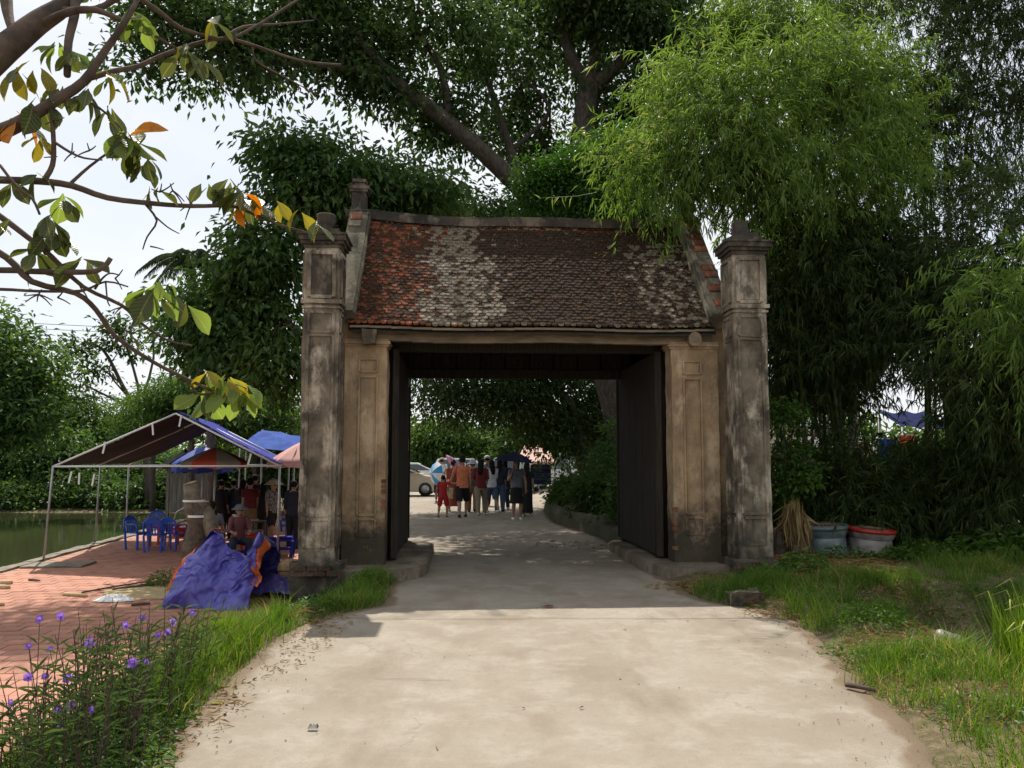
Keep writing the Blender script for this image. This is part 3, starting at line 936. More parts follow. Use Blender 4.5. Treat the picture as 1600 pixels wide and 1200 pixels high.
# ridge cap and copings with bricks showing
rg = MB()
for i in range(26):
    x0 = RX0 + (RX1 - RX0) * i / 26; x1 = RX0 + (RX1 - RX0) * (i + 1) / 26
    p = roof_pt((x0 + x1) / 2, 1); q = roof_pt(x1, 1) - roof_pt(x0, 1)
    R = Matrix.Rotation(-math.atan2(q.z, q.x), 3, 'Y')
    rg.box(p + Vector((0, 0, .045)), (x1 - x0 + .012, .24, .12), R); rg.box(p + Vector((0, 0, .125)), (x1 - x0 + .012, .15, .05), R)
rg.warp(.01, 5)
rg.build('ridge', 'capital', gate)
for sx in (-1, 1):
    gx_ = -2.72 if sx < 0 else 2.7
    w = MB()
    prof = [(.72, 0), (4.0, 0), (4.0, 3.3), (2.32, 5.38), (.72, 3.62)]
    w.extrude(prof, 'x', gx_ - .14, gx_ + .14)
    w.build('gable_wall', 'wall', gate)
    for side in (-1, 1):
        cb = MB()
        a = roof_pt(gx_ if abs(gx_) < 2.6 else 2.6 * sx, .03, side); b = roof_pt(2.6 * sx, 1.0, side); a.x = b.x = gx_ + sx * -.02
        m_ = (a + b) / 2; d = b - a
        R = d.to_track_quat('Y', 'Z').to_matrix()
        cb.box(m_ + R @ Vector((0, 0, .06)), (.3, d.length, .26), R, seg=(2, 16, 2))
        cb.box(m_ + R @ Vector((-sx * .16, 0, .1)), (.05, d.length, .1), R, seg=(1, 16, 1))
        cb.warp(.012, 4, sx + side)
        co_ = cb.build('coping', 'coping', gate)
        if side < 0:
            nb = 15
            for i in range(nb):
                if sx < 0 and i not in (12, 13): continue
                if sx > 0 and i in (2, 7, 12): continue
                bb = MB(); bb.box((0, 0, 0), (.2 + random.uniform(-.03, .02), d.length / nb - .012, .05))
                bm_ = bb.mesh('brick', 'brick' if (i * 7) % 4 else 'coping', bevel=.006)
                o = link('brick', bm_, co_, m_ + R @ Vector((sx * .03, (i + .5) / nb * d.length - d.length / 2, .195 + random.uniform(-.012, .006))))
                o.rotation_euler = R.to_euler()
    fi = MB()
    p = roof_pt(2.6 * sx, 1.0); p.x = gx_ + .0
    z = p.z - .02
    for hw_, h_ in ((.2, .12), (.14, .06), (.115, .26), (.15, .04), (.17, .05), (.12, .03), (.085, .05), (.11, .05)):
        fi.box((p.x, p.y, z + h_ / 2), (2 * hw_, 2 * hw_, h_ - .001), seg=(2, 2, 2)); z += h_
    fi.warp(.012, 6, sx)
    fi.build('finial', 'capital', gate)
# front wing walls with grooved panels
def wing(x0, x1, inner, seed):
    y0, y1, zt = .62, .98, 3.27
    w = MB()
    w.box(((x0 + x1) / 2, (y0 + y1) / 2, zt / 2), (x1 - x0, y1 - y0, zt), seg=(6, 4, 30))
    w.warp(.013, 3, seed).warp(.007, 12, seed + 1)
    # irregular broken arris on the road side
    cxp = (x0 + x1) / 2 + (.04 if inner < 0 else -.04)
    hw = .125
    for z0, z1 in ((zat(838, YC + .6), zat(812, YC + .6)), (zat(805, YC + .6), zat(588, YC + .6)), (zat(580, YC + .6), zat(560, YC + .6))):
        for s in (-1, 1):
            w.box((cxp + s * hw, y0 - .008, (z0 + z1) / 2), (.028, .03, z1 - z0))
            w.box((cxp + s * (hw - .03), y0 - .004, (z0 + z1) / 2), (.012, .022, z1 - z0 - .06))
        for z in (z0, z1): w.box((cxp, y0 - .008, z), (2 * hw - .03, .029, .026))
    o = w.build('wing_wall', 'wall', gate)
    c = MB()
    for k, (dz, ex) in enumerate(((.035, .02), (.04, .045), (.03, .025))):
        c.box(((x0 + x1) / 2 + inner * -.5 * ex, (y0 + y1) / 2 - ex / 2, zt + .0 + .035 * k - .06), (x1 - x0 + ex, y1 - y0 + ex, dz), seg=(4, 2, 1))
    c.warp(.012, 6, seed)
    c.build('impost', 'wall', o)
    # exposed bricks along the worn arris
    xi = x1 if inner < 0 else x0
    for z in ([.95, 1.02, 1.16, 1.23, 1.3, .7] if inner < 0 else [.62, .7, .9, .35]):
        b = MB(); b.box((0, 0, 0), (.06, .12, .055)); b.warp(.006, 20, z)
        link('brick', b.mesh('brick', 'brick', bevel=.004), o, (xi + (-.024 if inner < 0 else .024), y0 + .048 - .004, z))
    return o
wing(-2.68, -2.09, -1, 3)
wing(1.98, 2.66, 1, 4)
for x0, x1 in ((-2.68, -1.98), (1.95, 2.66)):
    rw = MB(); rw.box(((x0 + x1) / 2, 4.0, 1.62), (x1 - x0, .3, 3.24), seg=(3, 2, 12))
    rw.warp(.012, 3)
    rw.build('rear_wall', 'wall', gate)
# front eave beam, its board, purlin ends
eb = MB()
for i in range(18):
    x0 = -2.6 + 5.18 * i / 18; x1 = x0 + 5.18 / 18
    dz = roof_pt((x0 + x1) / 2, 0).z
    eb.box(((x0 + x1) / 2, .66, dz - .12), (x1 - x0, .12, .16))
eb.warp(.01, 4)
eb.build('eave_beam', 'fascia', gate)
el = MB()
for i in range(18):
    x0 = -2.6 + 5.18 * i / 18; x1 = x0 + 5.18 / 18
    el.box(((x0 + x1) / 2, .52, roof_pt((x0 + x1) / 2, 0).z - .028), (x1 - x0, .12, .03))
el.build('eave_board', 'fascia', gate)
b = MB(); b.box((-2.33, .56, 3.3), (.15, .3, .2), seg=(2, 2, 2), taper=(1.5, 1.1)); b.warp(.035, 6, 2); b.build('corbel', 'coping', gate)
b = MB(); b.tube([(2.29, .46, 3.31), (2.29, 1.6, 3.34)], [.098, .095], 12, smooth=False); b.warp(.03, 7, 5); b.build('purlin_end', 'fascia', gate)
# dark timber frame inside
pu = MB()
for s in (.2, .42, .66, .9):
    for side in (-1, 1):
        p = roof_pt(0, s, side); pu.tube([(-2.6, p.y, p.z - .2), (2.6, p.y, p.z - .2)], .07, 8)
pu.build('purlins', 'wood_dark', gate)
for x in (-2.0, 1.88):
    for y in (1.25, 3.75):
        b = MB(); b.tube([(x - (.1 if x < 0 else -.1), y, .15), (x - (.1 if x < 0 else -.1), y, 3.9)], [.13, .115], 12)
        b.build('post', 'wood_dark', gate)
    d = MB()
    dx = -2.0 if x < 0 else 1.88
    for k in range(6):      # boards of the wooden partition
        y0 = 1.02 + k * .5
        b = MB(); b.box((dx + random.uniform(-.004, .004), y0 + .25, 1.7), (.05, .49, 3.0), seg=(1, 1, 6)); b.warp(.004, 3, k)
        b.build('board', 'wood_dark', gate, bevel=.006)
    d.box((dx + (.012 if x < 0 else -.012), .995, 1.7), (.09, .05, 3.0))
    d.build('door_frame', 'wood_dark', gate)
    d = MB(); d.box((dx, 4.06, 1.7), (.1, .06, 3.0)); d.build('door_frame', 'wood_dark', gate)
for y, z, h in ((1.25, 3.3, .2), (3.85, 3.14, .16), (3.85, 3.62, .12), (1.3, 3.75, .16)):
    b = MB(); b.box((-.06, y, z), (5.1, .16, h)); b.warp(.006, 2, z)
    b.build('tie_beam', 'wood_dark', gate, bevel=.012)
for k in range(9):
    x0 = -2.0 + k * (3.95 / 9)
    b = MB(); b.box((x0 + .22, 3.86, 3.39), (.40, .05, .33)); b.box((x0 + .22, 3.828, 3.39), (.26, .015, .2))
    b.build('transom_panel', 'wood_dark', gate, bevel=.008)
tr_ = MB(); tr_.box((-.06, 3.95, 3.88), (5.1, .05, 1.5))
tr_.build('rear_infill', 'wood_dark', gate)
# raised plinths inside the passage with worn rounded kerbs
for sx, xi, xo in ((-1, -1.5, -2.72), (1, 1.58, 2.72)):
    pts = [(xo, .12), (xi + sx * .5, .1), (xi + sx * .28, .16), (xi + sx * .1, .38), (xi, .85), (xi, 3.7), (xi + sx * .15, 4.0), (xi + sx * .4, 4.1), (xo, 4.1)]
    fine = []
    for a, b in zip(pts, pts[1:]):
        kk = max(1, int(math.dist(a, b) / .15))
        fine += [(a[0] + (b[0] - a[0]) * t / kk, a[1] + (b[1] - a[1]) * t / kk) for t in range(kk)]
    fine.append(pts[-1])
    pl = MB(); pl.prism(fine, -.1, .15)
    pl.warp(.014, 5, sx)
    pl.build('plinth', 'plinth', gate, bevel=.02)
b = MB(); b.box((0, 0, .05), (.34, .26, .2), seg=(5, 4, 3)); b.warp(.05, 5, 2).warp(.02, 14, 3)
tag(b.build('concrete_block', 'footing', None, loc=gnd(1163, 945)), 'worn grey concrete block at the foot of the right gate column', 'block')
# ------------------------------------------------------------------ trees
def pts(l): return [at(*q) for q in l]
def vz(p, z): return Vector((p[0], p[1], z))
# big banyan-like tree behind the gate
b0 = at(1012, 700, 23.7); b0.z = 0
big_limbs = [
    ([b0, at(950, 520, 23.7), at(905, 330, 23.7), at(915, 180, 23.7), at(925, 110, 23.7)], .42, .32),
    ([at(920, 140, 23.7), at(975, 95, 23.4), at(1035, 45, 23.2), at(1085, -30, 22.7)], .24, .1),
    ([at(920, 140, 23.7), at(885, 70, 23.6), at(870, -20, 23.4), at(850, -90, 23.2)], .2, .09),
    ([at(930, 120, 23.7), at(930, 20, 24.2), at(940, -70, 24.7)], .2, .09),
    ([b0 + Vector((-.3, 0, .3)), at(900, 420, 23.4), at(835, 320, 23.0), at(780, 262, 22.4), at(700, 190, 21.6), at(630, 138, 21.0), at(570, 75, 20.6), at(520, 0, 20.2)], .36, .1),
    ([at(845, 330, 23.1), at(815, 290, 23.2), at(798, 235, 23.4), at(770, 150, 23.7), at(740, 60, 23.7)], .2, .06),
    ([at(630, 138, 21.0), at(560, 110, 20.5), at(470, 100, 20.0), at(380, 95, 19.6), at(290, 60, 19.2)], .1, .035),
    ([at(700, 190, 21.6), at(690, 110, 21.7), at(650, 40, 21.7), at(640, -40, 21.7)], .12, .04),
    ([at(798, 235, 23.4), at(860, 170, 24.2), at(800, 110, 24.2)], .07, .03)]
big_ells = [ell(300, 60, 120, 90, 19.7), ell(400, 60, 130, 105, 19.8), ell(520, 40, 130, 100, 20.5), ell(600, 110, 85, 70, 21.2),
            ell(700, 70, 150, 110, 22.2), ell(720, 190, 90, 55, 22.7), ell(830, 40, 140, 110, 25.5), ell(795, 180, 60, 80, 25.5), ell(1000, 50, 130, 130, 23.2),
            ell(990, 170, 70, 110, 24.7), ell(850, 235, 45, 45, 26.5), ell(1090, 90, 70, 120, 22.7), ell(560, -10, 160, 45, 21.2), ell(920, -10, 160, 50, 23.2), ell(250, 30, 70, 55, 19.2)]
tree('banyan_tree', 'huge dark tree with a leaning limb rising behind the gate roof', 'tree', b0, big_ells, big_limbs, 520, 85, .62, .22, .105, 'leaf_big', droop=.55, twig=.5, inner=.2, tr=.013)
# rounded tree left behind the gate, its crown falling beside the left column
b1 = at(505, 760, 16.5); b1.z = -.3
e1 = [ell(520, 285, 85, 80, 17), ell(610, 305, 95, 55, 17.5), ell(680, 315, 55, 40, 17.5), ell(450, 235, 36, 24, 16.5), ell(460, 290, 60, 50, 16.6),
      ell(420, 400, 70, 80, 16.5), ell(370, 425, 45, 40, 17), ell(390, 500, 95, 80, 17), ell(320, 500, 60, 55, 17.6), ell(440, 570, 50, 60, 16.6), ell(350, 590, 70, 45, 18), ell(560, 400, 60, 60, 17.5)]
tree('mango_tree', 'dense dark green tree whose crown falls beside the left gate column', 'tree', b1, e1,
     [([b1, at(500, 640, 16.6), at(490, 480, 16.7), at(500, 360, 16.9), at(540, 280, 17)], .2, .06), ([at(495, 560, 16.7), at(420, 470, 16.8), at(350, 420, 17)], .1, .03), ([at(470, 440, 16.8), at(580, 350, 17.4), at(660, 310, 17.5)], .1, .03)],
     340, 64, .52, .2, .085, 'leaf_mid', droop=.75, twig=.4, inner=.1)
# clipped bright bush tree behind the ridge
b2 = at(1010, 700, 16.3); b2.z = 0
tree('ficus_tree', 'bright green rounded bush tree just behind the roof ridge', 'tree', b2,
     [ell(905, 290, 85, 60, 16), ell(850, 315, 50, 40, 16), ell(960, 270, 65, 70, 16.2), ell(1010, 240, 50, 60, 16.4), ell(930, 330, 90, 40, 16)],
     [([b2, at(1000, 520, 16), at(940, 380, 16), at(920, 290, 16)], .13, .05), ([at(912, 420, 16), at(980, 300, 16.2)], .07, .03)],
     190, 170, .3, .085, .045, 'leaf_bush', droop=.1, twig=.2, inner=.35)
# feathery trees behind the stalls
for k, (px, py, rx, ry, Y, lab) in enumerate([(300, 610, 75, 55, 30, 'feathery light green tree above the blue tent ridge'), (400, 640, 80, 60, 31, 'broad feathery green tree behind the second blue canopy'), (240, 640, 45, 40, 34, 'small feathery tree left of the tent ridge')]):
    b = at(px, 760, Y); b.z = -.5
    tree('acacia_tree', lab, 'tree', b, [ell(px, py, rx, ry * .7, Y), ell(px - rx * .4, py + ry * .5, rx * .7, ry * .6, Y), ell(px + rx * .4, py + ry * .6, rx * .7, ry * .6, Y)],
         [([b, at(px, py + 40, Y), at(px + 8, py - 10, Y)], .14, .05), ([at(px, py + 40, Y), at(px + rx * .5, py, Y)], .07, .03)], 90, 90, .6, .2, .06, 'leaf_far', droop=.3, flat=.3, group='light trees behind the stalls')
# far left trees across the pond
tl = [(-15, 590, 85, 115, 36, 90, 'leaf_mid', 'tall dark tree at the left edge across the pond'),
      (95, 665, 65, 62, 50, 80, 'leaf_hedge', 'lighter green tree beside the tall dark one across the pond'),
      (185, 690, 60, 42, 56, 70, 'leaf_far', 'low pale green bush tree left of the tent across the pond'),
      (60, 720, 90, 50, 46, 80, 'leaf_mid', 'dark bushy tree overhanging the far pond bank')]
for px, py, rx, ry, Y, nc, lf, lab in tl:
    b = at(px, 775, Y); b.z = -.3
    tree('bank_tree', lab, 'tree', b, [ell(px, py, rx, ry, Y), ell(px + rx * .4, py + ry * .35, rx * .7, ry * .6, Y - 1), ell(px - rx * .5, py + ry * .4, rx * .7, ry * .6, Y + 1)],
         [([b, at(px, py + ry * .5, Y), at(px + 5, py - ry * .3, Y)], .3, .1)], nc * 2, 80, 1.0, .36, .15, lf, droop=.3, twig=.15)
# sparse tree with bare thin branches
sb = at(232, 770, 40); sb.z = -.3
sp = [([sb, at(222, 670, 40), at(190, 600, 40), at(160, 545, 40), at(128, 535, 40)], .16, .04), ([at(210, 640, 40), at(160, 615, 40), at(130, 600, 40)], .07, .03), ([at(222, 670, 40), at(215, 600, 40), at(190, 520, 40), at(180, 500, 40)], .09, .03),
      ([at(217, 640, 40), at(240, 560, 40), at(235, 500, 40)], .08, .03), ([at(190, 600, 40), at(150, 570, 40), at(120, 560, 40)], .05, .02), ([at(205, 625, 40), at(170, 580, 40), at(190, 545, 40)], .05, .02)]
tree('sparse_tree', 'thin sparse tree with bare spreading branches against the pale sky', 'tree', sb, [ell(125, 545, 22, 18, 40), ell(180, 510, 28, 20, 40), ell(205, 545, 34, 26, 40), ell(240, 510, 30, 26, 40), ell(150, 580, 22, 12, 40)],
     sp, 44, 30, .5, .3, .13, 'leaf_hedge', bark='bark', droop=.2, twig=.6, inner=.1)
# coconut palm behind
pbs = at(335, 760, 26); pbs.z = -.5
palm = thing('coconut_palm', 'coconut palm with drooping fronds peeking out left of the dark tree', 'palm', pbs)
m = MB(); limb(m, [pbs, at(325, 600, 26), at(296, 412, 26)], .16, .1, 10); m.build('trunk', 'bark', palm, world=True)
top = at(294, 408, 26)
for k in range(16):
    a = k * 2.4; el_ = random.uniform(-.1, .9)
    d = Vector((math.cos(a) * math.cos(el_), math.sin(a) * math.cos(el_), math.sin(el_)))
    L = random.uniform(1.35, 1.8)
    sp_ = [top + d * L * t + Vector((0, 0, -.75 * t * t * L)) for t in np.linspace(0, 1, 9)]
    m = MB(); m.tube([p - palm.location for p in sp_], [.025 * (1 - .8 * i / 8) for i in range(9)], 5)
    fr = m.build('frond', 'culm', palm)
    P, D = [], []
    for i in range(64):
        t = .12 + .88 * i / 64; q = t * 8; j = min(int(q), 7); p = sp_[j].lerp(sp_[j + 1], q - j)
        ax = (sp_[j + 1] - sp_[j]).normalized(); sd = ax.cross(Vector((0, 0, 1))).normalized() * (1 if i % 2 else -1)
        P.append(tuple(p - palm.location)); D.append(tuple(sd * .8 + ax * .7 + Vector((0, 0, -.45 + random.uniform(-.15, .15)))))
    P = np.array(P); D = np.array(D); n = len(P)
    V, Fc = leaf_arrays(P, D, np.tile([0, 0, 1.0], (n, 1)) + rng.normal(size=(n, 3)) * .2, np.linspace(.5, .28, n), np.full(n, .032), curl=.25)
    o = link('leaflets', np_mesh('leaflets', V, Fc, 'palm', np.repeat(rng.random(n), 2)), fr)
# tree with overhanging dark boughs seen through the gate
b3 = gnd(905, 812, .3); b3.y = 27; b3.x = 2.6
tree('road_tree', 'dark shady tree arching over the road seen through the gate opening', 'tree', b3,
     [ell(700, 625, 45, 35, 26), ell(770, 620, 80, 50, 26), ell(850, 630, 80, 60, 27), ell(880, 680, 60, 40, 27), ell(940, 620, 60, 80, 28), ell(820, 560, 120, 60, 27), ell(930, 690, 50, 60, 29), ell(655, 600, 25, 40, 27), ((-2.4, 25.5, 8.6), (2.6, 3.2, 1.3)), ((.8, 27, 8.8), (3, 3.2, 1.3)), ((-1.2, 31, 9.0), (3.4, 3, 1.4)), ((2.6, 23.5, 8.2), (1.6, 2.4, 1)), ((-3.6, 27.5, 9.2), (2.2, 3.5, 1.2)), ((-1, 23, 8.4), (2.6, 1.6, .8))],  # high ellipsoids at the end added behind the roof to shade the road
     [([b3, at(905, 700, 27), at(890, 630, 27), at(840, 590, 27)], .25, .1), ([at(900, 660, 27), at(830, 620, 26.5), at(740, 610, 26), at(690, 620, 26)], .12, .03)],
     800, 90, .62, .18, .08, 'leaf_big', droop=.5, twig=.3, inner=.1)
for k, (px, py, rx, ry, Y, lab) in enumerate([(700, 690, 52, 30, 62, 'sunlit green tree beyond the car park left in the gate opening'), (775, 700, 45, 28, 64, 'sunlit green tree beyond the crowd in the gate opening'), (655, 715, 25, 22, 75, 'pale far tree at the left edge of the gate opening'), (830, 690, 40, 34, 58, 'darker tree behind the pinkish awning')]):
    b = at(px, 740, Y); b.z = 0
    tree('far_tree', lab, 'tree', b, [ell(px, py, rx, ry, Y), ell(px - rx * .4, py + ry * .5, rx * .7, ry * .7, Y), ell(px + rx * .4, py + ry * .5, rx * .6, ry * .7, Y)],
         [([b, at(px, py, Y)], .3, .12)], 150, 60, 1.0, .42, .2, 'leaf_far' if k != 3 else 'leaf_hedge', droop=.3, twig=.1, group=None)
# scrub on the bank right of the road beyond the gate
for k, (x, y, r, h, lf, lab) in enumerate([(3.3, 17.5, 1.2, 1.6, 'leaf_mid', 'dark scrubby bush beside the right rear corner of the gate'), (2.5, 20.5, 1.0, 1.3, 'leaf_hedge', 'leafy bush on the bank right of the walking crowd'), (3.5, 23, 1.6, 2.6, 'leaf_mid', 'tall dark bush on the bank behind the blue sign'), (1.9, 24.5, .6, .9, 'leaf_far', 'small light green bush at the foot of the blue sign'), (5.2, 19.5, 1.8, 3.6, 'leaf_big', 'high dark thicket filling the right of the gate opening'), (4.8, 26, 2.0, 4.2, 'leaf_big', 'tall dark thicket farther along the right bank')]):
    b = Vector((x, y, .3))
    tree('bush', lab, 'bush', b, [((x, y, .2 + h * .5), (r, r, h * .55)), ((x - r * .4, y - r * .3, .2 + h * .3), (r * .7, r * .7, h * .35))], [([b, b + Vector((.1, 0, h * .6))], .05, .02)],
         int(60 + 40 * r), 90, .3, .13, .06, lf, droop=.25, twig=.15, inner=.3, crown='foliage')
mb = MB()
yb_ = np.arange(15.1, 31, .25); vs, fs = [], []
for y in yb_:
    for dx, z in ((.0, -.05), (.03, .2), (.1, .33), (.28, .36), (.5, .2)): vs.append((float(xr(y)) + dx + .04 * math.sin(y * 5) * z, y, z * (1 + .35 * mnoise.noise(Vector((y * 1.3, dx * 3, 1))))))
for i in range(len(yb_) - 1): fs += [[i * 5 + j, i * 5 + j + 1, (i + 1) * 5 + j + 1, (i + 1) * 5 + j] for j in range(4)]
mb.add(vs, fs, 0, True); mb.warp(.05, 2.5).warp(.02, 9)
w_ = mb.build('bank_wall', 'bank')
tag(w_, 'low earth and stone edging wall along the right side of the road beyond the gate', 'wall')

# bushes along the far pond bank
hb = [(25, 778, 80, 30, 43.4), (110, 774, 60, 30, 43.6), (190, 776, 62, 28, 43.3), (265, 774, 52, 30, 43.3), (335, 770, 55, 34, 43), (150, 750, 60, 26, 46), (230, 740, 60, 34, 47)]
BL = ['dark bush at the left edge on the far pond bank', 'bush on the far pond bank seen between the first two tent poles', 'bush on the far pond bank behind the middle tent pole', 'bush on the far pond bank left of the blue chairs', 'bush on the far pond bank behind the stump', 'higher bush behind the bamboo rail, left of the tent', 'higher bush under the left tent slope']
for k, (px, py, rx, ry, Y) in enumerate(hb):
    b = at(px, 790, Y); b.z = -.2
    tree('bank_bush', BL[k], 'bush', b, [ell(px, py, rx, ry, Y), ell(px + 20, py + 10, rx * .8, ry * .8, Y - .7)], [([b, at(px, py, Y)], .06, .03)],
         170, 60, .55, .26, .13, 'leaf_hedge' if k % 2 else 'leaf_mid', droop=.3, twig=.1, group='bushes along the far pond bank', crown='foliage')
for k, (px, py, rx, ry, Y, lab) in enumerate([(385, 735, 40, 34, 33, 'leafy bush behind the row of people in the tent'), (445, 730, 45, 38, 32, 'leafy bush behind the stalls beside the left column'), (330, 745, 34, 26, 34, 'low bush behind the wooden hut')]):
    b = at(px, 790, Y); b.z = -.3
    tree('bush', lab, 'bush', b, [ell(px, py, rx, ry, Y), ell(px + 18, py + 14, rx * .7, ry * .7, Y - .6)], [([b, at(px, py, Y)], .05, .02)], 120, 60, .5, .2, .1, 'leaf_hedge', droop=.3, twig=.1, crown='foliage')
# far wood that closes the horizon
P_, D_, N_, L_, W_, T_ = [], [], [], [], [], []
ew = []
for a in np.linspace(-1.25, 1.25, 62):
    R = 120 + 25 * math.sin(a * 13); h = 7 + 2.5 * math.sin(a * 23 + 1) + random.uniform(-1, 1.5)
    if -.55 < a < -.32: h *= .62
    if -.14 < a < .06: h *= .6
    ew.append(((math.sin(a) * R, math.cos(a) * R, h * .45), (6.5, 4, h * .62)))
P, D, N, Ls, Ws, tint, cc = crown_points(ew, 2600, 26, 1.5, 1.1, .6, .2, .8, .3)
tag(leaves('far_wood', P, D, N, Ls, Ws, 'leaf_far', None, tint), kind='stuff')

# ------------------------------------------------------------------ bamboo
def bamboo(label, base, ells, nsp, leaf, nculm=7, L=.19, W=.023, group='bamboo clumps right of the gate', per=13, droop=.75, out=.6):
    t = thing('bamboo_clump', label, 'bamboo', base, 0, group)
    base = Vector(base)
    for k in range(nculm):
        e = ells[k % len(ells)]
        tip = Vector(e[0]) + Vector((random.uniform(-1, 1) * e[1][0], random.uniform(-1, 1) * e[1][1], random.uniform(0, .95) * e[1][2])) * .85
        f = base + Vector((random.uniform(-.5, .5), random.uniform(-.5, .5), 0))
        mid = f.lerp(tip, .5); mid.z = f.z + (tip.z - f.z) * .78; mid.x = f.x + (tip.x - f.x) * .28; mid.y = f.y + (tip.y - f.y) * .28
        m = MB(); limb(m, [f, f.lerp(mid, .5) + Vector((0, 0, .2)), mid, tip], .034, .006, 6)
        m.build('culm', 'culm', t, world=True)
    C = np.array([e[0] for e in ells]); R = np.array([e[1] for e in ells])
    w = np.prod(R, axis=1) ** .62; w /= w.sum()
    k = rng.choice(len(ells), nsp, p=w)
    d = norm(rng.normal(size=(nsp, 3)))
    r = rng.uniform(.12, 1, nsp) ** .5
    # clumpy: sprays gather on branch tips
    ncl_ = max(12, nsp // 20)
    kk = rng.choice(len(ells), ncl_, p=w); dd = norm(rng.normal(size=(ncl_, 3))); rr = rng.uniform(.1, 1.15, ncl_) ** .5
    hub = C[kk] + dd * rr[:, None] * R[kk] * rng.uniform(.8, 1.3, (ncl_, 1))
    h_ = rng.integers(0, ncl_, nsp)
    d = dd[h_]
    cc = hub[h_] + rng.normal(size=(nsp, 3)) * np.array([.3, .3, .24])
    td = d * out + rng.normal(size=(nsp, 3)) * .45 + np.array([-.15, 0, -.25])
    td = norm(td); tl = rng.uniform(.3, .75, nsp)
    cnt = rng.integers(per - 5, per + 6, nsp)
    idx = np.repeat(np.arange(nsp), cnt); n = len(idx)
    u = rng.random(n)
    P = cc[idx] + td[idx] * (tl[idx] * u)[:, None] - np.array([0, 0, .18]) * (u ** 2 * tl[idx])[:, None]
    D = td[idx] * .7 + rng.normal(size=(n, 3)) * .5 + np.array([0, 0, -droop])
    N = rng.normal(size=(n, 3)) * .6 + np.array([0, 0, 1.0])
    ct = rng.random(nsp)
    tint = np.clip(ct[idx] * .6 + rng.random(n) * .4 + (rng.random(n) < .025) * .3, 0, 1)
    leaves('foliage', P, D, N, L * rng.uniform(.55, 1.25, n), W * rng.uniform(.7, 1.3, n), leaf, t, tint, fold=.2, mid=.35, curl=.22)
    m = MB()
    for i in range(0, nsp, 7):
        a = Vector(cc[i]); b = a + Vector(td[i]) * tl[i]
        m.tube([a - Vector(td[i]) * .35 + Vector((0, 0, .1)), a, b - Vector((0, 0, .1))], [.007, .006, .002], 4, cap=False)
    m.build('twigs', 'culm', t, world=True)
    return t
g0 = lambda px, Y: vz(at(px, 800, Y), .05)
bamboo('sunlit yellow green bamboo clump leaning over the right end of the roof', g0(1290, 14.2),
       [ell(1130, 190, 95, 95, 12.9), ell(1230, 150, 110, 85, 13.4), ell(1100, 240, 88, 52, 12.8), ell(1210, 250, 110, 70, 13.0), ell(1300, 230, 80, 120, 13.6), ell(1015, 292, 52, 28, 12.6), ell(1080, 110, 45, 60, 13.6), ell(1340, 110, 70, 70, 14.2), ell(1380, 220, 50, 70, 14), ell(980, 260, 40, 30, 12.9)],
       3400, 'leaf_bamboo', 6, out=.75)
bamboo('feathery bright bamboo rising behind the sunlit clump at the top', g0(1250, 19.5),
       [ell(1200, 60, 80, 65, 19.5), ell(1280, 25, 90, 70, 19.8), ell(1160, 30, 40, 50, 20)], 1300, 'leaf_bamboo', 8, L=.23, W=.027)
bamboo('tall dark bamboo clump filling the upper right corner', g0(1490, 16.5),
       [ell(1430, 60, 110, 120, 15.8), ell(1540, 80, 110, 140, 15.5), ell(1480, 220, 110, 100, 15.5), ell(1590, 250, 70, 130, 15), ell(1400, 180, 60, 90, 16), ell(1500, -80, 170, 80, 16), ell(1640, 60, 70, 160, 15)], 3400, 'leaf_bamboo_dark', 12)
bamboo('dark shaded bamboo clump hanging beside the right column', g0(1300, 15),
       [ell(1260, 400, 70, 70, 14), ell(1330, 380, 90, 80, 14.3), ell(1240, 500, 50, 90, 14), ell(1310, 520, 80, 85, 14.2), ell(1400, 480, 80, 80, 14.5), ell(1235, 575, 35, 50, 14.2), ell(1300, 450, 110, 110, 15.2), ell(1280, 560, 70, 60, 15)], 4300, 'leaf_bamboo_dark', 5)
bamboo('dark drooping bamboo with pale tips at the right edge', g0(1560, 13.5),
       [ell(1500, 420, 80, 110, 13), ell(1580, 420, 70, 120, 12.5), ell(1490, 540, 70, 60, 13), ell(1570, 580, 70, 80, 12), ell(1640, 500, 60, 160, 12.5)], 2100, 'leaf_bamboo_dark', 5)
bamboo('light green bamboo sprays leaning in at the right edge', vz(at(1720, 800, 10.5), -.1),
       [ell(1575, 500, 42, 40, 10.2), ell(1600, 440, 45, 55, 10.4), ell(1650, 500, 60, 80, 10.5)], 240, 'leaf_bamboo', 4)
bamboo('low dark bamboo thicket behind the covered barrels', g0(1460, 15.3),
       [ell(1490, 760, 110, 60, 15), ell(1390, 790, 90, 50, 15.4), ell(1560, 760, 90, 100, 13.4), ell(1300, 800, 70, 42, 15.4), ell(1600, 690, 70, 70, 12.4), ell(1510, 680, 60, 40, 13.4), ell(1250, 805, 50, 36, 15.6), ell(1300, 755, 60, 46, 13.9), ell(1385, 745, 60, 46, 13.9), ell(1340, 790, 80, 30, 13.7), ell(1430, 720, 50, 30, 16)], 4000, 'leaf_bamboo_dark', 4, droop=.5)
# tree trunk with a pale band among the bamboo
b4 = at(1333, 800, 17); b4.z = 0.05
tree('pale_trunk_tree', 'slim tree with a pale bare trunk standing among the dark bamboo', 'tree', b4, [ell(1320, 510, 90, 70, 17), ell(1270, 590, 50, 34, 17)],
     [([b4, at(1334, 700, 17), at(1332, 600, 17), at(1330, 500, 17)], .12, .07)], 110, 80, .42, .15, .07, 'leaf_big', bark='bark_pale', droop=.5)
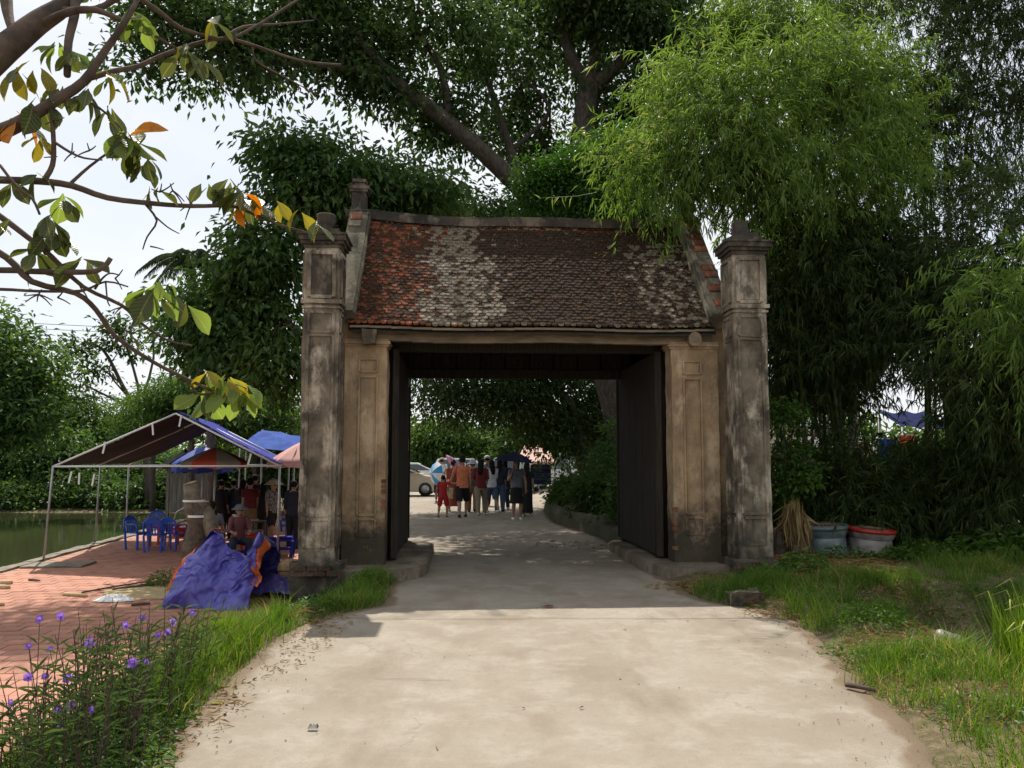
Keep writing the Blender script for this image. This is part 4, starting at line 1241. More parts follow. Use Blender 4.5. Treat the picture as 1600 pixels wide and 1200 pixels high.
# shrub right beside the right column, banana leaves behind
b5 = at(1228, 800, 13.2); b5.z = 0.05
tree('leafy_shrub', 'sunlit leafy shrub growing against the right gate column', 'shrub', b5, [ell(1225, 660, 26, 40, 13), ell(1230, 720, 32, 45, 13.1), ell(1215, 640, 14, 14, 13), ell(1255, 750, 30, 18, 12.8), ell(1225, 770, 24, 26, 12.9)],
     [([b5, at(1226, 720, 13), at(1224, 650, 13)], .03, .01), ([at(1226, 740, 13), at(1255, 720, 13)], .015, .008)], 46, 26, .2, .1, .065, 'weed', droop=.25, twig=.6, crown='foliage', inner=.05)
bn = thing('banana_plant', 'banana plant with broad arching leaves behind the shrub', 'plant', vz(at(1300, 800, 16.5), .05))
mat_ban = MAT['leaf_bush']
m = MB(); m.tube([(0, 0, 0), (.05, 0, .8), (.05, 0, 1.3)], [.1, .08, .05], 8); m.build('trunk', 'culm', bn)
for k in range(7):
    a = k * 2.1 + .4; vs, fs = [], []
    for i in range(10):
        t = i / 9; rr = 1.6 * t; z = 1.25 + .9 * t - 1.1 * t * t
        w = .23 * math.sin(math.pi * min(1, t * .93 + .05)) + .01
        c = Vector((math.cos(a) * rr * .8, math.sin(a) * rr * .8, z)); s_ = Vector((-math.sin(a), math.cos(a), 0))
        vs += [c + s_ * w + Vector((0, 0, .06)), c, c - s_ * w + Vector((0, 0, .06))]
    for i in range(9):
        fs += [[3 * i, 3 * i + 1, 3 * i + 4], [3 * i, 3 * i + 4, 3 * i + 3], [3 * i + 1, 3 * i + 2, 3 * i + 5], [3 * i + 1, 3 * i + 5, 3 * i + 4]]
    link('leaf', np_mesh('banana_leaf', np.array([tuple(v) for v in vs]), np.array(fs), 'leaf_bush', rng.random(len(fs)) * .3 + .3, smooth=True), bn)

# ------------------------------------------------------------------ foreground tree with big leaves, top left
fb_ = Vector((-4.1, 3.5, -.45))
ft = thing('almond_tree', 'near tree with bare branches and big leathery leaves hanging in at upper left', 'tree', fb_)
def bl(l, w0, w1, n=8):
    """branch from photo points (px, py, Y); widths in photo pixels"""
    p = [at(*q) for q in l]
    limb(fm, p, w0 / 2 * l[0][2] / F, w1 / 2 * l[-1][2] / F, n, 0)
fm = MB()
limb(fm, [fb_, Vector((-4.05, 3.55, 1)), Vector((-3.9, 3.7, 2.3)), at(-240, 230, 4.0)], .2, .13, 12)
limb(fm, [Vector((-3.95, 3.65, 1.8)), at(-260, 420, 3.9), at(-120, 370, 3.9), at(-60, 300, 4.0)], .09, .025, 8)
bl([(-240, 230, 4.0), (-60, 130, 4.1), (10, 75, 4.2), (60, 35, 4.3), (105, 5, 4.4), (160, -50, 4.5)], 62, 22)
bl([(-240, 230, 4.0), (-90, 225, 4.0), (0, 207, 4.0), (55, 178, 4.0)], 40, 20)
bl([(50, 181, 4.0), (90, 155, 4.0), (130, 128, 4.05), (165, 78, 4.1), (195, 35, 4.1), (225, -20, 4.2)], 20, 7)
bl([(60, 40, 4.3), (110, 18, 4.2), (150, 16, 4.2), (190, 32, 4.2), (240, 55, 4.3), (275, 76, 4.4)], 14, 4)
bl([(100, 16, 4.3), (150, 14, 4.3), (185, -4, 4.3), (230, -30, 4.3)], 12, 8)
bl([(118, -10, 4.4), (116, 25, 4.3), (107, 65, 4.2), (105, 118, 4.1)], 16, 11)
bl([(8, -20, 4.4), (12, 20, 4.3), (20, 50, 4.2)], 22, 12)
bl([(130, 125, 4.05), (178, 111, 4.2), (215, 104, 4.3), (250, 88, 4.4), (300, 70, 4.5), (350, 60, 4.6), (400, 72, 4.7), (470, 95, 4.8), (533, 101, 4.9)], 10, 3)
bl([(205, -10, 4.2), (245, 15, 4.3), (285, 45, 4.4), (345, 62, 4.6)], 9, 5)
bl([(350, 60, 4.6), (380, 42, 4.7), (430, 38, 4.8), (490, 32, 4.9)], 6, 2)
bl([(360, 62, 4.6), (410, 35, 4.7), (465, 0, 4.8), (520, -30, 4.9)], 5, 3)
bl([(395, 70, 4.7), (400, 95, 4.7), (440, 118, 4.8), (500, 150, 4.9)], 4, 1.5)
bl([(-60, 275, 4.0), (0, 281, 4.0), (60, 283, 4.0), (112, 290, 4.05), (168, 309, 4.1), (240, 318, 4.2), (300, 322, 4.3), (362, 322, 4.4), (395, 334, 4.45), (440, 352, 4.5), (505, 370, 4.5)], 14, 3)
bl([(70, 280, 4.0), (82, 258, 4.0), (84, 225, 4.0), (80, 170, 4.0)], 9, 7)
bl([(85, 222, 4.0), (110, 238, 4.0), (132, 247, 4.0), (160, 250, 4.05)], 5, 2.5)
bl([(110, 287, 4.05), (140, 260, 4.1), (185, 227, 4.1)], 6, 3)
bl([(90, 155, 4.0), (140, 160, 4.05), (180, 190, 4.1), (198, 215, 4.1)], 5, 2.5)
bl([(-60, 300, 4.0), (0, 338, 4.0), (45, 372, 4.0), (82, 402, 4.0), (130, 448, 4.1), (190, 477, 4.2), (222, 506, 4.3), (262, 532, 4.4), (300, 540, 4.5)], 11, 2.5)
bl([(-80, 350, 3.9), (10, 402, 4.0), (50, 440, 4.0), (118, 458, 4.1), (150, 484, 4.2), (180, 525, 4.3), (240, 566, 4.4), (292, 592, 4.5), (330, 610, 4.5)], 12, 5)
bl([(-60, 430, 4.0), (0, 422, 4.0), (80, 425, 4.0), (152, 423, 4.0), (173, 403, 4.0)], 11, 8)
bl([(-60, 455, 4.0), (0, 452, 4.0), (60, 455, 4.0), (128, 454, 4.1), (165, 440, 4.1), (200, 448, 4.2)], 6, 2.5)
bl([(148, 452, 4.1), (160, 435, 4.1), (172, 427, 4.1), (187, 430, 4.1)], 4, 2)
bl([(0, 258, 3.9), (25, 290, 3.9), (50, 310, 3.9), (62, 335, 3.9)], 5, 4)
bl([(228, 320, 4.2), (245, 345, 4.2), (230, 370, 4.2), (223, 390, 4.2)], 4, 2)
bl([(240, 336, 4.2), (262, 355, 4.2), (280, 365, 4.2)], 3, 1.5)
bl([(165, 440, 4.1), (168, 470, 4.1), (172, 478, 4.1)], 3, 2)
bl([(330, 610, 4.5), (360, 600, 4.5), (385, 608, 4.5)], 5, 3)
bl([(292, 592, 4.5), (310, 615, 4.5), (335, 614, 4.5)], 5, 3)
for _ in range(46):       # short dead spurs
    px, py, Y = random.choice([(112, 240, 4.0), (140, 235, 4.05), (250, 300, 4.2), (270, 298, 4.2), (60, 460, 4.0), (90, 465, 4.1), (180, 435, 4.1), (210, 500, 4.2), (235, 385, 4.2), (82, 190, 4), (85, 245, 4), (300, 318, 4.3), (130, 455, 4.1), (190, 480, 4.2)])
    dx, dy = random.uniform(-26, 26), random.uniform(-18, 26)
    bl([(px, py, Y), (px + dx * .5, py + dy * .4, Y), (px + dx, py + dy, Y)], 3, 1.6, 5)
fm.build('branches', 'bark_brown', ft, world=True)
def big_leaf(mat, seed):
    r = random.Random(seed)
    n = 7; vs, fs = [], []
    droop = r.uniform(.05, .45); fold = r.uniform(.08, .45); tw = r.uniform(-.25, .25); ys_ = r.uniform(.06, .1)
    for i in range(n + 1):
        t = i / n
        w = .5 * (.44 + ys_) * (max(0, math.sin(math.pi * min(1, t ** 1.65))) ** .8) + .012
        z = -droop * t * t
        tt = tw * t
        for s in (-1, 0, 1):
            vs.append((s * w * math.cos(tt), t, z + abs(s) * w * fold + s * w * math.sin(tt) + (.015 * math.sin(9 * t + seed) if s else 0)))
    for i in range(n):
        a = 3 * i
        fs += [[a, a + 1, a + 4, a + 3], [a + 1, a + 2, a + 5, a + 4]]
    me = bpy.data.meshes.new('leaf'); me.from_pydata(vs, [], fs); me.materials.append(MAT[mat])
    at_ = me.attributes.new('tint', 'FLOAT', 'FACE'); at_.data.foreach_set('value', [r.random() * .3 + .1 + .6 * (seed % 5) / 5] * len(fs))
    me.polygons.foreach_set('use_smooth', [True] * len(fs))
    return me
BLM = {k: [big_leaf(k, s) for s in range(7)] for k in ('leaf_fore', 'leaf_fore_light', 'leaf_yellow', 'leaf_orange')}
def rosette(px, py, Y, n, size=50, mats=('leaf_fore',), down=.55, ax=(0, 0, -.2)):
    c = at(px, py, Y)
    for k in range(n):
        a = 2 * math.pi * k / max(n, 1) + random.uniform(-.5, .5)
        d = Vector((math.cos(a), math.sin(a) * .75, random.uniform(-.7, .35) - down)) + Vector(ax)
        d.normalize()
        nrm = Vector((random.gauss(0, .45), random.gauss(-.35, .45), 1))
        nrm = (nrm - d * nrm.dot(d)).normalized()
        x = d.cross(nrm)
        R = Matrix((x, d, nrm)).transposed()
        L = size * random.uniform(.75, 1.2) * Y / F
        o = link('leaf', random.choice(BLM[random.choice(mats)]), ft, c + d * .012 + Vector([random.gauss(0, .015) for _ in range(3)]) - fb_)
        o.rotation_euler = R.to_euler(); o.scale = (L * random.uniform(.85, 1.1), L, L)
G, Lg, Ye, Or = 'leaf_fore', 'leaf_fore_light', 'leaf_yellow', 'leaf_orange'
for a in [(90, 70, 4.2, 9, 38, (Lg, Lg, G)), (205, 20, 4.2, 9, 40, (Lg,)), (230, 35, 4.25, 6, 38, (Lg,)), (118, 80, 4.1, 7, 36, (G, Lg)), (28, 105, 4.0, 4, 44, (Ye, Ye, G)), (55, 100, 4.0, 3, 42, (Ye,)),
          (165, 108, 4.1, 5, 46, (G, Ye, Lg)), (60, 150, 4.0, 4, 60, (G,)), (95, 135, 4.05, 4, 46, (G,)), (140, 135, 4.05, 5, 44, (G,)), (30, 175, 4.0, 4, 62, (G, Or)), (70, 210, 4.0, 3, 40, (G, Ye)),
          (198, 205, 4.1, 9, 48, (G, G, Lg)), (205, 218, 4.1, 7, 52, (G,)), (230, 245, 4.15, 5, 48, (G,)), (240, 290, 4.2, 4, 36, (G, Ye)), (170, 170, 4.1, 4, 40, (G,)), (55, 270, 3.95, 3, 40, (G,)), (100, 305, 4.05, 6, 48, (G, Lg)),
          (75, 335, 3.95, 6, 44, (G,)), (85, 360, 4.0, 5, 48, (G,)), (58, 395, 4.0, 5, 44, (G, Lg)), (130, 402, 4.05, 4, 50, (G,)), (15, 275, 3.9, 3, 46, (Ye, G)), (10, 350, 3.9, 2, 44, (G,)), (288, 72, 4.4, 6, 44, (G, Ye)), (330, 20, 4.5, 4, 46, (G, Ye)),
          (310, 95, 4.5, 3, 44, (G,)), (378, 300, 4.4, 9, 48, (G, G, Or)), (355, 280, 4.4, 4, 42, (G,)), (400, 310, 4.45, 4, 42, (G, Ye)), (432, 315, 4.5, 3, 34, (Ye, G)), (470, 330, 4.5, 2, 40, (Ye,)), (500, 350, 4.5, 3, 40, (Ye, G)),
          (320, 285, 4.35, 4, 34, (G,)), (240, 450, 4.25, 8, 52, (G, Lg)), (290, 470, 4.4, 3, 50, (G, Lg)), (250, 440, 4.25, 5, 34, (Lg,)), (318, 580, 4.5, 4, 42, (Ye, Lg)), (355, 590, 4.5, 8, 46, (Lg, Lg, Ye)), (375, 608, 4.5, 9, 46, (Lg,)), (320, 612, 4.5, 5, 44, (Lg, G)), (205, 515, 4.3, 2, 30, (G,))]:
    rosette(*a)
# the single big orange leaf that catches the sun
o = link('leaf', BLM[Or][2], ft, at(200, 214, 4.0) - fb_); tag(o, 'large bright orange leaf glowing in the sun')
d = (at(247, 186, 3.98) - at(200, 214, 4.0)); L = d.length; d.normalize(); nn = Vector((.2, -.8, .6)); nn = (nn - d * nn.dot(d)).normalized()
o.rotation_euler = Matrix((d.cross(nn), d, nn)).transposed().to_euler(); o.scale = (L * .85, L, L)
# ------------------------------------------------------------------ market place on the left
def cloth(name, mats, fn, nu, nv, parent=None, smooth=True, thick=0, loc=None):
    vs = [fn(i / nu, j / nv) for j in range(nv + 1) for i in range(nu + 1)]
    fs = [[j * (nu + 1) + i, j * (nu + 1) + i + 1, (j + 1) * (nu + 1) + i + 1, (j + 1) * (nu + 1) + i] for j in range(nv) for i in range(nu)]
    mb = MB(); mb.add(vs, fs, 0, smooth)
    return mb.build(name, mats, parent, loc=loc)
def tri(t):
    t = t - math.floor(t)
    return 1 - 4 * abs(t - .5)
def fold(p, s, seed=0):
    """crumpled-sheet height: planar facets meeting in sharp creases"""
    r = random.Random(seed * 17 + 5)
    p = Vector(p); w = mnoise.noise_vector(p * s * .45 + Vector((seed * 3.7, 1, 2))) * .55
    v = 0
    for k in range(6):
        d = Vector((r.gauss(0, 1), r.gauss(0, 1), r.gauss(0, 1))).normalized()
        f = s * (.32 + .2 * k) * r.uniform(.8, 1.2)
        a = .5 + .5 * mnoise.noise(p * s * .6 + Vector((k * 9.1, seed, 3)))
        v += tri((p + w).dot(d) * f + r.random()) * a / (1 + .75 * k)
    return v * .42
TY = 17.0
pA, pR, pB = at(83, 729, TY), at(275, 646, TY), at(437, 728, TY)
Lb = 6.3
bk = Vector((-1.35, Lb, -.02))
tent = thing('market_tent', 'gabled market tent of blue tarpaulin with maroon underside on thin grey poles beside the pond', 'tent', ((pA.x + pB.x) / 2, TY, PAV))
tl_ = Vector(tent.location)
def slope(a, r):
    def fn(u, v):
        p = a.lerp(r, u) + bk * v
        sag = .10 * math.sin(math.pi * u) * (1 - .4 * math.sin(3 * math.pi * v) ** 2) + .05 * math.sin(math.pi * u) * mnoise.noise(Vector((u * 4, v * 9, a.x)))
        return p - Vector((0, 0, sag)) + Vector((0, 0, .05)) - tl_
    return fn
for a in (pA, pB):
    f = slope(a, pR)
    cloth('tarp', 'tarp_blue', lambda u, v: f(u, v) + Vector((0, 0, .012)), 20, 24, tent)
    cloth('tarp_lining', 'tarp_maroon', f, 20, 24, tent)
def pole(name, parent, p, q, r=.022, mat='pole', off=None):
    m = MB(); m.tube([Vector(p) - (off or Vector()), Vector(q) - (off or Vector())], r, 8)
    return m.build(name, mat, parent)
for a, b in ((pA, gnd(68, 877, PAV)), (pA + bk * .55, gnd(148, 850, PAV)), (pA + bk, gnd(196, 838, PAV)), (pB, vz(pB, PAV)), (pB + bk * .55, vz(pB + bk * .55, PAV)), (pB + bk, vz(pB + bk, PAV))):
    pole('pole', tent, a, b, .024, off=tl_)
for v in (0, .5, 1):
    for a in (pA, pB): pole('rafter', tent, a + bk * v, pR + bk * v, .02, 'white', off=tl_)
pole('tie_bar', tent, pA, pB, .018, 'white', off=tl_); pole('tie_bar', tent, pA + bk, pB + bk, .018, off=tl_)
pole('side_rail', tent, pA, pA + bk, .018, off=tl_); pole('side_rail', tent, pB, pB + bk, .018, off=tl_); pole('ridge_bar', tent, pR, pR + bk, .02, off=tl_)
for px, py in ((163, 692), (239, 663), (110, 738), (124, 740), (146, 742), (282, 650), (390, 710)):
    m = MB(); q = at(px, py, TY - .03) - tl_
    m.box(q - Vector((0, 0, .1)), (.035, .012, .24), Matrix.Rotation(random.uniform(-.25, .25), 3, 'Y')); m.build('tie_ribbon', 'white', tent)
# second canopy, further back
c2 = thing('market_canopy', 'smaller bright blue tarpaulin canopy pitched behind the big tent', 'canopy', at(425, 800, 26)); c2.location.z = PAV
o2 = Vector(c2.location)
pk = at(410, 671, 26.5) - o2; cr = [at(375, 697, 25) - o2, at(480, 702, 25) - o2, at(520, 690, 29) - o2, at(385, 688, 29) - o2]; pk2 = at(470, 684, 26.8) - o2
m = MB()
for a, b, c in ((cr[0], cr[1], pk), (cr[1], pk2, pk), (cr[1], cr[2], pk2), (cr[2], cr[3], pk), (pk2, cr[2], pk), (cr[3], cr[0], pk)):
    N_ = 8; vs = []; ix = {}
    for i in range(N_ + 1):
        for j in range(N_ + 1 - i):
            ix[(i, j)] = len(vs); w = 1 - (i + j) / N_
            p = a * w + b * (i / N_) + c * (j / N_); vs.append(p - Vector((0, 0, .25 * w * (i / N_) + .06 * mnoise.noise(p * 3))))
    fs = []
    for i in range(N_):
        for j in range(N_ - i):
            fs.append([ix[(i, j)], ix[(i + 1, j)], ix[(i, j + 1)]])
            if i + j < N_ - 1: fs.append([ix[(i + 1, j)], ix[(i + 1, j + 1)], ix[(i, j + 1)]])
    m.add(vs, fs, 0, True)
m.build('tarp', 'tarp_cyan', c2)
for q in cr: pole('pole', c2, q, vz(q, 0), .025)
pole('pole', c2, pk, vz(pk, 0), .03)

def parasol(label, cat, px, ptop, pedge, Y, zg_, hw, mats, seg=8, group=None, drop=.1, tilt=0, name='parasol', rotz=.2):
    top = at(px, ptop, Y); ed = at(px, pedge, Y)
    t = thing(name, label, cat, (top.x, Y, zg_), rotz, group)
    H, E = top.z - zg_, ed.z - zg_
    for k in range(seg):
        a0, a1 = 2 * math.pi * k / seg, 2 * math.pi * (k + 1) / seg
        m = MB(); vs = []; n = 6
        for i in range(n + 1):
            r = hw * i / n; z = H - (H - E) * (i / n) ** 1.25
            for j in range(4):
                a = a0 + (a1 - a0) * j / 3; s = 1 - .045 * math.sin(math.pi * j / 3) * i / n
                vs.append((r * math.cos(a) * s, r * math.sin(a) * s, z - .03 * math.sin(math.pi * j / 3) * i / n))
        for j in range(4):
            a = a0 + (a1 - a0) * j / 3
            vs.append((hw * 1.0 * math.cos(a) * (1 - .045 * math.sin(math.pi * j / 3)), hw * math.sin(a) * (1 - .045 * math.sin(math.pi * j / 3)), E - drop * (1 - .25 * math.sin(math.pi * j / 3))))
        fs = [[i * 4 + j, i * 4 + j + 1, (i + 1) * 4 + j + 1, (i + 1) * 4 + j] for i in range(n + 1) for j in range(3)]
        m.add(vs, fs, 0, True); m.build('panel', mats[k % len(mats)], t)
        m = MB(); m.tube([(0, 0, H - .02), (hw * .5 * math.cos(a0), hw * .5 * math.sin(a0), H - (H - E) * .42 - .012), (hw * math.cos(a0), hw * math.sin(a0), E - .012)], .008, 4); m.build('rib', 'pole', t)
    m = MB(); m.tube([(0, 0, 0), (0, 0, H + .06)], .022, 8); m.build('pole', 'pole', t)
    return t
MAT['cloth_red'] = M('faded_red_cloth', (.62, .1, .055), (.52, .085, .05), 4, .7)
MAT['cloth_beige'] = M('beige_cloth', (.5, .43, .3), (.42, .36, .26), 4, .7)
MAT['cloth_pink'] = M('faded_pink_cloth', (.62, .33, .3), (.52, .25, .23), 3, .75)
MAT['cloth_navy'] = M('navy_cloth', (.016, .018, .035), (.022, .025, .05), 5, .55)
MAT['cloth_blue'] = M('blue_cloth', (.02, .05, .3), (.02, .045, .24), 5, .6)
parasol('large red and beige striped parasol under the market tent', 'parasol', 337, 699, 722, 19.3, PAV, 50 * 19.3 / F, ('cloth_red', 'cloth_beige'), drop=.16, rotz=-.4)
parasol('faded pink parasol beside the left gate column', 'parasol', 478, 688, 722, 18.5, PAV, 58 * 18.5 / F, ('cloth_pink',), drop=.14)
parasol('blue parasol half hidden behind the red and beige one', 'parasol', 318, 697, 724, 24.5, PAV, 46 * 24.5 / F, ('cloth_blue',), drop=.3)
# wooden hut with a gable behind the tent
hut = thing('wooden_hut', 'grey weathered wooden hut with a gabled roof behind the tent', 'hut', vz(at(293, 800, 31), PAV))
MAT['grey_wood'] = M('weathered_board', (.2, .18, .15), (.12, .1, .085), 4, .85, .3, stretch=(6, 6, .6))
MAT['hut_roof'] = M('cement_roof', (.17, .165, .16), (.11, .105, .1), 5, .85)
for k in range(9):
    x = -.66 + k * .165; hgt = 2.15 - abs(x) * .55
    m = MB(); m.box((x, 0, hgt / 2 + .1), (.155, .05, hgt - .1)); m.build('board', 'grey_wood', hut)
for s in (-1, 1):
    m = MB(); m.box((s * .5, .9, 2.13), (1.28, 2.4, .06), Matrix.Rotation(s * .57, 3, 'Y')); m.build('roof', 'hut_roof', hut)
    m = MB(); m.box((s * .5, -.33, 2.1), (1.28, .05, .14), Matrix.Rotation(s * .57, 3, 'Y')); m.build('bargeboard', 'hut_roof', hut)
    m = MB(); m.box((s * .75, 0, .95), (.1, .1, 1.9)); m.build('post', 'grey_wood', hut)

# blue plastic chairs
def chair_parts(t, mat):
    m = MB(); m.box((0, 0, .43), (.42, .4, .025), seg=(4, 4, 1)); m.box((0, -.2, .41), (.42, .02, .06)); m.build('seat', mat, t, bevel=.008)
    for sx in (-1, 1):
        for sy in (-1, 1):
            m = MB(); m.box((sx * .2, sy * .19, .21), (.045, .045, .43), Matrix.Rotation(sx * .06, 3, 'Y') @ Matrix.Rotation(-sy * .05, 3, 'X')); m.build('leg', mat, t, bevel=.006)
        m = MB(); m.tube([(sx * .22, -.19, .43), (sx * .245, -.2, .63), (sx * .245, -.1, .66), (sx * .235, .17, .65)], .02, 6, flat=1.2); m.build('armrest', mat, t)
    # back: arched frame with vertical slats
    arch = [(-.2, .2, .43), (-.215, .24, .62), (-.19, .265, .76), (-.1, .28, .83), (0, .283, .85), (.1, .28, .83), (.19, .265, .76), (.215, .24, .62), (.2, .2, .43)]
    m = MB(); m.tube(arch, .026, 6); m.build('back_frame', mat, t)
    m = MB(); m.box((0, .277, .785), (.3, .02, .09), Matrix.Rotation(-.12, 3, 'X')); m.build('back_panel', mat, t)
    for k in range(5):
        x = -.12 + k * .06
        m = MB(); m.box((x, .243, .6), (.03, .014, .34), Matrix.Rotation(-.18, 3, 'X')); m.build('slat', mat, t)
ch = [(214, 858, 1.25, 'blue plastic armchair seen side on, leftmost of the chairs by the pond'), (241, 862, 3.3, 'blue plastic armchair with its slatted back to the camera, left of the stump'),
      (270, 860, 2.95, 'blue plastic armchair nearest the cut stump'), (243, 846, .35, 'blue plastic armchair on the far side of the red table')]
c0 = thing('plastic_chair', ch[0][3], 'chair', (0, 0, 0), 0, 'blue plastic chairs in the tent')
chair_parts(c0, 'plastic_blue')
for k, (px, py, rz, lab) in enumerate(ch):
    o = c0 if k == 0 else copy_tree(c0)
    o.location = gnd(px, py, PAV + .004); o.rotation_euler.z = rz; o['label'] = lab; o['group'] = 'blue plastic chairs in the tent'; o.scale = (.92, .92, .9)
def stool(label, px, py, mat, s=1.0, group=None, rz=.3):
    t = thing('plastic_stool', label, 'stool', gnd(px, py, PAV + .004), rz, group)
    h = .42 * s; w = .15 * s
    m = MB(); m.box((0, 0, h), (2 * w, 2 * w, .03), seg=(2, 2, 1)); m.box((0, 0, h - .05), (2 * w + .02, 2 * w + .02, .05)); m.build('seat', mat, t, bevel=.01)
    for a in (-1, 1):
        for b in (-1, 1):
            m = MB(); m.box((a * w * 1.1, b * w * 1.1, h / 2 - .03), (.06 * s, .06 * s, h - .06), Matrix.Rotation(a * .12, 3, 'Y') @ Matrix.Rotation(-b * .12, 3, 'X')); m.build('leg', mat, t)
    m = MB(); m.box((0, 0, h * .42), (2 * w + .03, 2 * w + .03, .03)); m.build('brace', mat, t)
stool('red plastic stool in front of the low wooden table', 388, 862, 'plastic_red', .95)
stool('red plastic stool farther back by the standing woman', 404, 828, 'plastic_red', .9)
stool('dark blue plastic stool right of the tarpaulin heap', 420, 872, 'tarp_blue', 1.0, 'blue stools')
stool('dark blue plastic stool close to the gate column', 445, 870, 'tarp_blue', 1.0, 'blue stools', .1)
stool('blue plastic stool by the far red stool', 447, 830, 'plastic_blue', .9, 'blue stools')
t = thing('red_table', 'small red plastic table between the blue chairs', 'table', gnd(256, 853, PAV))
m = MB(); m.box((0, 0, .5), (.55, .55, .04)); m.build('tabletop', 'plastic_red', t, bevel=.01)
for a in (-1, 1):
    for b in (-1, 1):
        m = MB(); m.box((a * .24, b * .24, .24), (.05, .05, .48)); m.build('leg', 'plastic_red', t)
def low_table(label, px, py, w, d, h):
    t = thing('wooden_table', label, 'table', gnd(px, py, PAV + .004))
    for k in range(4):
        m = MB(); m.box((0, -d / 2 + (k + .5) * d / 4, h), (w, d / 4 - .01, .035)); m.build('plank', 'grey_wood', t)
    for a in (-1, 1):
        for b in (-1, 1):
            m = MB(); m.box((a * (w / 2 - .05), b * (d / 2 - .05), h / 2 - .01), (.05, .05, h - .02)); m.build('leg', 'grey_wood', t)
    return t
low_table('low wooden vendor table with a jug and scales on it', 372, 858, .95, .5, .42)
low_table('small dark wooden table behind the scales', 402, 845, .55, .4, .5)
tp = gnd(365, 858, PAV); tp.z = PAV + .442
t = thing('water_jug', 'white plastic jug with a pale blue bottom on the low table', 'jug', tp)
m = MB(); m.lathe([(.0, .08), (.105, .08), (.108, .25), (.09, .31), (.05, .34), (.05, .37), (0, .37)], (0, 0, 0), 14); m.build('body', 'white', t)
MAT['pale_blue'] = M('pale_blue_plastic', (.2, .42, .5), (.17, .36, .44), 4, .4)
m = MB(); m.lathe([(0, 0), (.11, 0), (.112, .085), (0, .086)], (0, 0, 0), 14); m.build('base', 'pale_blue', t)
tp = gnd(391, 856, PAV); tp.z = PAV + .442
t = thing('market_scale', 'dark metal market scale standing on the low table', 'scale', tp)
m = MB(); m.box((0, 0, .07), (.24, .2, .14), taper=(.7, .7)); m.build('body', 'black', t, bevel=.01)
m = MB(); m.tube([(0, 0, .14), (0, 0, .2)], .03, 8); m.lathe([(0, .2), (.17, .2), (.18, .225), (.17, .23), (0, .215)], n=16); m.build('pan', 'pole', t)
m = MB(); m.box((0, -.09, .08), (.12, .02, .1)); m.build('dial', 'white', t)
# cut tree stump sculpture bound with tape
st0 = gnd(312, 888, PAV); st0.y = 14.9; st0.x = at(312, 800, 14.9).x
st = thing('tree_stump', 'sawn pale tree stump with several cut limbs bound with white tape', 'stump', st0)
def sp(px, py): return at(px, py, 14.9) - st0
MAT['cut_wood'] = M('fresh_cut_wood', (.5, .38, .22), (.4, .29, .16), 14, .8)
MAT['stump_bark'] = M('stump_bark', (.14, .105, .07), (.06, .048, .036), 8, .9, .8, 24, bdist=.03)
MAT['stump_pale'] = M('peeled_bark', (.2, .155, .11), (.1, .078, .055), 8, .85, .6, 24)
m = MB(); m.tube([Vector((0, 0, -.02)), sp(305, 850), sp(312, 815), sp(313, 785)], [.3, .22, .17, .165], 12); m.warp(.03, 5); m.build('trunk', 'stump_bark', st)
m = MB(); m.tube([sp(306, 822), sp(303, 795), sp(298, 756)], [.13, .16, .13], 10); m.warp(.025, 6); m.build('limb', 'stump_pale', st)
m = MB(); m.tube([sp(345, 862) + Vector((0, -.15, 0)), sp(334, 825) + Vector((0, -.12, 0)), sp(322, 795)], [.12, .13, .1], 10); m.warp(.03, 5); m.build('limb', 'stump_pale', st)
m = MB(); m.tube([sp(313, 786), sp(313, 783)], [.15, .15], 14); m.build('cut_face', 'cut_wood', st)
m = MB(); m.tube([sp(298, 757), sp(297, 754)], [.115, .11], 12); m.build('cut_face', 'cut_wood', st)
m = MB(); m.lathe([(.2, 0), (.205, .02), (.2, .04)], sp(311, 808), 16, cap=False); m.build('tape', 'white', st)
m = MB(); m.lathe([(.185, 0), (.19, .018), (.185, .035)], sp(303, 784), 16, cap=False); m.build('tape', 'white', st)
m = MB(); m.tube([sp(300, 797), sp(288, 793), sp(276, 800), sp(272, 812)], .012, 6); m.build('wire', 'pole', st)
t = thing('red_basin', 'red plastic basin on the ground behind the stump', 'basin', gnd(284, 838, PAV))
m = MB(); m.lathe([(0, .0), (.2, .0), (.3, .2), (.32, .2), (.22, -.005 + .01)], n=20, cap=False); m.build('bowl', 'plastic_red', t)
m = MB(); m.lathe([(.3, .19), (.33, .2), (.33, .215), (.3, .21)], n=20, cap=False); m.build('rim', 'plastic_red', t)
# crumpled blue tarpaulin heap with an orange inner side
hp0 = Vector((-4.30, 12.35, PAV))
heap = thing('tarpaulin_heap', 'heap of crumpled violet blue tarpaulin with orange inner side in front of the tent', 'tarpaulin', hp0)
def prof(u):
    return .60 + .42 * math.exp(-((u - .30) / .2) ** 2) + .44 * math.exp(-((u - .93) / .085) ** 2) + .1 * math.exp(-((u - .62) / .1) ** 2)
def heapfn(u, v):
    w = .78 + .08 * math.sin(u * 9)
    x = -.52 + 1.14 * u - .1 * (1 - u) * max(0, 1 - v * 1.5)
    h = prof(u)
    if v < .62:
        t = v / .62; z = h * (t ** .8); y = -.42 + .1 * math.sin(u * 6) + .6 * t ** 1.5 + .16 * math.sin(math.pi * t) * math.exp(-((u - .58) / .2) ** 2)
    else:
        t = (v - .62) / .38; z = h * (1 - .8 * t * t); y = .28 + .75 * t - .12 * math.sin(u * 5)
    p = Vector((x, y, z))
    a = .3 * min(1, v * 4 + .3)
    f = fold(p, 3.0, 3) + .28 * fold(p, 7.5, 6)
    return (x + a * .4 * fold(p, 3.2, 5), y - a * f * 1.1, max(.004 + .03 * v, z + a * .35 * fold(p, 3.0, 8)))
cloth('sheet', 'tarp_violet', heapfn, 110, 90, heap, smooth=True)
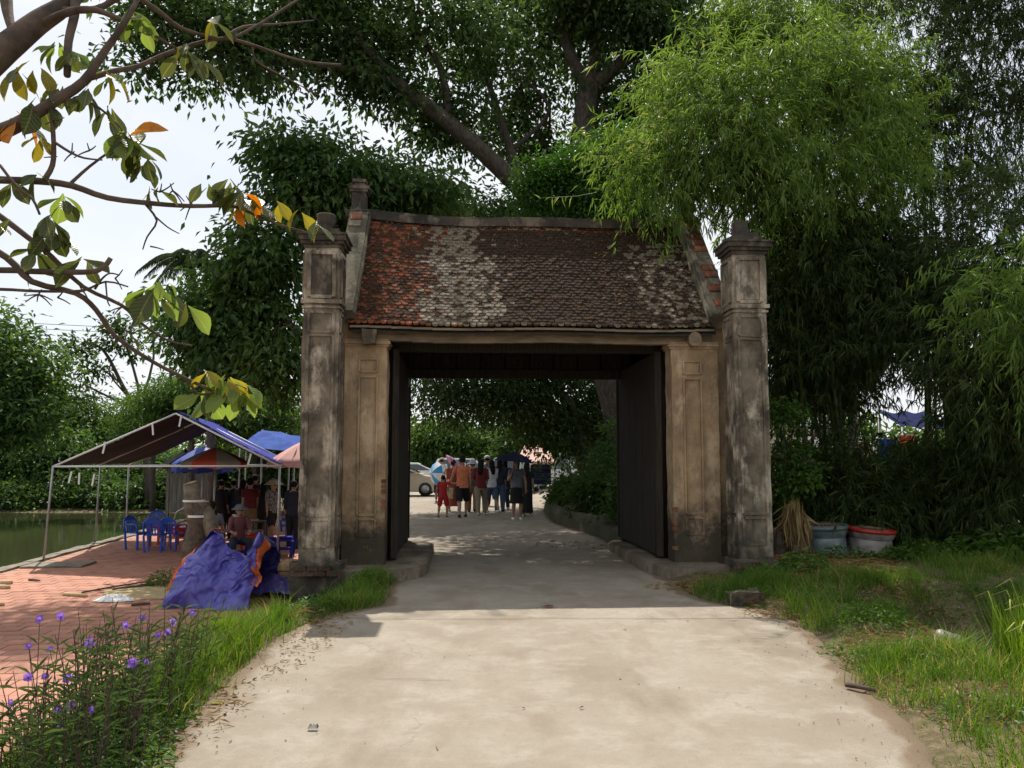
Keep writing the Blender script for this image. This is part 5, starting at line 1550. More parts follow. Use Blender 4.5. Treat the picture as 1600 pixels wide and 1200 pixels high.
cloth('orange_lining', 'tarp_orange', lambda u, v: (lambda q: (q[0] - .075 - .03 * u, q[1] + .06 + .04 * u, q[2] - .02))(heapfn(.0 + .16 * u, .2 + .42 * v)), 14, 30, heap)
cloth('orange_lining', 'tarp_orange', lambda u, v: (lambda q: (q[0] + .02 + .03 * u, q[1] + .012 + .03 * u, q[2] + .006))(heapfn(.965 + .035 * u, .16 + .46 * v)), 8, 30, heap)
cloth('orange_lining', 'tarp_orange', lambda u, v: (lambda q: (q[0], q[1] + .06, q[2] + .03 * (1 - u)))(heapfn(.22 + .14 * v, .6 + .1 * u)), 8, 14, heap)
g2 = thing('ground_tarpaulin', 'flattened blue tarpaulin with orange edge lying beside the left column', 'tarpaulin', (-3.95, 13.3, PAV))
cloth('sheet', 'tarp_violet', lambda u, v: (-.35 + 1.0 * u, -.55 + .95 * v + .12 * math.sin(u * 4), .05 + .2 * math.sin(math.pi * v) * math.sin(math.pi * min(1, u * 1.1)) + .12 * (fold((u * 1.2, v, 0), 6, 12) + .3)), 40, 34, g2)
cloth('edge', 'tarp_orange', lambda u, v: (-.3 + .6 * u, .3 + .16 * v, .13 + .1 * fold((u, v, 3), 3, 2)), 20, 6, g2)
MAT['woven'] = M('woven_straw', (.36, .23, .12), (.22, .14, .075), 30, .85, .7, 60)
for px, lab, r in ((432, 'woven brown straw basket leaning by the left column, nearer the heap', .26), (455, 'woven brown straw basket touching the left column', .24)):
    t = thing('woven_basket', lab, 'basket', vz(at(px, 860, 13.9), PAV), 0, 'woven baskets')
    m = MB(); m.lathe([(r * .75, 0), (r * 1.02, .12), (r * 1.05, .25), (r * .9, .37), (r * .55, .45), (.02, .47)], n=20); m.warp(.015, 6, r); m.build('body', 'woven', t)
    for z in (.1, .2, .3): m = MB(); m.lathe([(r * 1.04, z), (r * 1.07, z + .012), (r * 1.04, z + .024)], n=20, cap=False); m.build('hoop', 'woven', t)
# crumpled plastic, sand, sticks, mat
pl0 = gnd(178, 938, PAV)
tag(cloth('plastic_bag', 'white', lambda u, v: (-.24 + .48 * u * (1 + .2 * math.sin(5 * v)) + .05 * fold((u, v, 1), 9, 4), -.19 + .38 * v + .05 * fold((u, v, 5), 8, 4), .01 + max(0, (math.sin(math.pi * u) * math.sin(math.pi * v)) ** .5 * (.06 + .09 * fold((u, v, 0), 13, 7)))), 34, 28, None, loc=pl0), 'crumpled white plastic sheet lying on the red paving', 'plastic sheet')
MAT['sand'] = M('yellow_sand', (.46, .36, .19), (.36, .27, .14), 9, .95, .5, 70)
s0 = gnd(222, 925, PAV)
tag(cloth('sand_patch', 'sand', lambda u, v: ((u - .5) * 1.15 + .1 * math.sin(v * 7), (v - .5) * 1.3, .002 + .035 * max(0, math.sin(math.pi * u) * math.sin(math.pi * v) + .25 * mnoise.noise(Vector((u * 6, v * 6, 2))))), 26, 26, None, loc=s0), kind='stuff')
sticks = [((100, 929), (136, 931), .035, 'short pale stick lying left of the white plastic'), ((128, 926), (235, 908), .016, 'long thin brown stick lying on the paving'), ((176, 921), (240, 914), .022, 'forked brown stick on the sand'),
          ((205, 945), (235, 943), .022, 'brown stick end beside the sand'), ((0, 912), (20, 910), .05, 'pale split board at the left edge of the paving, upper'), ((-5, 918), (15, 918), .05, 'pale split board at the left edge of the paving, lower'),
          ((45, 906), (62, 907), .02, 'small brown stick on open paving'), ((-6, 944), (6, 944), .035, 'stick end at the left photo edge'), ((195, 920), (262, 906), .014, 'thin twig by the weed tuft')]
for a, b, w, lab in sticks:
    p, q = gnd(*a, PAV + .02), gnd(*b, PAV + .025)
    mid = p.lerp(q, .5) + Vector((random.uniform(-.03, .03), random.uniform(-.03, .03), .005))
    m = MB(); m.tube([p - p, mid - p, q - p], [w, w * .9, w * .6], 7); m.warp(.006, 9, w)
    tag(m.build('stick', 'cut_wood' if w > .03 else 'bark_brown', None, loc=p), lab, 'stick')
mt0 = gnd(92, 884, PAV)
m = MB(); m.box((0, 0, .02), (1.15, .8, .04), Matrix.Rotation(.12, 3, 'Z')); tag(m.build('cement_slab', 'concrete_rough', None, bevel=.01, loc=mt0), 'thin grey cement slab lying on the paving near the pond', 'slab')
# motorbikes under the tent
def motorbike(label, loc, rz, mat):
    t = thing('motorbike', label, 'motorbike', loc, rz, 'motorbikes parked in the tent')
    for x in (-.6, .6):
        w = MB()
        pr = [(.2, -.04), (.27, -.045), (.29, 0), (.27, .045), (.2, .04)]
        vs, fs = [], []; n = 18
        for k in range(n):
            a = 2 * math.pi * k / n
            vs += [(x + r * math.cos(a), y, .29 + r * math.sin(a)) for r, y in pr]
        for k in range(n):
            for j in range(4): fs.append([k * 5 + j, ((k + 1) % n) * 5 + j, ((k + 1) % n) * 5 + j + 1, k * 5 + j + 1])
        w.add(vs, fs, 0, True); wo = w.build('wheel', 'black', t)
        h = MB()
        for k in range(6):
            a = math.pi * k / 3; h.tube([(x, 0, .29), (x + .21 * math.cos(a), 0, .29 + .21 * math.sin(a))], .01, 4)
        h.tube([(x, -.05, .29), (x, .05, .29)], .05, 8); h.build('rim', 'chrome', wo)
    m = MB(); m.box((-.3, 0, .6), (.75, .2, .22), taper=(1, .8)); m.box((.22, 0, .42), (.4, .24, .16)); m.box((.5, 0, .68), (.16, .3, .5), Matrix.Rotation(-.35, 3, 'Y')); m.build('body', mat, t, bevel=.03)
    m = MB(); m.box((-.25, 0, .755), (.75, .24, .1), Matrix.Rotation(.06, 3, 'Y')); m.build('seat', 'black', t, bevel=.03)
    m = MB(); m.tube([(.62, 0, .3), (.48, 0, .95)], .03, 8); m.tube([(.46, -.33, 1.0), (.5, 0, .97), (.46, .33, 1.0)], .016, 6); m.build('handlebar', 'chrome', t)
    m = MB(); m.ball((.58, 0, .88), (.08, .09, .09)); m.build('headlight', 'white', t)
    m = MB(); m.tube([(.1, .16, .3), (-.7, .17, .42)], .045, 8); m.build('exhaust', 'chrome', t)
    for s in (-1, 1):
        m = MB(); m.tube([(.46, s * .28, 1.0), (.44, s * .33, 1.12)], .006, 4); m.ball((.44, s * .34, 1.16), (.02, .06, .045), 8, 6); m.build('mirror', 'black', t)
MAT['moto_black'] = M('black_paint', (.02, .02, .022), (.03, .03, .03), 4, .25, spec=.6)
MAT['moto_grey'] = M('grey_paint', (.12, .13, .14), (.1, .1, .11), 4, .25, spec=.6)
motorbike('dark motorbike parked right of the seated man in grey', gnd(350, 836, PAV), .6, 'moto_black')
motorbike('grey motorbike parked behind the dark motorbike', gnd(340, 826, PAV), .9, 'moto_grey')
t = thing('blue_rack', 'tall blue plastic rack with a red ball on top beside the left column', 'rack', gnd(455, 842, PAV))
for a in (-.1, .1):
    for b in (-.1, .1):
        m = MB(); m.box((a, b, .42), (.06, .06, .84)); m.build('leg', 'plastic_blue', t)
for z in (.25, .55, .82): m = MB(); m.box((0, 0, z), (.26, .26, .03)); m.build('shelf', 'plastic_blue', t)
m = MB(); m.ball((-.03, 0, 1.12), .1); tag(m.build('red_ball', 'plastic_red', None, loc=Vector(t.location)), 'small red ball floating above the blue rack', 'ball')  # a plain ball, hanging unsupported above the rack
# pipe rail and bench on the far bank, power lines
t = thing('bamboo_rail', 'weathered bamboo rail on posts along the far pond bank', 'rail', at(150, 760, 47)); t.location.z = 0
o = Vector(t.location)
m = MB(); m.tube([at(50, 722, 46) - o, at(150, 713, 47) - o, at(260, 722, 48) - o], .06, 6); m.build('top_rail', 'grey_wood', t)
for px in (85, 150, 210): m = MB(); p = at(px, 718, 47) - o; m.tube([vz(p, -.2), p], .08, 6); m.build('post', 'grey_wood', t)
t = thing('stone_bench', 'dark green bench slab on the far pond bank', 'bench', at(60, 760, 45)); t.location.z = .1; o = Vector(t.location)
m = MB(); a = at(40, 747, 45) - o; b = at(82, 747, 45) - o; m.box((a + b) / 2, ((b - a).x, .6, .1)); m.build('slab', 'tarp_maroon', t)
for p in (a, b): m = MB(); m.box((p.x * .8, p.y, (p.z) / 2 - .1), (.15, .5, p.z)); m.build('leg', 'bank', t)
for k, (ya, yb) in enumerate(((497, 520), (505, 528))):
    m = MB(); q = [at(-200 + 700 * i / 10, ya - 6 + (yb - ya + 9) * i / 10 + 3 * math.sin(math.pi * i / 10), 60 + 8 * i / 10) for i in range(11)]
    m.tube([p - q[0] for p in q], .022, 4)
    tag(m.build('power_line', 'black', None, loc=q[0]), ('upper' if k == 0 else 'lower') + ' of two thin power lines crossing the pale sky at left', 'power line')

# ------------------------------------------------------------------ right of the gate
MAT['sheet_teal'] = M('grey_teal_sheet', (.07, .11, .11), (.17, .19, .19), 5, .4, .4, 18, spec=.6)
MAT['sheet_grey'] = M('grey_white_sheet', (.3, .27, .25), (.17, .145, .13), 4, .45, .4, 16, spec=.5)
MAT['maroon_cloth'] = M('maroon_cloth', (.12, .02, .025), (.08, .016, .02), 5, .7)
def barrel(label, px, py, Y, r, h, body, rim, lidmat):
    t = thing('covered_barrel', label, 'barrel', vz(at(px, py, Y), .06))
    def fl(u, v):
        a = 2 * math.pi * u; z = h * .72 * v
        rr = r * (1.08 - .13 * v) * (1 + .09 * abs(math.sin(5.5 * a + 3 * v)) * (1 - v) + .04 * math.sin(17 * a) * (1 - v) + .08 * mnoise.noise(Vector((math.cos(a) * 2, math.sin(a) * 2, v * 3))))
        return (rr * math.cos(a), rr * math.sin(a), z)
    cloth('draped_sheet', body, fl, 48, 14, t)
    def f2(u, v):
        a = 2 * math.pi * u; z = h * (.7 + .27 * v)
        rr = r * (.86 + .2 * math.sin(math.pi * (.15 + .85 * v) * .6)) * (1 + .02 * math.sin(11 * a))
        return (rr * math.cos(a), rr * math.sin(a), z)
    cloth('collar', body, f2, 40, 8, t)
    m = MB(); m.lathe([(r * .95, h * .93), (r * 1.1, h * .92), (r * 1.15, h * .975), (r * 1.1, h * 1.03), (r * .92, h * 1.01)], n=28, cap=False); m.build('rim', rim, t)
    m = MB(); m.lathe([(r * .98, h * .99), (r * .9, h * 1.0), (0, h * 1.005)], n=24); m.build('lid', lidmat, t)
    for k in range(5):
        a = random.uniform(0, 6.28); m = MB(); m.tube([(r * .6 * math.cos(a), r * .5 * math.sin(a), h * 1.03), (r * .6 * math.cos(a + 2.4), r * .5 * math.sin(a + 2.4), h * 1.05)], .014, 5); m.build('lid_stick', 'stump_pale', t)
    cloth('cloth_scrap', 'maroon_cloth', lambda u, v: (lambda a: (r * (1.13 - .13 * v) * math.cos(a), r * (1.13 - .13 * v) * math.sin(a), h * (.0 + .5 * v * (1 - .5 * (u - .3) ** 2) + .06 * math.sin(u * 7))))(-2.55 + (.6 + .2 * math.sin(v * 5)) * u), 10, 6, t)
    t.rotation_euler = (.05, .07 if rim == 'plastic_red' else -.04, 0)
    return t
barrel('barrel under a grey teal plastic sheet with a flat grey rim', 1291, 880, 12.6, .3, .56, 'sheet_teal', 'sheet_teal', 'sheet_grey')
barrel('barrel under a pale grey sheet with a bright red rim', 1358, 882, 12.7, .315, .5, 'sheet_grey', 'plastic_red', 'woven')
# mossy rotten stump with a straw bundle hanging over it
s0 = vz(at(1238, 880, 12.6), 0)
t = thing('rotten_stump', 'dark hollow tree stump standing right of the gate column', 'stump', s0)
for k in range(7):
    a = k * .9; m = MB(); m.tube([(.26 * math.cos(a), .2 * math.sin(a), 0), (.24 * math.cos(a + .1), .2 * math.sin(a), .3), (.22 * math.cos(a), .19 * math.sin(a + .1), .5 + .12 * math.sin(k * 2.3))], [.1, .085, .06], 7); m.warp(.03, 6, k); m.build('root', 'stump_bark', t)
sb = thing('straw_bundle', 'golden bundle of dry straw hanging over the dark stump', 'straw', s0 + Vector((0, 0, .5)))
n = 1500
u_ = rng.random(n)
hx = .22 * np.sin(u_ * 5 + 1) * .5 + (u_ - .45) * .42; hz_ = .46 - .5 * np.abs(u_ - .35) ** 1.3 + rng.normal(size=n) * .05
P = np.stack([hx + rng.normal(size=n) * .05, -.12 + rng.normal(size=n) * .07, hz_], 1)
P[:, 2] -= rng.random(n) ** 2 * np.where(u_ > .5, .75, .3)
D = np.stack([.2 * (u_ - .4) + rng.normal(size=n) * .1 + (rng.random(n) < .06) * rng.normal(size=n), rng.normal(size=n) * .12 - .05, -np.ones(n)], 1)
o = link('strands', np_mesh('strands', *leaf_arrays(P, D, rng.normal(size=(n, 3)), rng.uniform(.16, .5, n), np.full(n, .0055), fold=.1, mid=.5, curl=.1), 'dry', np.repeat(rng.random(n), 2)), sb); o['kind'] = 'stuff'
# pole, hoarding, house, stall cloths beyond the thicket
t = thing('white_hoarding', 'white advertising hoarding with red marks beyond the shrub', 'billboard', vz(at(1266, 760, 34), 0)); o = Vector(t.location)
a, b = at(1249, 652, 34) - o, at(1282, 704, 34) - o
m = MB(); m.box(((a.x + b.x) / 2, .05, (a.z + b.z) / 2), (b.x - a.x, .06, a.z - b.z)); m.build('board', 'white', t)
for p in (a, b): m = MB(); m.box((p.x, .12, a.z / 2), (.08, .08, a.z)); m.build('post', 'pole', t)
MAT['print_red'] = M('red_print', (.5, .05, .06), (.45, .05, .06), 5, .6)
MAT['print_dark'] = M('dark_print', (.06, .07, .09), (.08, .09, .1), 5, .6)
def flat(name, mat, pts_, par, y):
    m = MB(); m.add([(p.x, y, p.z) for p in pts_] + [(p.x, y + .006, p.z) for p in pts_], [list(range(len(pts_)))] + [[i, (i + 1) % len(pts_), len(pts_) + (i + 1) % len(pts_), len(pts_) + i] for i in range(len(pts_))])
    return m.build(name, mat, par)
f_ = lambda *l: [at(x, y, 34) - o for x, y in l]
flat('red_mark', 'print_red', f_((1252, 678), (1281, 680.5), (1281, 682), (1254, 682)), t, .012)
flat('red_mark', 'print_red', f_((1255, 685), (1263, 690), (1263, 700), (1259, 700)), t, .012)
flat('black_mark', 'print_dark', f_((1258, 697), (1264, 690), (1269, 695), (1268, 695.5), (1264, 692), (1260, 698)), t, .003)
for x0, x1 in ((1256, 1258), (1259, 1261), (1262, 1263.5), (1264.5, 1267), (1268, 1270), (1271, 1274), (1275, 1277)):
    flat('lettering', 'print_dark', f_((x0, 666), (x1, 666), (x1, 670.5), (x0, 670.5)), t, .012)
t = thing('beige_house', 'low beige house wall glimpsed behind the leafy shrub', 'house', vz(at(1225, 760, 38), 0)); o = Vector(t.location)
MAT['beige'] = M('beige_render', (.6, .5, .38), (.5, .42, .32), 2, .85)
a, b = at(1195, 658, 38) - o, at(1251, 740, 38) - o
m = MB(); m.box(((a.x + b.x) / 2, 2, a.z / 2 - .2), (b.x - a.x, 4, a.z + .2)); m.build('wall', 'beige', t)
m = MB(); m.box(((a.x + b.x) / 2, 2, a.z + .02), (b.x - a.x + .5, 4.5, .14)); m.build('roof', 'hut_roof', t)
m = MB(); m.box((b.x - .45, -.03, a.z / 2), (.09, .05, a.z - .3)); m.build('downpipe', 'hut_roof', t)
m = MB(); m.box((a.x + .6, -.01, a.z * .55), (.6, .06, .9)); m.build('window', 'glass', t)
t = thing('thin_pole', 'thin dark pole standing in front of the white hoarding', 'pole', vz(at(1293, 760, 22), 0)); o = Vector(t.location)
m = MB(); m.tube([(0, 0, 0), at(1293, 610, 22) - o], .025, 6); m.build('shaft', 'black', t)
MAT['c_awning'] = M('dull_blue_cloth', (.012, .016, .06), (.02, .025, .08), 5, .9, spec=.05)
t = thing('stall_awning', 'dark blue stall awning glimpsed through the bamboo', 'awning', vz(at(1435, 760, 25), 0)); o = Vector(t.location)
a, b = at(1402, 640, 25) - o, at(1480, 668, 25) - o
cloth('sheet', 'c_awning', lambda u, v: (a.x + (b.x - a.x) * u, -.3 + 1.6 * v, b.z + (a.z - b.z) * v + .04 * math.sin(u * 14)), 20, 8, t)
for x in (a.x, b.x): m = MB(); m.tube([(x, -.28, 0), (x, -.28, b.z)], .03, 6); m.build('pole', 'pole', t)
for x in (a.x, b.x): m = MB(); m.tube([(x, 1.28, 0), (x, 1.28, a.z)], .03, 6); m.build('pole', 'pole', t)
for lab, x0, x1, y0, y1, mat, nm in (('bright blue cloth hanging on a stall behind the bamboo', 1373, 1402, 686, 730, 'tarp_cyan', 'hanging_cloth'), ('orange cloth hanging on a stall behind the bamboo', 1405, 1432, 680, 700, 'tarp_orange', 'hanging_cloth'), ('ochre cloth hanging left of the bright blue cloth', 1342, 1362, 690, 730, 'sand', 'hanging_cloth'), ('reddish cloth glimpsed far right through the bamboo', 1566, 1590, 676, 695, 'tarp_orange', 'hanging_cloth')):
    Y = 24; t = thing(nm, lab, 'cloth', vz(at(x0, 760, Y), 0)); o = Vector(t.location)
    a, b = at(x0, y0, Y) - o, at(x1, y1, Y) - o
    cloth('sheet', mat, lambda u, v: (a.x + (b.x - a.x) * u, .06 * math.sin(u * 15), b.z + (a.z - b.z) * v), 18, 6, t)
    m = MB(); m.tube([(a.x - .1, 0, a.z), (b.x + .1, 0, a.z)], .015, 6); m.build('rail', 'pole', t)
    for x in (a.x - .08, b.x + .08): m = MB(); m.tube([(x, 0, 0), (x, 0, a.z)], .02, 6); m.build('pole', 'pole', t)

# ------------------------------------------------------------------ beyond the gate: cars, sign, awning
def car(label, loc, rz, paint, kind='sedan', L=4.5, W=1.74):
    t = thing('parked_car', label, 'car', loc, rz, 'cars parked beyond the gate')
    h = {'sedan': 1.44, 'suv': 1.7, 'van': 1.95}[kind]
    x0, x1 = -L / 2, L / 2
    if kind == 'sedan': body = [(x0, .3), (x0, .78), (x0 + .08, .93), (x0 + .75, 1.0), (x1 - 1.25, .95), (x1 - .25, .78), (x1, .62), (x1, .28), (x1 - .3, .2), (x0 + .3, .2)]; gh = [(x0 + .35, .98), (x0 + 1.05, h - .03), (x0 + 1.6, h), (x0 + 2.4, h - .02), (x1 - 1.0, .93)]
    elif kind == 'suv': body = [(x0, .35), (x0, .95), (x0 + .1, 1.06), (x1 - 1.1, 1.04), (x1 - .2, .9), (x1, .7), (x1, .32), (x1 - .3, .25), (x0 + .3, .25)]; gh = [(x0 + .08, 1.05), (x0 + .4, h - .05), (x0 + .9, h), (x1 - 1.9, h - .04), (x1 - 1.0, 1.03)]
    else: body = [(x0, .35), (x0, 1.05), (x1 - .5, 1.05), (x1 - .05, .85), (x1, .32), (x1 - .3, .25), (x0 + .3, .25)]; gh = [(x0 + .02, 1.05), (x0 + .1, h - .05), (x0 + .4, h), (x1 - 1.3, h - .03), (x1 - .45, 1.04)]
    m = MB(); m.extrude(body, 'y', -W / 2, W / 2); m.build('body', paint, t, bevel=.05)
    def sect(s, z):  # tumblehome
        return s * (W / 2 - .06 - .22 * (z - .95) / (h - .95))
    m = MB(); n = len(gh)
    vs = [(x, sect(-1, z), z) for x, z in gh] + [(x, sect(1, z), z) for x, z in gh]
    m.add(vs, [list(range(n)), list(range(n, 2 * n))[::-1]] + [[i, n + i, n + (i + 1) % n, (i + 1) % n] for i in range(n)]); m.build('cabin', paint, t, bevel=.03)
    zc = 1.0 if kind == 'sedan' else 1.08; zt = h - .1
    def xin(z, front):
        prof_ = gh[::-1] if front else gh
        for (xa, za), (xb, zb) in zip(prof_, prof_[1:]):
            if min(za, zb) - 1e-6 <= z <= max(za, zb) + 1e-6 and abs(zb - za) > 1e-6: return xa + (xb - xa) * (z - za) / (zb - za)
        return prof_[1][0]
    lo0, lo1, hi0, hi1 = xin(zc, 0) + .12, xin(zc, 1) - .12, xin(zt, 0) + .1, xin(zt, 1) - .08
    for s in (-1, 1):
        nwin = 2 if kind == 'sedan' else 3
        for k in range(nwin):
            f0, f1 = k / nwin + .012, (k + 1) / nwin - .012
            q = [(lo0 + (lo1 - lo0) * f0, zc), (lo0 + (lo1 - lo0) * f1, zc), (hi0 + (hi1 - hi0) * f1, zt), (hi0 + (hi1 - hi0) * f0, zt)]
            m = MB(); m.add([(x, sect(s, z) + s * .006, z) for x, z in q] + [(x, sect(s, z) - s * .02, z) for x, z in q], [[0, 1, 2, 3]] + [[i, (i + 1) % 4, 4 + (i + 1) % 4, 4 + i] for i in range(4)]); m.build('window', 'glass', t)
        for x in (x0 + .85, x1 - .88):
            m = MB(); m.tube([(x, s * (W / 2 - .2), .32), (x, s * (W / 2 + .008), .32)], .31, 20); wo = m.build('wheel', 'black', t, bevel=.02)
            m = MB(); m.tube([(x, s * (W / 2 - .02), .32), (x, s * (W / 2 + .012), .32)], .17, 14); m.build('rim', 'pole', wo)
        m = MB(); m.box((x1 - .1, s * (W / 2 - .22), .66), (.22, .34, .14)); m.build('headlight', 'white', t, bevel=.03)
        m = MB(); m.box((x0 + .03, s * (W / 2 - .2), .82), (.08, .3, .16)); m.build('tail_light', 'plastic_red', t, bevel=.02)
        m = MB(); m.box((lo1 - .05, s * (W / 2 + .08), zc + .06), (.1, .18, .12)); m.build('mirror', paint, t, bevel=.03)
        m = MB(); m.box((.1, s * (W / 2 + .004), .82), (.2, .02, .03)); m.build('door_handle', 'chrome', t)
    for fr in (0, 1):
        z0_, z1_ = zc + .02, zt
        q = [(xin(z0_, fr), sect(-1, z0_) * .88, z0_), (xin(z0_, fr), sect(1, z0_) * .88, z0_), (xin(z1_, fr), sect(1, z1_) * .88, z1_), (xin(z1_, fr), sect(-1, z1_) * .88, z1_)]
        d = .008 if fr else -.008
        m = MB(); m.add([(x + d, y, z + .006) for x, y, z in q] + [(x - d * 2, y, z - .01) for x, y, z in q], [[0, 1, 2, 3]] + [[i, (i + 1) % 4, 4 + (i + 1) % 4, 4 + i] for i in range(4)]); m.build('windscreen' if fr else 'rear_window', 'glass', t)
    for x in (x0 - .02, x1 + .02):
        m = MB(); m.box((x, 0, .45), (.1, W - .12, .2)); m.build('bumper', paint, t, bevel=.03)
    return t
def paint(name, c): MAT[name] = M(name, c, tuple(x * .93 for x in c), 2, .22, spec=.6); return name
paint('champagne_paint', (.47, .4, .3)); paint('white_paint_car', (.75, .75, .73)); paint('silver_paint', (.45, .46, .46)); paint('green_white_paint', (.28, .42, .36)); paint('dark_paint', (.06, .065, .07))
car('champagne gold sedan parked left in the gate opening', gnd(640, 776) + Vector((-.72, .9, 0)), 0.02, 'champagne_paint')
car('white sedan parked behind the champagne one', gnd(640, 764) + Vector((.1, 1.5, 0)), .05, 'white_paint_car', 'sedan')
car('white car farther right behind the crowd', gnd(712, 760) + Vector((.6, 2, 0)), .08, 'white_paint_car', 'suv')
car('dark roofed car at the far left beyond the others', gnd(648, 752) + Vector((-1.3, 0, 0)), 0, 'dark_paint', 'suv')
car('pale green and white car parked behind the woman with the black umbrella', gnd(802, 772) + Vector((.1, 1.5, 0)), 1.35, 'green_white_paint', 'suv')
car('white van parked right behind the blue sign', gnd(860, 765) + Vector((.8, 2, 0)), .2, 'white_paint_car', 'van')
car('silver car between the crowd and the green car', gnd(765, 762) + Vector((0, 2, 0)), .3, 'silver_paint', 'sedan')
sg = thing('notice_board', 'navy notice board with a pink headline on two posts', 'sign', vz(at(845, 790, 28), .15)); o = Vector(sg.location)
a, b = at(829, 726, 28) - o, at(861, 757, 28) - o
MAT['navy'] = M('navy_panel', (.012, .018, .075), (.016, .022, .085), 3, .4)
m = MB(); m.box(((a.x + b.x) / 2, 0, (a.z + b.z) / 2), (b.x - a.x, .05, a.z - b.z)); m.build('panel', 'navy', sg)
for x in (a.x + .04, b.x - .04): m = MB(); m.box((x, .05, a.z / 2), (.05, .05, a.z)); m.build('post', 'pole', sg)
MAT['print_pink'] = M('pink_print', (.35, .14, .26), (.3, .13, .24), 5, .6); MAT['print_pale'] = M('pale_print', (.13, .17, .26), (.11, .15, .24), 5, .6)
def sgl(nm, mat, x0, x1, y0, y1):
    p, q = at(x0, y0, 28) - o, at(x1, y1, 28) - o
    m = MB(); m.box(((p.x + q.x) / 2, -.03, (p.z + q.z) / 2), (q.x - p.x, .008, p.z - q.z)); m.build(nm, mat, sg)
x = 832
while x < 858.5:
    w = random.uniform(1.2, 2.2); sgl('lettering', 'print_pink', x, min(x + w, 859), 730.6, 731.9); x += w + .5
sgl('lettering', 'print_pale', 836, 853, 727.6, 728.4)
p = at(845, 735.5, 28) - o
m = MB(); m.ball((p.x, -.03, p.z), (.058, .008, .036), 14, 6); m.build('emblem', 'print_pale', sg)
for y0 in (739.2, 741.8, 744.2, 746.6, 749):
    x = 832
    while x < 857:
        w = random.uniform(1.5, 4); sgl('lettering', 'print_pale', x, min(x + w, 858), y0, y0 + .8); x += w + .6
t = thing('pink_awning', 'dusty pink tiled awning roof above the notice board', 'awning', vz(at(838, 780, 44), 0)); o = Vector(t.location)
a, b = at(806, 701, 45) - o, at(870, 721, 43) - o
m = MB()
m.add([(a.x + .5, 2.2, a.z + .2), (b.x - .5, 2.2, a.z + .2), (b.x, -1.2, b.z), (a.x, -1.2, b.z), (a.x + .5, 2.2, a.z + .1), (b.x - .5, 2.2, a.z + .1), (b.x, -1.2, b.z - .12), (a.x, -1.2, b.z - .12)], [[0, 1, 2, 3], [7, 6, 5, 4], [3, 2, 6, 7], [0, 3, 7, 4], [1, 5, 6, 2], [0, 4, 5, 1]])
MAT['pink_roof'] = M('pink_roof', (.5, .3, .24), (.4, .23, .18), 8, .8)
m.build('roof', 'pink_roof', t)
for x in (a.x + .1, b.x - .1):
    m = MB(); m.box((x, -1.0, b.z / 2), (.1, .1, b.z)); m.build('post', 'pole', t)
    m = MB(); m.box((x + (.4 if x < 0 else -.4), 2.1, a.z / 2), (.1, .1, a.z)); m.build('post', 'pole', t)
m = MB(); m.box(((a.x + b.x) / 2, -1.05, b.z - .3), (b.x - a.x, .06, .16)); m.build('green_fascia', 'green_white_paint', t)

# ------------------------------------------------------------------ small things on the road
def litter_leaf(label, px, py, mat, s, rz):
    me = big_leaf(mat, int(px))
    o = link('fallen_leaf', me, None, gnd(px, py, .016)); o.scale = (s, s, s * .5); o.rotation_euler = (.05, .12, rz)
    tag(o, label, 'leaf')
MAT['leaf_brown'] = leafmat('brown_leaf', (.12, .055, .025), (.2, .1, .045), trans=.1)
litter_leaf('fallen yellow leaf at the left edge of the road', 322, 1098, 'leaf_yellow', .13, -1.3)
litter_leaf('brown curled leaf just inside the gate shadow', 845, 948, 'leaf_brown', .15, -1.4)
litter_leaf('tiny reddish leaf on the sunlit road right of centre', 979, 983, 'leaf_orange', .06, .4)
litter_leaf('small yellow leaf on the road left of centre', 498, 1012, 'leaf_yellow', .05, .8)
bp = gnd(489, 1138, .014)
tag(cloth('black_scrap', 'black', lambda u, v: (-.03 + .06 * u, -.02 + .04 * v, .004 + .02 * abs(math.sin(3 * math.pi * u)) * v), 8, 6, None, loc=bp), 'small scrap of black and white plastic on the sunlit road', 'scrap')
m = MB(); q = [gnd(1322, 1070, .03), gnd(1345, 1073, .04), gnd(1368, 1079, .03)]; m.tube([p - q[0] for p in q], [.02, .017, .012], 6); m.tube([q[1] - q[0], gnd(1352, 1066, .05) - q[0]], [.012, .006], 5); m.warp(.006, 12)
tag(m.build('dead_branch', 'bark_brown', None, loc=q[0]), 'dark dead branch lying on the right road edge', 'branch')
rk = gnd(1487, 1032, -.05)
m = MB(); m.ball((0, 0, .06), (.16, .13, .15), 12, 8); m.warp(.09, 4, 3); m.warp(.03, 11, 2); tag(m.build('rock', 'sheet_grey', None, loc=rk), 'pale broken rock on the edge of the ditch', 'rock')
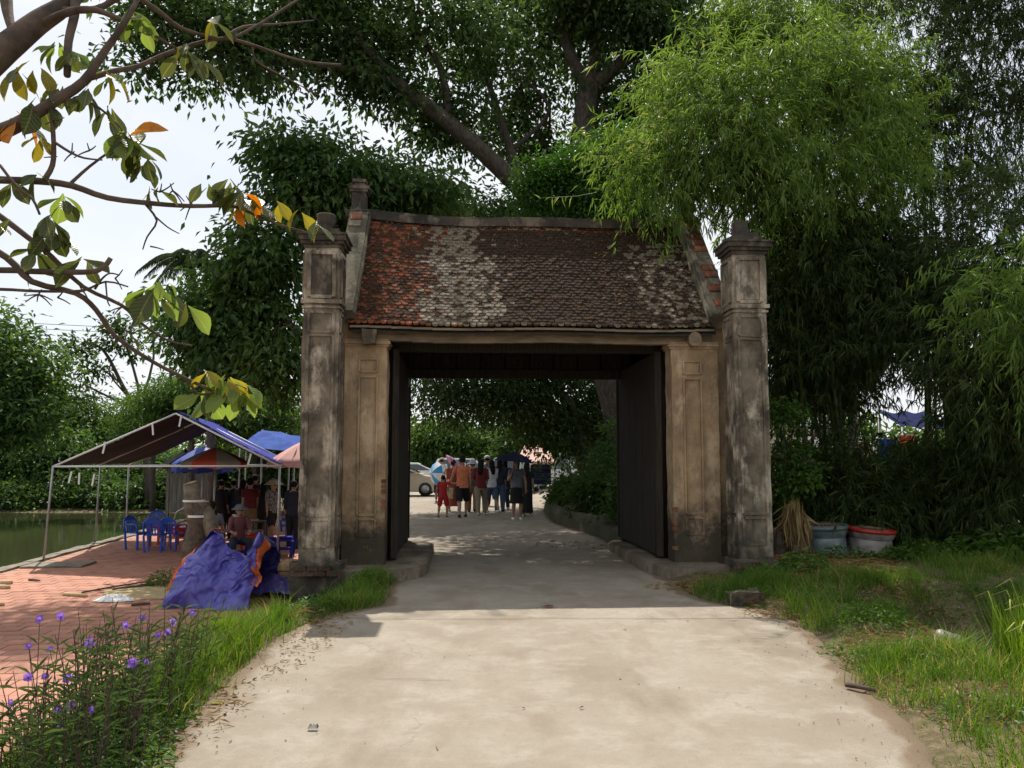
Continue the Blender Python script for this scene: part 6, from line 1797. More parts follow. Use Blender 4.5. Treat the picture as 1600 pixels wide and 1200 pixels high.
# ------------------------------------------------------------------ people
def remesh(mb, voxel):
    me = mb.mesh('tmp', 'skin')
    o = bpy.data.objects.new('tmp', me); COL.objects.link(o)
    r = o.modifiers.new('r', 'REMESH'); r.mode = 'VOXEL'; r.voxel_size = voxel
    s = o.modifiers.new('s', 'SMOOTH'); s.iterations = 4; s.factor = .5
    dg = bpy.context.evaluated_depsgraph_get()
    res = bpy.data.meshes.new_from_object(o.evaluated_get(dg))
    bpy.data.objects.remove(o)
    return res
MAT['skin'] = M('skin', (.40, .235, .155), (.34, .19, .125), 6, .55)
MAT['hair'] = M('black_hair', (.012, .010, .009), (.02, .016, .014), 20, .75, .3, 60, spec=.08, stretch=(6, 6, .6))
def cl(name, c, c2=None, s=9, r=.85): MAT[name] = M(name, c, c2 or tuple(x * .75 for x in c), s, r); return name
cl('c_orange', (.66, .2, .1)); cl('c_black', (.016, .016, .018)); cl('c_red', (.42, .022, .025)); cl('c_maroon', (.14, .02, .022)); cl('c_khaki', (.27, .225, .16)); cl('c_white', (.66, .67, .7)); cl('c_denim', (.075, .12, .2)); cl('c_grey', (.17, .175, .2)); cl('c_navy', (.025, .03, .05))
cl('c_brown', (.2, .12, .055)); cl('c_floral', (.016, .018, .02), (.35, .35, .33), 26); cl('c_check', (.22, .035, .045), (.1, .09, .09), 16); cl('c_greyshirt', (.15, .15, .17)); cl('c_dress', (.3, .045, .03), (.24, .07, .035)); cl('c_olive', (.1, .085, .05)); cl('c_straw', (.66, .58, .42)); cl('c_bucket', (.55, .57, .6)); cl('c_cap', (.4, .33, .24))
DN = Vector((0, 0, -1))
def person(label, base, facing, H, top, bottom, bot='trousers', hair='short', sleeve=.55, pose=None, hat=None, shoes='c_white', seated=False, dress=False, skin='skin', bag=None):
    """facing: rotation about z, 0 = looks towards the camera (-Y)"""
    po = dict(lu=(-.12, 0, -1), lf=(-.02, -.2, -1), ru=(.12, 0, -1), rf=(.02, -.2, -1), lt=(-.03, -.1, -1), ls=(0, .08, -1), rt=(.03, .1, -1), rs=(0, .2, -1), lean=0, turn=0)
    po.update(pose or {})
    jr = random.Random(label)
    for k in ('lu', 'lf', 'ru', 'rf', 'lt', 'ls', 'rt', 'rs'): po[k] = tuple(c + jr.uniform(-.09, .09) for c in po[k])
    po['lean'] += jr.uniform(-.03, .05)
    t = thing('person', label, 'person', base, facing)
    hz = .285 if seated else .515
    up = Vector((0, -math.sin(po['lean']), math.cos(po['lean'])))
    pel = Vector((0, 0, hz))
    def T(z): return pel + up * (z - .515)
    J = {}
    for s, k in ((-1, 'l'), (1, 'r')):
        hp = pel + Vector((s * .052, 0, -.01))
        kn = hp + Vector(po[k + 't']).normalized() * .245
        an = kn + Vector(po[k + 's']).normalized() * .225
        sh = T(.815) + Vector((s * .098, 0, 0))
        elb = sh + Vector(po[k + 'u']).normalized() * .17
        wr = elb + Vector(po[k + 'f']).normalized() * .145
        J[k] = (hp, kn, an, sh, elb, wr)
    low = min(J['l'][2].z, J['r'][2].z) - .035
    dz = Vector((0, 0, -low))
    J = {k: tuple(p + dz for p in v) for k, v in J.items()}
    T0 = T
    def T(z): return T0(z) + dz
    S = lambda v: Vector(v) * H
    hc = T(.93) + Vector((0, -.012, 0))
    m = MB()
    def R(mb, lst, n=14, **kw): mb.rings([(S(c), rx * H, ry * H) for c, rx, ry in lst], n, **kw)
    R(m, [(T(.47), .06, .05), (T(.52), .092, .066), (T(.6), .078, .056), (T(.7), .086, .062), (T(.78), .1, .06), (T(.825), .075, .045), (T(.85), .034, .034), (T(.885), .03, .032)])
    m.ball(S(hc), (.05 * H, .06 * H, .068 * H), 14, 10)
    m.ball(S(hc + Vector((0, -.018, -.04))), (.036 * H, .036 * H, .032 * H), 10, 8)
    m.ball(S(hc + Vector((0, -.063, -.012))), (.009 * H, .012 * H, .016 * H), 8, 6)
    for s in (-1, 1): m.ball(S(hc + Vector((s * .05, 0, -.008))), (.008 * H, .014 * H, .02 * H), 8, 6)
    for k in 'lr':
        hp, kn, an, sh, elb, wr = J[k]
        m.tube([S(p) for p in (sh + Vector((0, 0, .004)), sh.lerp(elb, .3), sh.lerp(elb, .75), elb, elb.lerp(wr, .25), elb.lerp(wr, .8), wr)], [x * H for x in (.03, .029, .025, .022, .024, .017, .015)], 10)
        m.tube([S(p) for p in (hp, hp.lerp(kn, .4), kn, kn.lerp(an, .3), kn.lerp(an, .8), an, an + Vector((0, .006, -.028)))], [x * H for x in (.055, .05, .034, .035, .023, .02, .024)], 10)
        fw = Vector((0, -1, 0))
        m.tube([S(an + Vector((0, .02, -.022))), S(an + fw * .05 + Vector((0, 0, -.024))), S(an + fw * .1 + Vector((0, 0, -.028)))], [.022 * H, .024 * H, .013 * H], 8)
        d = (wr - elb).normalized()
        m.tube([S(wr - d * .008), S(wr + d * .025), S(wr + d * .05)], [.015 * H, .022 * H, .02 * H], 8, flat=.55)
    me = remesh(m, .0125 * H / 1.6)
    f = MB()      # fingers, rooted in the palm
    for k, sgn in (('l', -1), ('r', 1)):
        hp, kn, an, sh, elb, wr = J[k]
        d = (wr - elb).normalized(); sd = d.orthogonal().normalized(); nn = d.cross(sd)
        for i, ln in enumerate((.034, .042, .045, .041)):
            b = wr + d * .042 + sd * (-.016 + .0105 * i)
            f.tube([S(b), S(b + d * ln * .5 + nn * .004), S(b + d * ln + nn * .016)], [.0058 * H, .0052 * H, .004 * H], 5)
        b = wr + d * .018 + sd * -.018
        f.tube([S(b), S(b + d * .022 - sd * .014), S(b + d * .042 - sd * .014 + nn * .008)], [.0065 * H, .0058 * H, .0045 * H], 5)
    fm_ = f.mesh('fingers', skin)
    bm = bmesh.new(); bm.from_mesh(me); bm.from_mesh(fm_)
    for q in bm.faces: q.smooth = True
    bm.to_mesh(me); bm.free(); bpy.data.meshes.remove(fm_)
    me.materials.clear(); me.materials.append(MAT[skin])
    link('body', me, t)
    # face
    for s in (-1, 1):
        e = MB(); e.ball(S(hc + Vector((s * .02, -.0555, .002))), (.008 * H, .004 * H, .005 * H), 8, 6); e.build('eye', 'hair', t)
    e = MB(); e.ball(S(hc + Vector((0, -.055, -.047))), (.014 * H, .005 * H, .004 * H), 8, 6); e.build('mouth', 'c_maroon', t)
    # top
    c = MB(); g = .011
    zb = .49 if not dress else .3
    lst = [(T(.49), .105, .08), (T(.55), .099, .074), (T(.62), .091, .069), (T(.7), .097, .073), (T(.78), .108, .07), (T(.822), .088, .054), (T(.843), .045, .042)]
    if top:
        R(c, lst, 16, cap=False)
        for k in 'lr':
            hp, kn, an, sh, elb, wr = J[k]
            e = sh.lerp(elb, sleeve) if sleeve <= 1 else elb.lerp(wr, sleeve - 1)
            pl_ = [sh + Vector((-.03 if k == 'r' else .03, 0, .012)), sh, sh.lerp(elb, min(sleeve, 1) * .6)] + ([elb] if sleeve > 1 else []) + [e]
            c.tube([S(p) for p in pl_], [x * H for x in ([.036, .041, .037] + ([.031] if sleeve > 1 else []) + [.036 if sleeve <= 1 else .022])], 10, cap=False)
        c.build('shirt' if not dress else 'dress_top', top, t)
    b = MB()
    if bot in ('trousers', 'shorts'):
        R(b, [(T(.455), .075, .068), (T(.5), .1, .077), (T(.56), .094, .07)], 14, cap=False)
        for k in 'lr':
            hp, kn, an = J[k][:3]
            if bot == 'trousers': b.tube([S(p) for p in (hp, hp.lerp(kn, .5), kn, kn.lerp(an, .5), an + Vector((0, 0, -.005)))], [x * H for x in (.068, .058, .046, .042, .037)], 12, cap=False)
            else: b.tube([S(p) for p in (hp, hp.lerp(kn, .5), hp.lerp(kn, .96))], [x * H for x in (.068, .064, .056)], 12, cap=False)
    else:
        kz = {'skirt': .27, 'longskirt': .07, 'dress': .1}[bot]
        if seated:
            for k in 'lr':
                hp, kn, an = J[k][:3]
                b.tube([S(p) for p in (hp, hp.lerp(kn, .5), kn, kn.lerp(an, .8))], [x * H for x in (.072, .066, .06, .055)], 12, cap=False)
            R(b, [(T(.455), .08, .07), (T(.5), .1, .077), (T(.56), .094, .07)], 14, cap=False)
        else:
            vs = []
            R(b, [(T(.57), .093, .068), (T(.5), .106, .084), (T(.42), .108, .09), (Vector((0, 0, (kz + .42) / 2)), .112, .098), (Vector((0, 0, kz)), .122, .108)], 18, cap=False)
    b.build(bot if bot != 'longskirt' else 'skirt', bottom, t)
    for k in 'lr':
        an = J[k][2]; s = MB()
        s.tube([S(an + Vector((0, .03, -.02))), S(an + Vector((0, -.02, -.018))), S(an + Vector((0, -.06, -.024))), S(an + Vector((0, -.105, -.03)))], [.026 * H, .029 * H, .027 * H, .016 * H], 8, flat=.9)
        s.build('shoe', shoes, t)
    h = MB()
    if hair == 'short':
        h.ball(S(hc + Vector((0, .012, .014))), (.055 * H, .058 * H, .062 * H), 14, 10)
    elif hair == 'long':
        h.ball(S(hc + Vector((0, .012, .014))), (.056 * H, .06 * H, .063 * H), 14, 10)
        R(h, [(hc + Vector((0, .022, .02)), .054, .05), (hc + Vector((0, .034, -.05)), .056, .036), (T(.8) + Vector((0, .05, 0)), .054, .028), (T(.73) + Vector((0, .066, 0)), .036, .016)], 12)
    elif hair == 'bun':
        h.ball(S(hc + Vector((0, .012, .014))), (.055 * H, .059 * H, .062 * H), 14, 10); h.ball(S(hc + Vector((0, .07, .01))), .026 * H, 10, 8)
    elif hair == 'pony':
        h.ball(S(hc + Vector((0, .012, .014))), (.055 * H, .059 * H, .062 * H), 14, 10); h.tube([S(hc + Vector((0, .06, .02))), S(hc + Vector((0, .09, -.03))), S(hc + Vector((0, .08, -.12)))], [.02 * H, .024 * H, .008 * H], 8)
    h.warp(.006, 20)
    h.build('hair', 'hair', t)
    q = MB()
    if hat == 'conical':
        q.lathe([(.155 * H, 0), (.08 * H, .055 * H), (.004, .115 * H), (.004, .108 * H), (.08 * H, .047 * H), (.155 * H, -.004)], S(hc + Vector((0, .005, .015))), 20, cap=False); q.build('conical_hat', 'c_straw', t)
    elif hat == 'bucket':
        q.lathe([(.1 * H, -.012 * H), (.066 * H, .022 * H), (.06 * H, .07 * H), (.02, .08 * H), (0.003, .081 * H)], S(hc + Vector((0, .005, .01))), 18, cap=False); q.build('bucket_hat', 'c_bucket', t)
    elif hat in ('cap', 'cap_grey'):
        q.lathe([(.062 * H, .015 * H), (.06 * H, .05 * H), (.03 * H, .078 * H), (.003, .082 * H)], S(hc + Vector((0, .004, .005))), 16, cap=False); q.box(S(hc + Vector((0, -.085, .02))), (.08 * H, .07 * H, .008)); q.build('cap', 'c_cap' if hat == 'cap' else 'c_bucket', t)
    elif hat == 'cloth':
        q.lathe([(.12 * H, -.004 * H), (.07 * H, .03 * H), (.05 * H, .065 * H), (.003, .072 * H)], S(hc + Vector((0, .005, .02))), 18, cap=False); q.build('sun_hat', 'c_greyshirt', t)
    t['_'] = 0; del t['_']
    hands = {k: Matrix.Rotation(facing, 4, 'Z') @ S(J[k][5] + (J[k][5] - J[k][4]).normalized() * .04) + Vector(base) for k in 'lr'}
    return t, hands
PI = math.pi
walkA = dict(lt=(-.03, -.32, -1), ls=(0, .02, -1), rt=(.03, .18, -1), rs=(0, .5, -1))
walkB = dict(rt=(.03, -.32, -1), rs=(0, .02, -1), lt=(-.03, .18, -1), ls=(0, .5, -1))
stand = dict(lt=(-.05, -.02, -1), ls=(-.02, .05, -1), rt=(.05, -.02, -1), rs=(.02, .05, -1))
def gp(px, py, z=.004): return gnd(px, py, z)
_, h1 = person('man in an orange polo shirt and black shorts walking away', gp(722, 808), PI + .1, 1.72, 'c_orange', 'c_black', 'shorts', pose=dict(walkA, ru=(.42, .02, -1), rf=(.35, -.1, -1)), shoes='c_black')
_, hB = person('small boy in a red shirt and red shorts holding the man by the hand', gp(692, 808), PI - .15, 1.16, 'c_red', 'c_red', 'shorts', pose=dict(stand, lt=(-.12, -.1, -1), rt=(.1, .05, -1), lu=(-.8, .05, -.1), lf=(-.9, -.1, .1), ru=(.3, 0, -1)), shoes='c_brown')
_, hW = person('woman in a long red brown dress walking beside the man', gp(708, 799), PI + .2, 1.6, 'c_dress', 'c_dress', 'dress', 'bun', 1.4, dict(walkB, ru=(.1, -.3, -1), rf=(.1, -.8, .9)))
_, hC = person('child carrying the blue and white umbrella over the shoulder', gp(684, 785), PI - .3, 1.3, 'c_grey', 'c_navy', 'shorts', pose=dict(stand, lu=(-.5, -.2, -.8), lf=(.2, -.6, .8)), shoes='c_brown')
person('man with a beige cap walking behind the child', gp(690, 778), PI, 1.66, 'c_white', 'c_navy', 'trousers', hat='cap')
person('person with a white bucket hat half hidden by the orange shirt', gp(738, 800), PI + .1, 1.6, 'c_olive', 'c_brown', 'trousers', 'short', 1.4, walkB, 'bucket', 'c_black')
person('woman in a maroon shirt and khaki trousers with long dark hair', gp(751, 804), PI - .1, 1.63, 'c_maroon', 'c_khaki', 'trousers', 'long', 1.0, dict(walkA, lu=(-.2, -.1, -1), lf=(.6, -.7, -.2), ru=(.2, -.1, -1), rf=(-.3, -.8, -.2)))
person('woman in a white blouse and denim shorts with white trainers', gp(768, 801), PI + .5, 1.6, 'c_white', 'c_denim', 'shorts', 'long', .9, dict(walkB, lu=(-.1, -.2, -1), lf=(.5, -.7, -.1)))
person('man in a grey cap behind the woman with maroon shirt', gp(761, 790), PI, 1.72, 'c_grey', 'c_black', 'trousers', hat='cap_grey', shoes='c_black')
person('woman in a dark top and jeans at the right of the group', gp(781, 799), PI - .3, 1.62, 'c_navy', 'c_denim', 'trousers', 'long', 1.3, stand, None, 'c_black')
person('person in black close behind the woman in jeans', gp(789, 795), PI, 1.58, 'c_black', 'c_navy', 'trousers', 'long', .8, stand)
_, hK = person('woman in a grey peplum blouse and black skirt under the black umbrella', gp(807, 812), .15, 1.6, 'c_grey', 'c_black', 'skirt', 'long', .5, dict(stand, lu=(-.25, -.15, -1), lf=(.35, -.55, .8), ru=(.22, -.02, -1), rf=(.1, -.12, -1)))
person('person in black walking just behind the woman with the black umbrella', gp(823, 807), PI - .2, 1.52, 'c_black', 'c_black', 'longskirt', 'long', .6, stand, None, 'c_white')
# peplum of the grey blouse is part of that figure's silhouette
def umbrella(label, hand, top_, R_, mats, name='umbrella', depth=.3, tiltdir=None):
    hand, top_ = Vector(hand), Vector(top_)
    t = thing(name, label, 'umbrella', hand)
    ax = (top_ - hand); L = ax.length; q = ax.normalized().to_track_quat('Z', 'Y').to_matrix()
    for k in range(8):
        a0, a1 = 2 * math.pi * k / 8, 2 * math.pi * (k + 1) / 8
        vs = []; n = 5
        for i in range(n + 1):
            f = i / n; z = L - depth * R_ * (.25 * f + .75 * f * f) * 1.5
            for j in range(4):
                a = a0 + (a1 - a0) * j / 3; s = 1 - .07 * math.sin(math.pi * j / 3) * f
                vs.append(q @ Vector((R_ * f * s * math.cos(a), R_ * f * s * math.sin(a), z - .03 * R_ * math.sin(math.pi * j / 3) * f)))
        fs = [[i * 4 + j, i * 4 + j + 1, (i + 1) * 4 + j + 1, (i + 1) * 4 + j] for i in range(n) for j in range(3)]
        m = MB(); m.add(vs, fs, 0, True); m.build('panel', mats[k % len(mats)], t)
    m = MB(); m.tube([q @ Vector((0, 0, -.06)), q @ Vector((0, 0, L + .05))], .008, 6); m.build('shaft', 'pole', t)
    m = MB(); m.tube([q @ Vector((0, 0, -.1)), q @ Vector((0, 0, .05))], .014, 6); m.build('handle', 'black', t)
MAT['u_blue'] = M('sky_blue_nylon', (.02, .3, .62), (.02, .26, .55), 5, .5); MAT['u_white'] = M('white_nylon', (.72, .72, .75), (.64, .64, .68), 5, .5); MAT['u_pink'] = M('pink_nylon', (.75, .38, .6), (.68, .33, .54), 5, .5); MAT['u_navy'] = M('dark_navy_nylon', (.010, .012, .028), (.014, .016, .034), 5, .9, spec=.05)
umbrella('open umbrella with sky blue and white panels tilted left', hC['l'], at(674, 739, hC['l'].y - .35), .44, ('u_blue', 'u_white'), depth=.34)
umbrella('pink umbrella just above the woman in the long dress', hW['r'], at(716, 722, hW['r'].y + .1), .42, ('u_pink',))
umbrella('black umbrella held by the woman in the grey blouse', hK['l'], at(804, 706, hK['l'].y), .52, ('u_navy',), depth=.32)
m = MB(); m.box((0, 0, -.17), (.22, .12, .3), seg=(3, 2, 4), taper=(1.15, 1.1)); m.warp(.025, 8)
tag(m.build('paper_bag', 'cut_wood', None, loc=gp(703, 800) + Vector((-.02, -.1, .75))), 'brown paper bag carried between the boy and the woman', 'bag')
# under the tent
sit = dict(lt=(-.2, -1, -.12), ls=(-.05, .1, -1), rt=(.2, -1, -.12), rs=(.05, .1, -1), lu=(-.25, -.35, -1), lf=(.25, -.9, -.1), ru=(.25, -.35, -1), rf=(-.25, -.9, -.1), lean=.16)
stool('red plastic stool under the seated man in grey', 329, 838, 'plastic_red', 1.0)
stool('dark blue stool under the seated woman in the sun hat', 373, 834, 'tarp_blue', 1.0)
for o in list(COL.objects)[-200:]:
    if o.get('label') == 'red plastic stool under the seated man in grey': o.location = vz(at(329, 800, 16.25), PAV + .004)
    if o.get('label') == 'dark blue stool under the seated woman in the sun hat': o.location = vz(at(373, 800, 17.62), PAV + .004)
def tp_(px, py): return gnd(px, py, PAV + .004)
PX = vz(at(329, 800, 16.2), PAV + .004)
person('man in a grey shirt seated with his back to the camera', PX, PI + .3, 1.66, 'c_greyshirt', 'c_navy', 'trousers', 'short', .6, sit, None, 'c_black', True)
person('woman in a grey sun hat and red checked shirt seated at the table', vz(at(373, 800, 17.6), PAV + .004), .5, 1.5, 'c_check', 'c_navy', 'trousers', 'short', 1.5, sit, 'cloth', 'c_black', True)
person('woman in a maroon polo and brown trousers standing in the tent', vz(at(391, 800, 21.2), PAV + .004), PI + .5, 1.62, 'c_maroon', 'c_brown', 'longskirt', 'bun', .6, dict(stand, lean=.1))
person('woman in a white conical hat and black floral blouse', vz(at(424, 800, 21.4), PAV + .004), .9, 1.58, 'c_floral', 'c_black', 'shorts', 'short', .8, dict(walkA, lean=.05), 'conical')
for k, (px, Y, H, lab, tp__) in enumerate([(345, 22.6, 1.55, 'person in black standing left of the dark row at the back of the tent', 'c_black'), (364, 22.8, 1.55, 'person in a dark top standing second in the row at the back of the tent', 'c_navy'), (378, 22.4, 1.56, 'long haired person in black at the back of the tent by the maroon polo', 'c_black'),
                                           (397, 23, 1.68, 'tall person in dark clothes behind the woman in the maroon polo', 'c_navy'), (411, 22.6, 1.5, 'long haired person in black between the maroon polo and the conical hat', 'c_black'), (458, 20, 1.6, 'dark clothed person half hidden by the left gate column', 'c_navy')]):
    person(lab, vz(at(px, 800, Y), PAV + .004), PI + .3 * math.sin(k * 2), H, tp__, 'c_black', 'trousers', 'long' if k in (2, 4) else 'short', 1.5, stand, None, 'c_black')
# ------------------------------------------------------------------ grass, weeds, litter
def scatter(n, x0, x1, y0, y1, fn):
    """random ground points, kept with probability fn(x, y)"""
    x = rng.uniform(x0, x1, n); y = rng.uniform(y0, y1, n)
    k = rng.random(n) < fn(x, y)
    x, y = x[k], y[k]
    return np.stack([x, y, zg(x, y) - .01], 1)
def footing_mask(x, y):
    return (((np.abs(x + 2.56) < .36) & (np.abs(y - 11.24) < .36)) | ((np.abs(x - 3.27) < .4) & (np.abs(y - 11.6) < .4)))
def clump(x, y, s, seed, lo=-.2, hi=.4): return np.clip((snoise(x, y, s, seed) - lo) / (hi - lo), 0, 1)
def g_left(x, y):
    d = xl(y) - x
    ok = (d > -.03) & (d < 1.62 + .25 * snoise(x, y, 3, 31)) & ~footing_mask(x, y)
    ok &= ~((y > 11.2) & (x > -2.9) & (x < 2.9))
    edge = np.clip((d + .03) / .3, .12, 1)
    return ok * edge * (.5 + .5 * clump(x, y, 2.2, 33)) * np.where(y > 11.2, .5, 1)
P = scatter(210000, -4.2, -1.4, 3.9, 13.4, g_left)
n = len(P); hh = .05 + .24 * clump(P[:, 0], P[:, 1], 3.4, 35, -.4, .7) ** 1.4 * (.55 + .45 * clump(P[:, 0], P[:, 1], 9, 37, -.5, .5))
tint = np.clip(.15 + .55 * clump(P[:, 0], P[:, 1], 1.7, 36, -.7, .7) + rng.normal(size=n) * .16 + (rng.random(n) < .07) * .6, 0, 1)
grass('grass_left', P, hh * rng.uniform(.5, 1.4, n), rng.uniform(.004, .009, n), 'grass', lean=1.0, tint=tint)
def g_right(x, y):
    d = x - xr(y)
    ok = (d > -.02) & ~footing_mask(x, y) & ~((y > 11.3) & (x < 2.95))
    near = np.where(y < 9.6, (d < 1.3 + .2 * snoise(x, y, 3, 41)) | ((d < 3.6) & (y > 9.0)), (y < 13.4))
    dry = clump(x, y, 2.3, 43, -.6, .1) * (.35 + .65 * clump(x, y, 7, 49, -.5, .2))
    return ok * near * np.clip((d + .03) / .25, .1, 1) * (.12 + .88 * dry) * np.where((y > 10.3) & (x < 5.9), .1, 1) * np.where(y > 9.6, .75, 1)
P = scatter(300000, 1.8, 9.5, 3.9, 13.6, g_right)
n = len(P); hh = .035 + .2 * clump(P[:, 0], P[:, 1], 3.0, 45, -.35, .8) ** 1.5 * (.5 + .5 * clump(P[:, 0], P[:, 1], 8, 47, -.5, .5))
tint = np.clip(.2 + .5 * clump(P[:, 0], P[:, 1], 1.5, 46, -.7, .7) + rng.normal(size=n) * .16 + (rng.random(n) < .13) * .6, 0, 1)
grass('grass_right', P, hh * rng.uniform(.5, 1.4, n), rng.uniform(.004, .01, n), 'grass', lean=1.05, tint=tint)
# coarse tufts that stand above the turf
def tufts(name, n, x0, x1, y0, y1, fn, mat, h0, h1, per=46):
    C_ = scatter(n, x0, x1, y0, y1, fn)
    k = np.repeat(np.arange(len(C_)), per); m_ = len(k)
    sz = rng.uniform(h0, h1, len(C_))
    P = C_[k] + np.concatenate([rng.normal(size=(m_, 2)) * (.025 + .16 * sz[k])[:, None], np.zeros((m_, 1))], 1)
    P[:, 2] = zg(P[:, 0], P[:, 1]) - .01
    ct = rng.random(len(C_))
    grass(name, P, sz[k] * rng.uniform(.5, 1.15, m_), rng.uniform(.004, .009, m_), mat, lean=.85, tint=np.clip(ct[k] * .6 + rng.normal(size=m_) * .14 + .1 + (rng.random(m_) < .08) * .5, 0, 1))
tufts('grass_tufts_right', 520, 2.2, 8.5, 4.4, 12.6, lambda x, y: ((x - xr(y)) > .05) & ((x - xr(y)) < np.where(y < 9.1, 1.2, 5)) & ~footing_mask(x, y) & ~((y > 10.3) & (x < 5.6)) & (clump(x, y, 1.6, 61, -.6, .5) > .3), 'grass', .14, .36)
tufts('grass_tufts_left', 260, -3.9, -1.6, 4.6, 12.6, lambda x, y: ((xl(y) - x) > .12) & ((xl(y) - x) < 1.5) & ~footing_mask(x, y) & ~((y > 11) & (x > -2.95)), 'grass', .14, .34)
# broad leaved ground cover
def cover(name, cx, cy, rx, ry, n, h, L, W, mat='weed'):
    a = rng.uniform(0, 2 * np.pi, n); r = np.sqrt(rng.random(n))
    x, y = cx + rx * r * np.cos(a), cy + ry * r * np.sin(a)
    z = zg(x, y) + h * rng.random(n) ** .8 * (1 - r ** 2 * .7)
    D = np.stack([np.cos(a) + rng.normal(size=n) * .8, np.sin(a) + rng.normal(size=n) * .8, rng.normal(size=n) * .3 - .05], 1)
    N = rng.normal(size=(n, 3)) * .45 + np.array([0, 0, 1.0])
    return np.stack([x, y, z], 1), D, N, L * rng.uniform(.6, 1.3, n), W * rng.uniform(.6, 1.3, n)
def covers(name, lst, mat='weed'):
    A = [cover(name, *q) for q in lst]
    P, D, N, L, W = (np.concatenate([a[i] for a in A]) for i in range(5))
    tag(leaves(name, P, D, N, L, W, mat), kind='stuff')
covers('ground_cover', [(-2.55, 9.9, .75, .9, 3800, .34, .045, .03), (-2.2, 9.2, .4, .55, 1300, .22, .04, .028), (-2.7, 11.0, .5, .3, 900, .4, .045, .03), (-1.95, 10.6, .3, .35, 700, .26, .045, .03), (-2.4, 5.0, .5, .8, 1300, .16, .05, .032), (-2.15, 4.4, .4, .5, 900, .16, .05, .032),
                        (3.75, 10.9, .35, .35, 500, .3, .07, .055), (3.2, 10.75, .3, .15, 260, .18, .06, .045), (4.0, 8.4, .5, .6, 700, .18, .045, .025), (6.2, 12.4, .7, .4, 500, .25, .08, .06), (4.75, 12.0, .5, .22, 240, .2, .07, .05), (5.5, 12.1, .4, .2, 200, .22, .07, .05), (7.3, 12.2, 1.2, .5, 900, .4, .16, .11), (3.1, 6.6, .4, .6, 500, .14, .04, .022), (3.3, 7.9, .35, .4, 600, .2, .05, .02), (2.7, 6.9, .2, .5, 260, .12, .04, .02), (3.6, 9.3, .5, .3, 600, .2, .05, .025), (5.2, 9.2, .8, .4, 700, .25, .06, .03), (-2.6, 6.4, .4, .6, 700, .2, .05, .022), (-2.7, 8.2, .4, .6, 800, .24, .05, .025), (3.0, 5.2, .4, .4, 400, .12, .045, .02)])
tf = gnd(262, 915, PAV)
wt = thing('weed_tuft', 'tuft of green weeds growing from the paving left of the tarpaulin heap', 'weed', tf)
n = 900; a = rng.uniform(0, 6.28, n); r = np.sqrt(rng.random(n))
P = np.stack([.34 * r * np.cos(a), .28 * r * np.sin(a), .3 * rng.random(n) * (1 - r * r * .7)], 1)
o = link('foliage', np_mesh('foliage', *leaf_arrays(P, np.stack([np.cos(a), np.sin(a), rng.normal(size=n) * .5], 1), rng.normal(size=(n, 3)) * .5 + [0, 0, 1.0], rng.uniform(.03, .07, n), rng.uniform(.015, .03, n)), 'weed', np.repeat(rng.random(n), 2)), wt)
# dry straw and leaf litter
def litter(name, lst, mat='dry'):
    PP, DD, NN, LL, WW = [], [], [], [], []
    for cx, cy, rx, ry, n, L, W in lst:
        a = rng.uniform(0, 6.28, n); r = np.sqrt(rng.random(n)); x, y = cx + rx * r * np.cos(a), cy + ry * r * np.sin(a)
        z = zg(x, y) + .012 + .03 * rng.random(n)
        z = np.where((x > xl(y)) & (x < xr(y)), .014 + .012 * rng.random(n), z)
        b = rng.uniform(0, 6.28, n)
        PP.append(np.stack([x, y, z], 1)); DD.append(np.stack([np.cos(b), np.sin(b), rng.normal(size=n) * .22], 1)); NN.append(rng.normal(size=(n, 3)) * .35 + np.array([0, 0, 1.0])); LL.append(L * rng.uniform(.4, 1.3, n)); WW.append(W * rng.uniform(.5, 1.4, n))
    tag(leaves(name, *(np.concatenate(q) for q in (PP, DD, NN, LL, WW)), mat, curl=.2), kind='stuff')
litter('straw_litter', [(4.3, 12.0, .9, .6, 1500, .16, .012), (4.3, 9.3, .5, .4, 300, .14, .012), (2.9, 8.8, .5, .4, 260, .1, .012), (4.2, 7.9, .5, 1.1, 1500, .12, .012), (3.9, 6.6, .4, .8, 600, .12, .012), (4.2, 10.9, .9, .5, 700, .16, .012), (2.75, 6.0, .25, 1.2, 260, .09, .01), (3.3, 5.2, .5, .7, 500, .1, .009), (-1.75, 7.6, .2, 1.3, 200, .07, .01), (-1.9, 5.2, .2, 1.0, 130, .07, .01), (2.1, 10.6, .4, .3, 160, .1, .012), (-2.1, 8.6, .25, .4, 160, .14, .01), (3.4, 7.3, .5, .5, 420, .11, .01)])
litter('leaf_litter', [(4.35, 7.8, .55, 1.3, 700, .07, .035), (4.0, 9.8, .8, .6, 300, .07, .03), (2.6, 10.8, .5, .3, 120, .06, .03), (2.75, 8, .2, 3, 60, .05, .025), (0.3, 8, 2.0, 3.5, 9, .04, .02), (1.3, 15.8, 1.0, .8, 120, .06, .03), (-1.9, 6.5, .12, 2.5, 40, .05, .025), (4.3, 11.7, 1.0, .8, 420, .08, .04), (4.0, 10.7, .8, .4, 160, .07, .03)], 'leaf_brown')
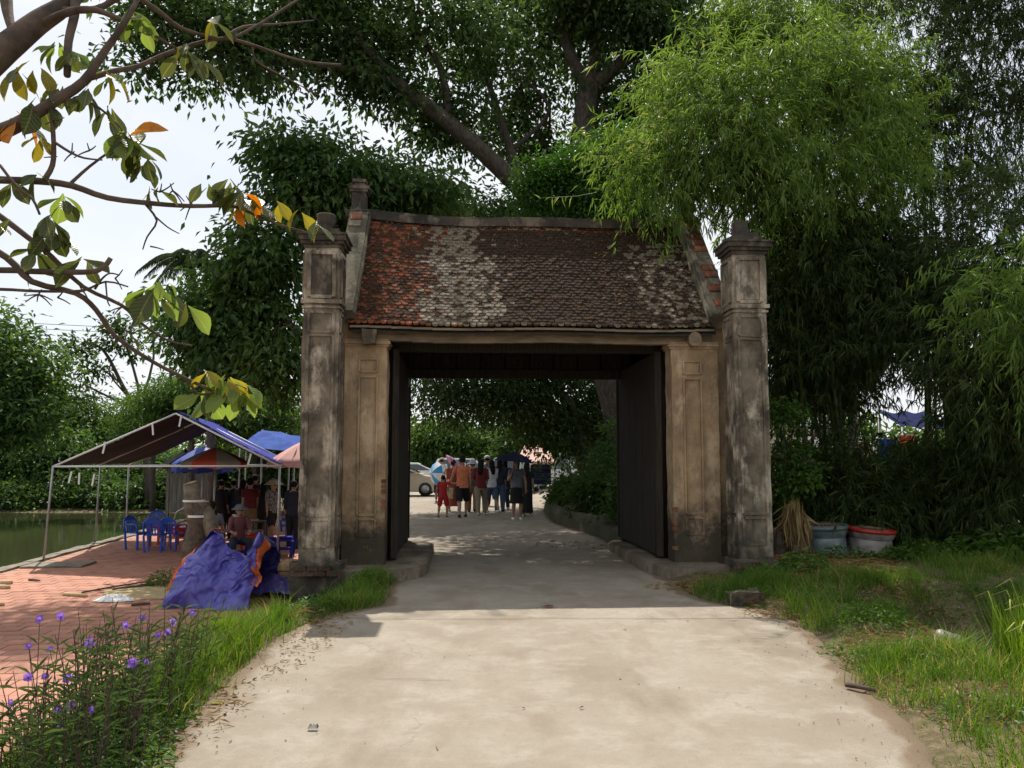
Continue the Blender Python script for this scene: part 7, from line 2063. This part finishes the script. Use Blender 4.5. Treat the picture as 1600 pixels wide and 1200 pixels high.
# rice plants at the right edge
MAT['rice_ear'] = M('rice_ear', (.32, .36, .07), (.22, .27, .05), 9, .7)
rice0 = Vector((4.3, 6.6, float(zg(4.3, 6.6))))
for k, (x, y) in enumerate([(4.12, 6.75), (4.42, 6.55), (4.2, 7.15), (4.55, 7.0), (4.7, 6.6), (4.32, 6.15), (4.62, 7.5), (4.9, 7.1), (4.45, 5.75), (4.75, 6.05), (4.05, 6.35), (4.85, 7.7), (5.05, 6.6)]):
    z = float(zg(x, y))
    t = thing('rice_plant', 'tall bright green rice plant at the right edge of the ditch', 'rice plant', (x, y, z), 0, 'rice plants at the right edge')
    n = 230
    a = rng.uniform(0, 6.28, n); r = np.sqrt(rng.random(n)) * .15
    P = np.stack([r * np.cos(a), r * np.sin(a), np.zeros(n)], 1)
    grass('blades', P, rng.uniform(.5, 1.05, n), rng.uniform(.006, .012, n), 'rice', t, lean=.32, kind=None)
    m = MB()
    for j in range(3):
        b = random.uniform(0, 6.28); h = random.uniform(.7, .95); d = Vector((math.cos(b), math.sin(b), 0))
        m.tube([d * .05, d * .12 + Vector((0, 0, h * .7)), d * .22 + Vector((0, 0, h)), d * .36 + Vector((0, 0, h - .07))], [.004, .004, .006, .004], 4)
    m.build('panicles', 'rice_ear', t)
# purple flowering plants, lower left
FL = [(62, 968), (95, 963), (78, 1015), (45, 1010), (140, 1005), (197, 977), (222, 966), (262, 988), (247, 993), (300, 958), (270, 972), (207, 1036), (226, 1036), (44, 1058), (71, 1057), (106, 1060), (18, 1098), (91, 1107), (143, 1110), (112, 1103), (93, 1135)]
plants = [(20, 4.6), (60, 4.75), (95, 4.85), (135, 4.95), (45, 4.3), (95, 4.35), (150, 4.5), (185, 4.9), (215, 5.2), (250, 5.35), (205, 4.6), (270, 5.7), (300, 6.1), (-20, 4.4), (120, 4.15), (60, 4.05), (175, 4.2), (235, 4.9)]
def flower_mesh(seed):
    r = random.Random(seed); vs, fs = [(0, 0, -.022)], []
    n = 20
    for rr, z, lob in ((.008, -.006, 0), (.02, .008, .0015), (.031, .006, .0045)):
        for k in range(n):
            a = 2 * math.pi * k / n; q = rr + lob * math.cos(5 * a) + r.uniform(-.0012, .0012) * (rr > .02)
            vs.append((q * math.cos(a), q * math.sin(a), z + (.003 * math.sin(10 * a + seed) + r.uniform(-.003, .003)) * (rr > .02)))
    for k in range(n):
        k2 = (k + 1) % n
        fs.append([0, 1 + k, 1 + k2])
        for b in (1, 1 + n): fs.append([b + k, b + n + k, b + n + k2, b + k2])
    me = bpy.data.meshes.new('flower'); me.from_pydata(vs, [], fs); me.materials.append(MAT['petal'])
    q = me.attributes.new('tint', 'FLOAT', 'FACE'); q.data.foreach_set('value', [r.random() for _ in fs])
    me.polygons.foreach_set('use_smooth', [True] * len(fs))
    return me
FM = [flower_mesh(k) for k in range(3)]
fl_of = {k: [] for k in range(len(plants))}
for f in FL:
    best = min(range(len(plants)), key=lambda k: abs(plants[k][0] - f[0]) + (25 if (f[1] > 1080) != (plants[k][1] < 4.45) else 0) + 6 * len(fl_of[k]))
    fl_of[best].append(f)
for k, (px, Y) in enumerate(plants):
    x = at(px, 1100, Y).x; b = Vector((x, Y, float(zg(x, Y))))
    t = thing('flowering_plant', 'purple flowered plant with narrow dark leaves on the left verge', 'plant', b, 0, 'purple flowering plants at lower left')
    m = MB(); P, D, N = [], [], []
    tips = []
    for f in fl_of[k]:
        tips.append((at(f[0], f[1], Y + random.uniform(-.15, .15)) - b, True))
    for j in range(9):
        h = random.uniform(.38, .78) * (1 if Y < 5.4 else .75); a = random.uniform(0, 6.28); s = random.uniform(.05, .32)
        tips.append((Vector((s * math.cos(a), s * math.sin(a), h)), False))
    for tip, isf in tips:
        r0 = Vector((tip.x * .35 + random.uniform(-.06, .06), tip.y * .35 + random.uniform(-.06, .06), -.02))
        mid = r0.lerp(tip, .55) + Vector((random.uniform(-.03, .03), random.uniform(-.03, .03), .03))
        m.tube([r0, mid, tip], [.0045, .003, .0015], 5, cap=False)
        nn_ = random.randint(8, 12)
        for q in range(nn_):
            u = .2 + .8 * (q // 2) / (nn_ / 2); pnt = r0.lerp(mid, u * 2) if u < .5 else mid.lerp(tip, u * 2 - 1)
            if isf and u > .9: continue
            a = (q % 2) * math.pi + (q // 2) * 1.57 + random.uniform(-.4, .4)
            P.append(tuple(pnt)); D.append((math.cos(a), math.sin(a), random.uniform(.25, 1.1))); N.append((random.gauss(0, .2), random.gauss(0, .2), 1))
    m.build('stems', 'stem', t)
    n = len(P)
    V, Fc = leaf_arrays(np.array(P), np.array(D), np.array(N), rng.uniform(.07, .14, n), rng.uniform(.008, .015, n), fold=.3, mid=.4, curl=.25)
    link('foliage', np_mesh('foliage', V, Fc, 'ruellia', np.repeat(rng.random(n), 2)), t)
    for i, f in enumerate(fl_of[k]):
        o = link('flower', FM[(i + k) % 3], t, tips[i][0])
        dd = Vector((random.uniform(-.5, .5), -1, random.uniform(-.2, .9))).normalized()
        o.rotation_euler = dd.to_track_quat('Z', 'Y').to_euler(); s = random.uniform(.62, .95); o.scale = (s, s, s)
bpy.context.view_layer.update()
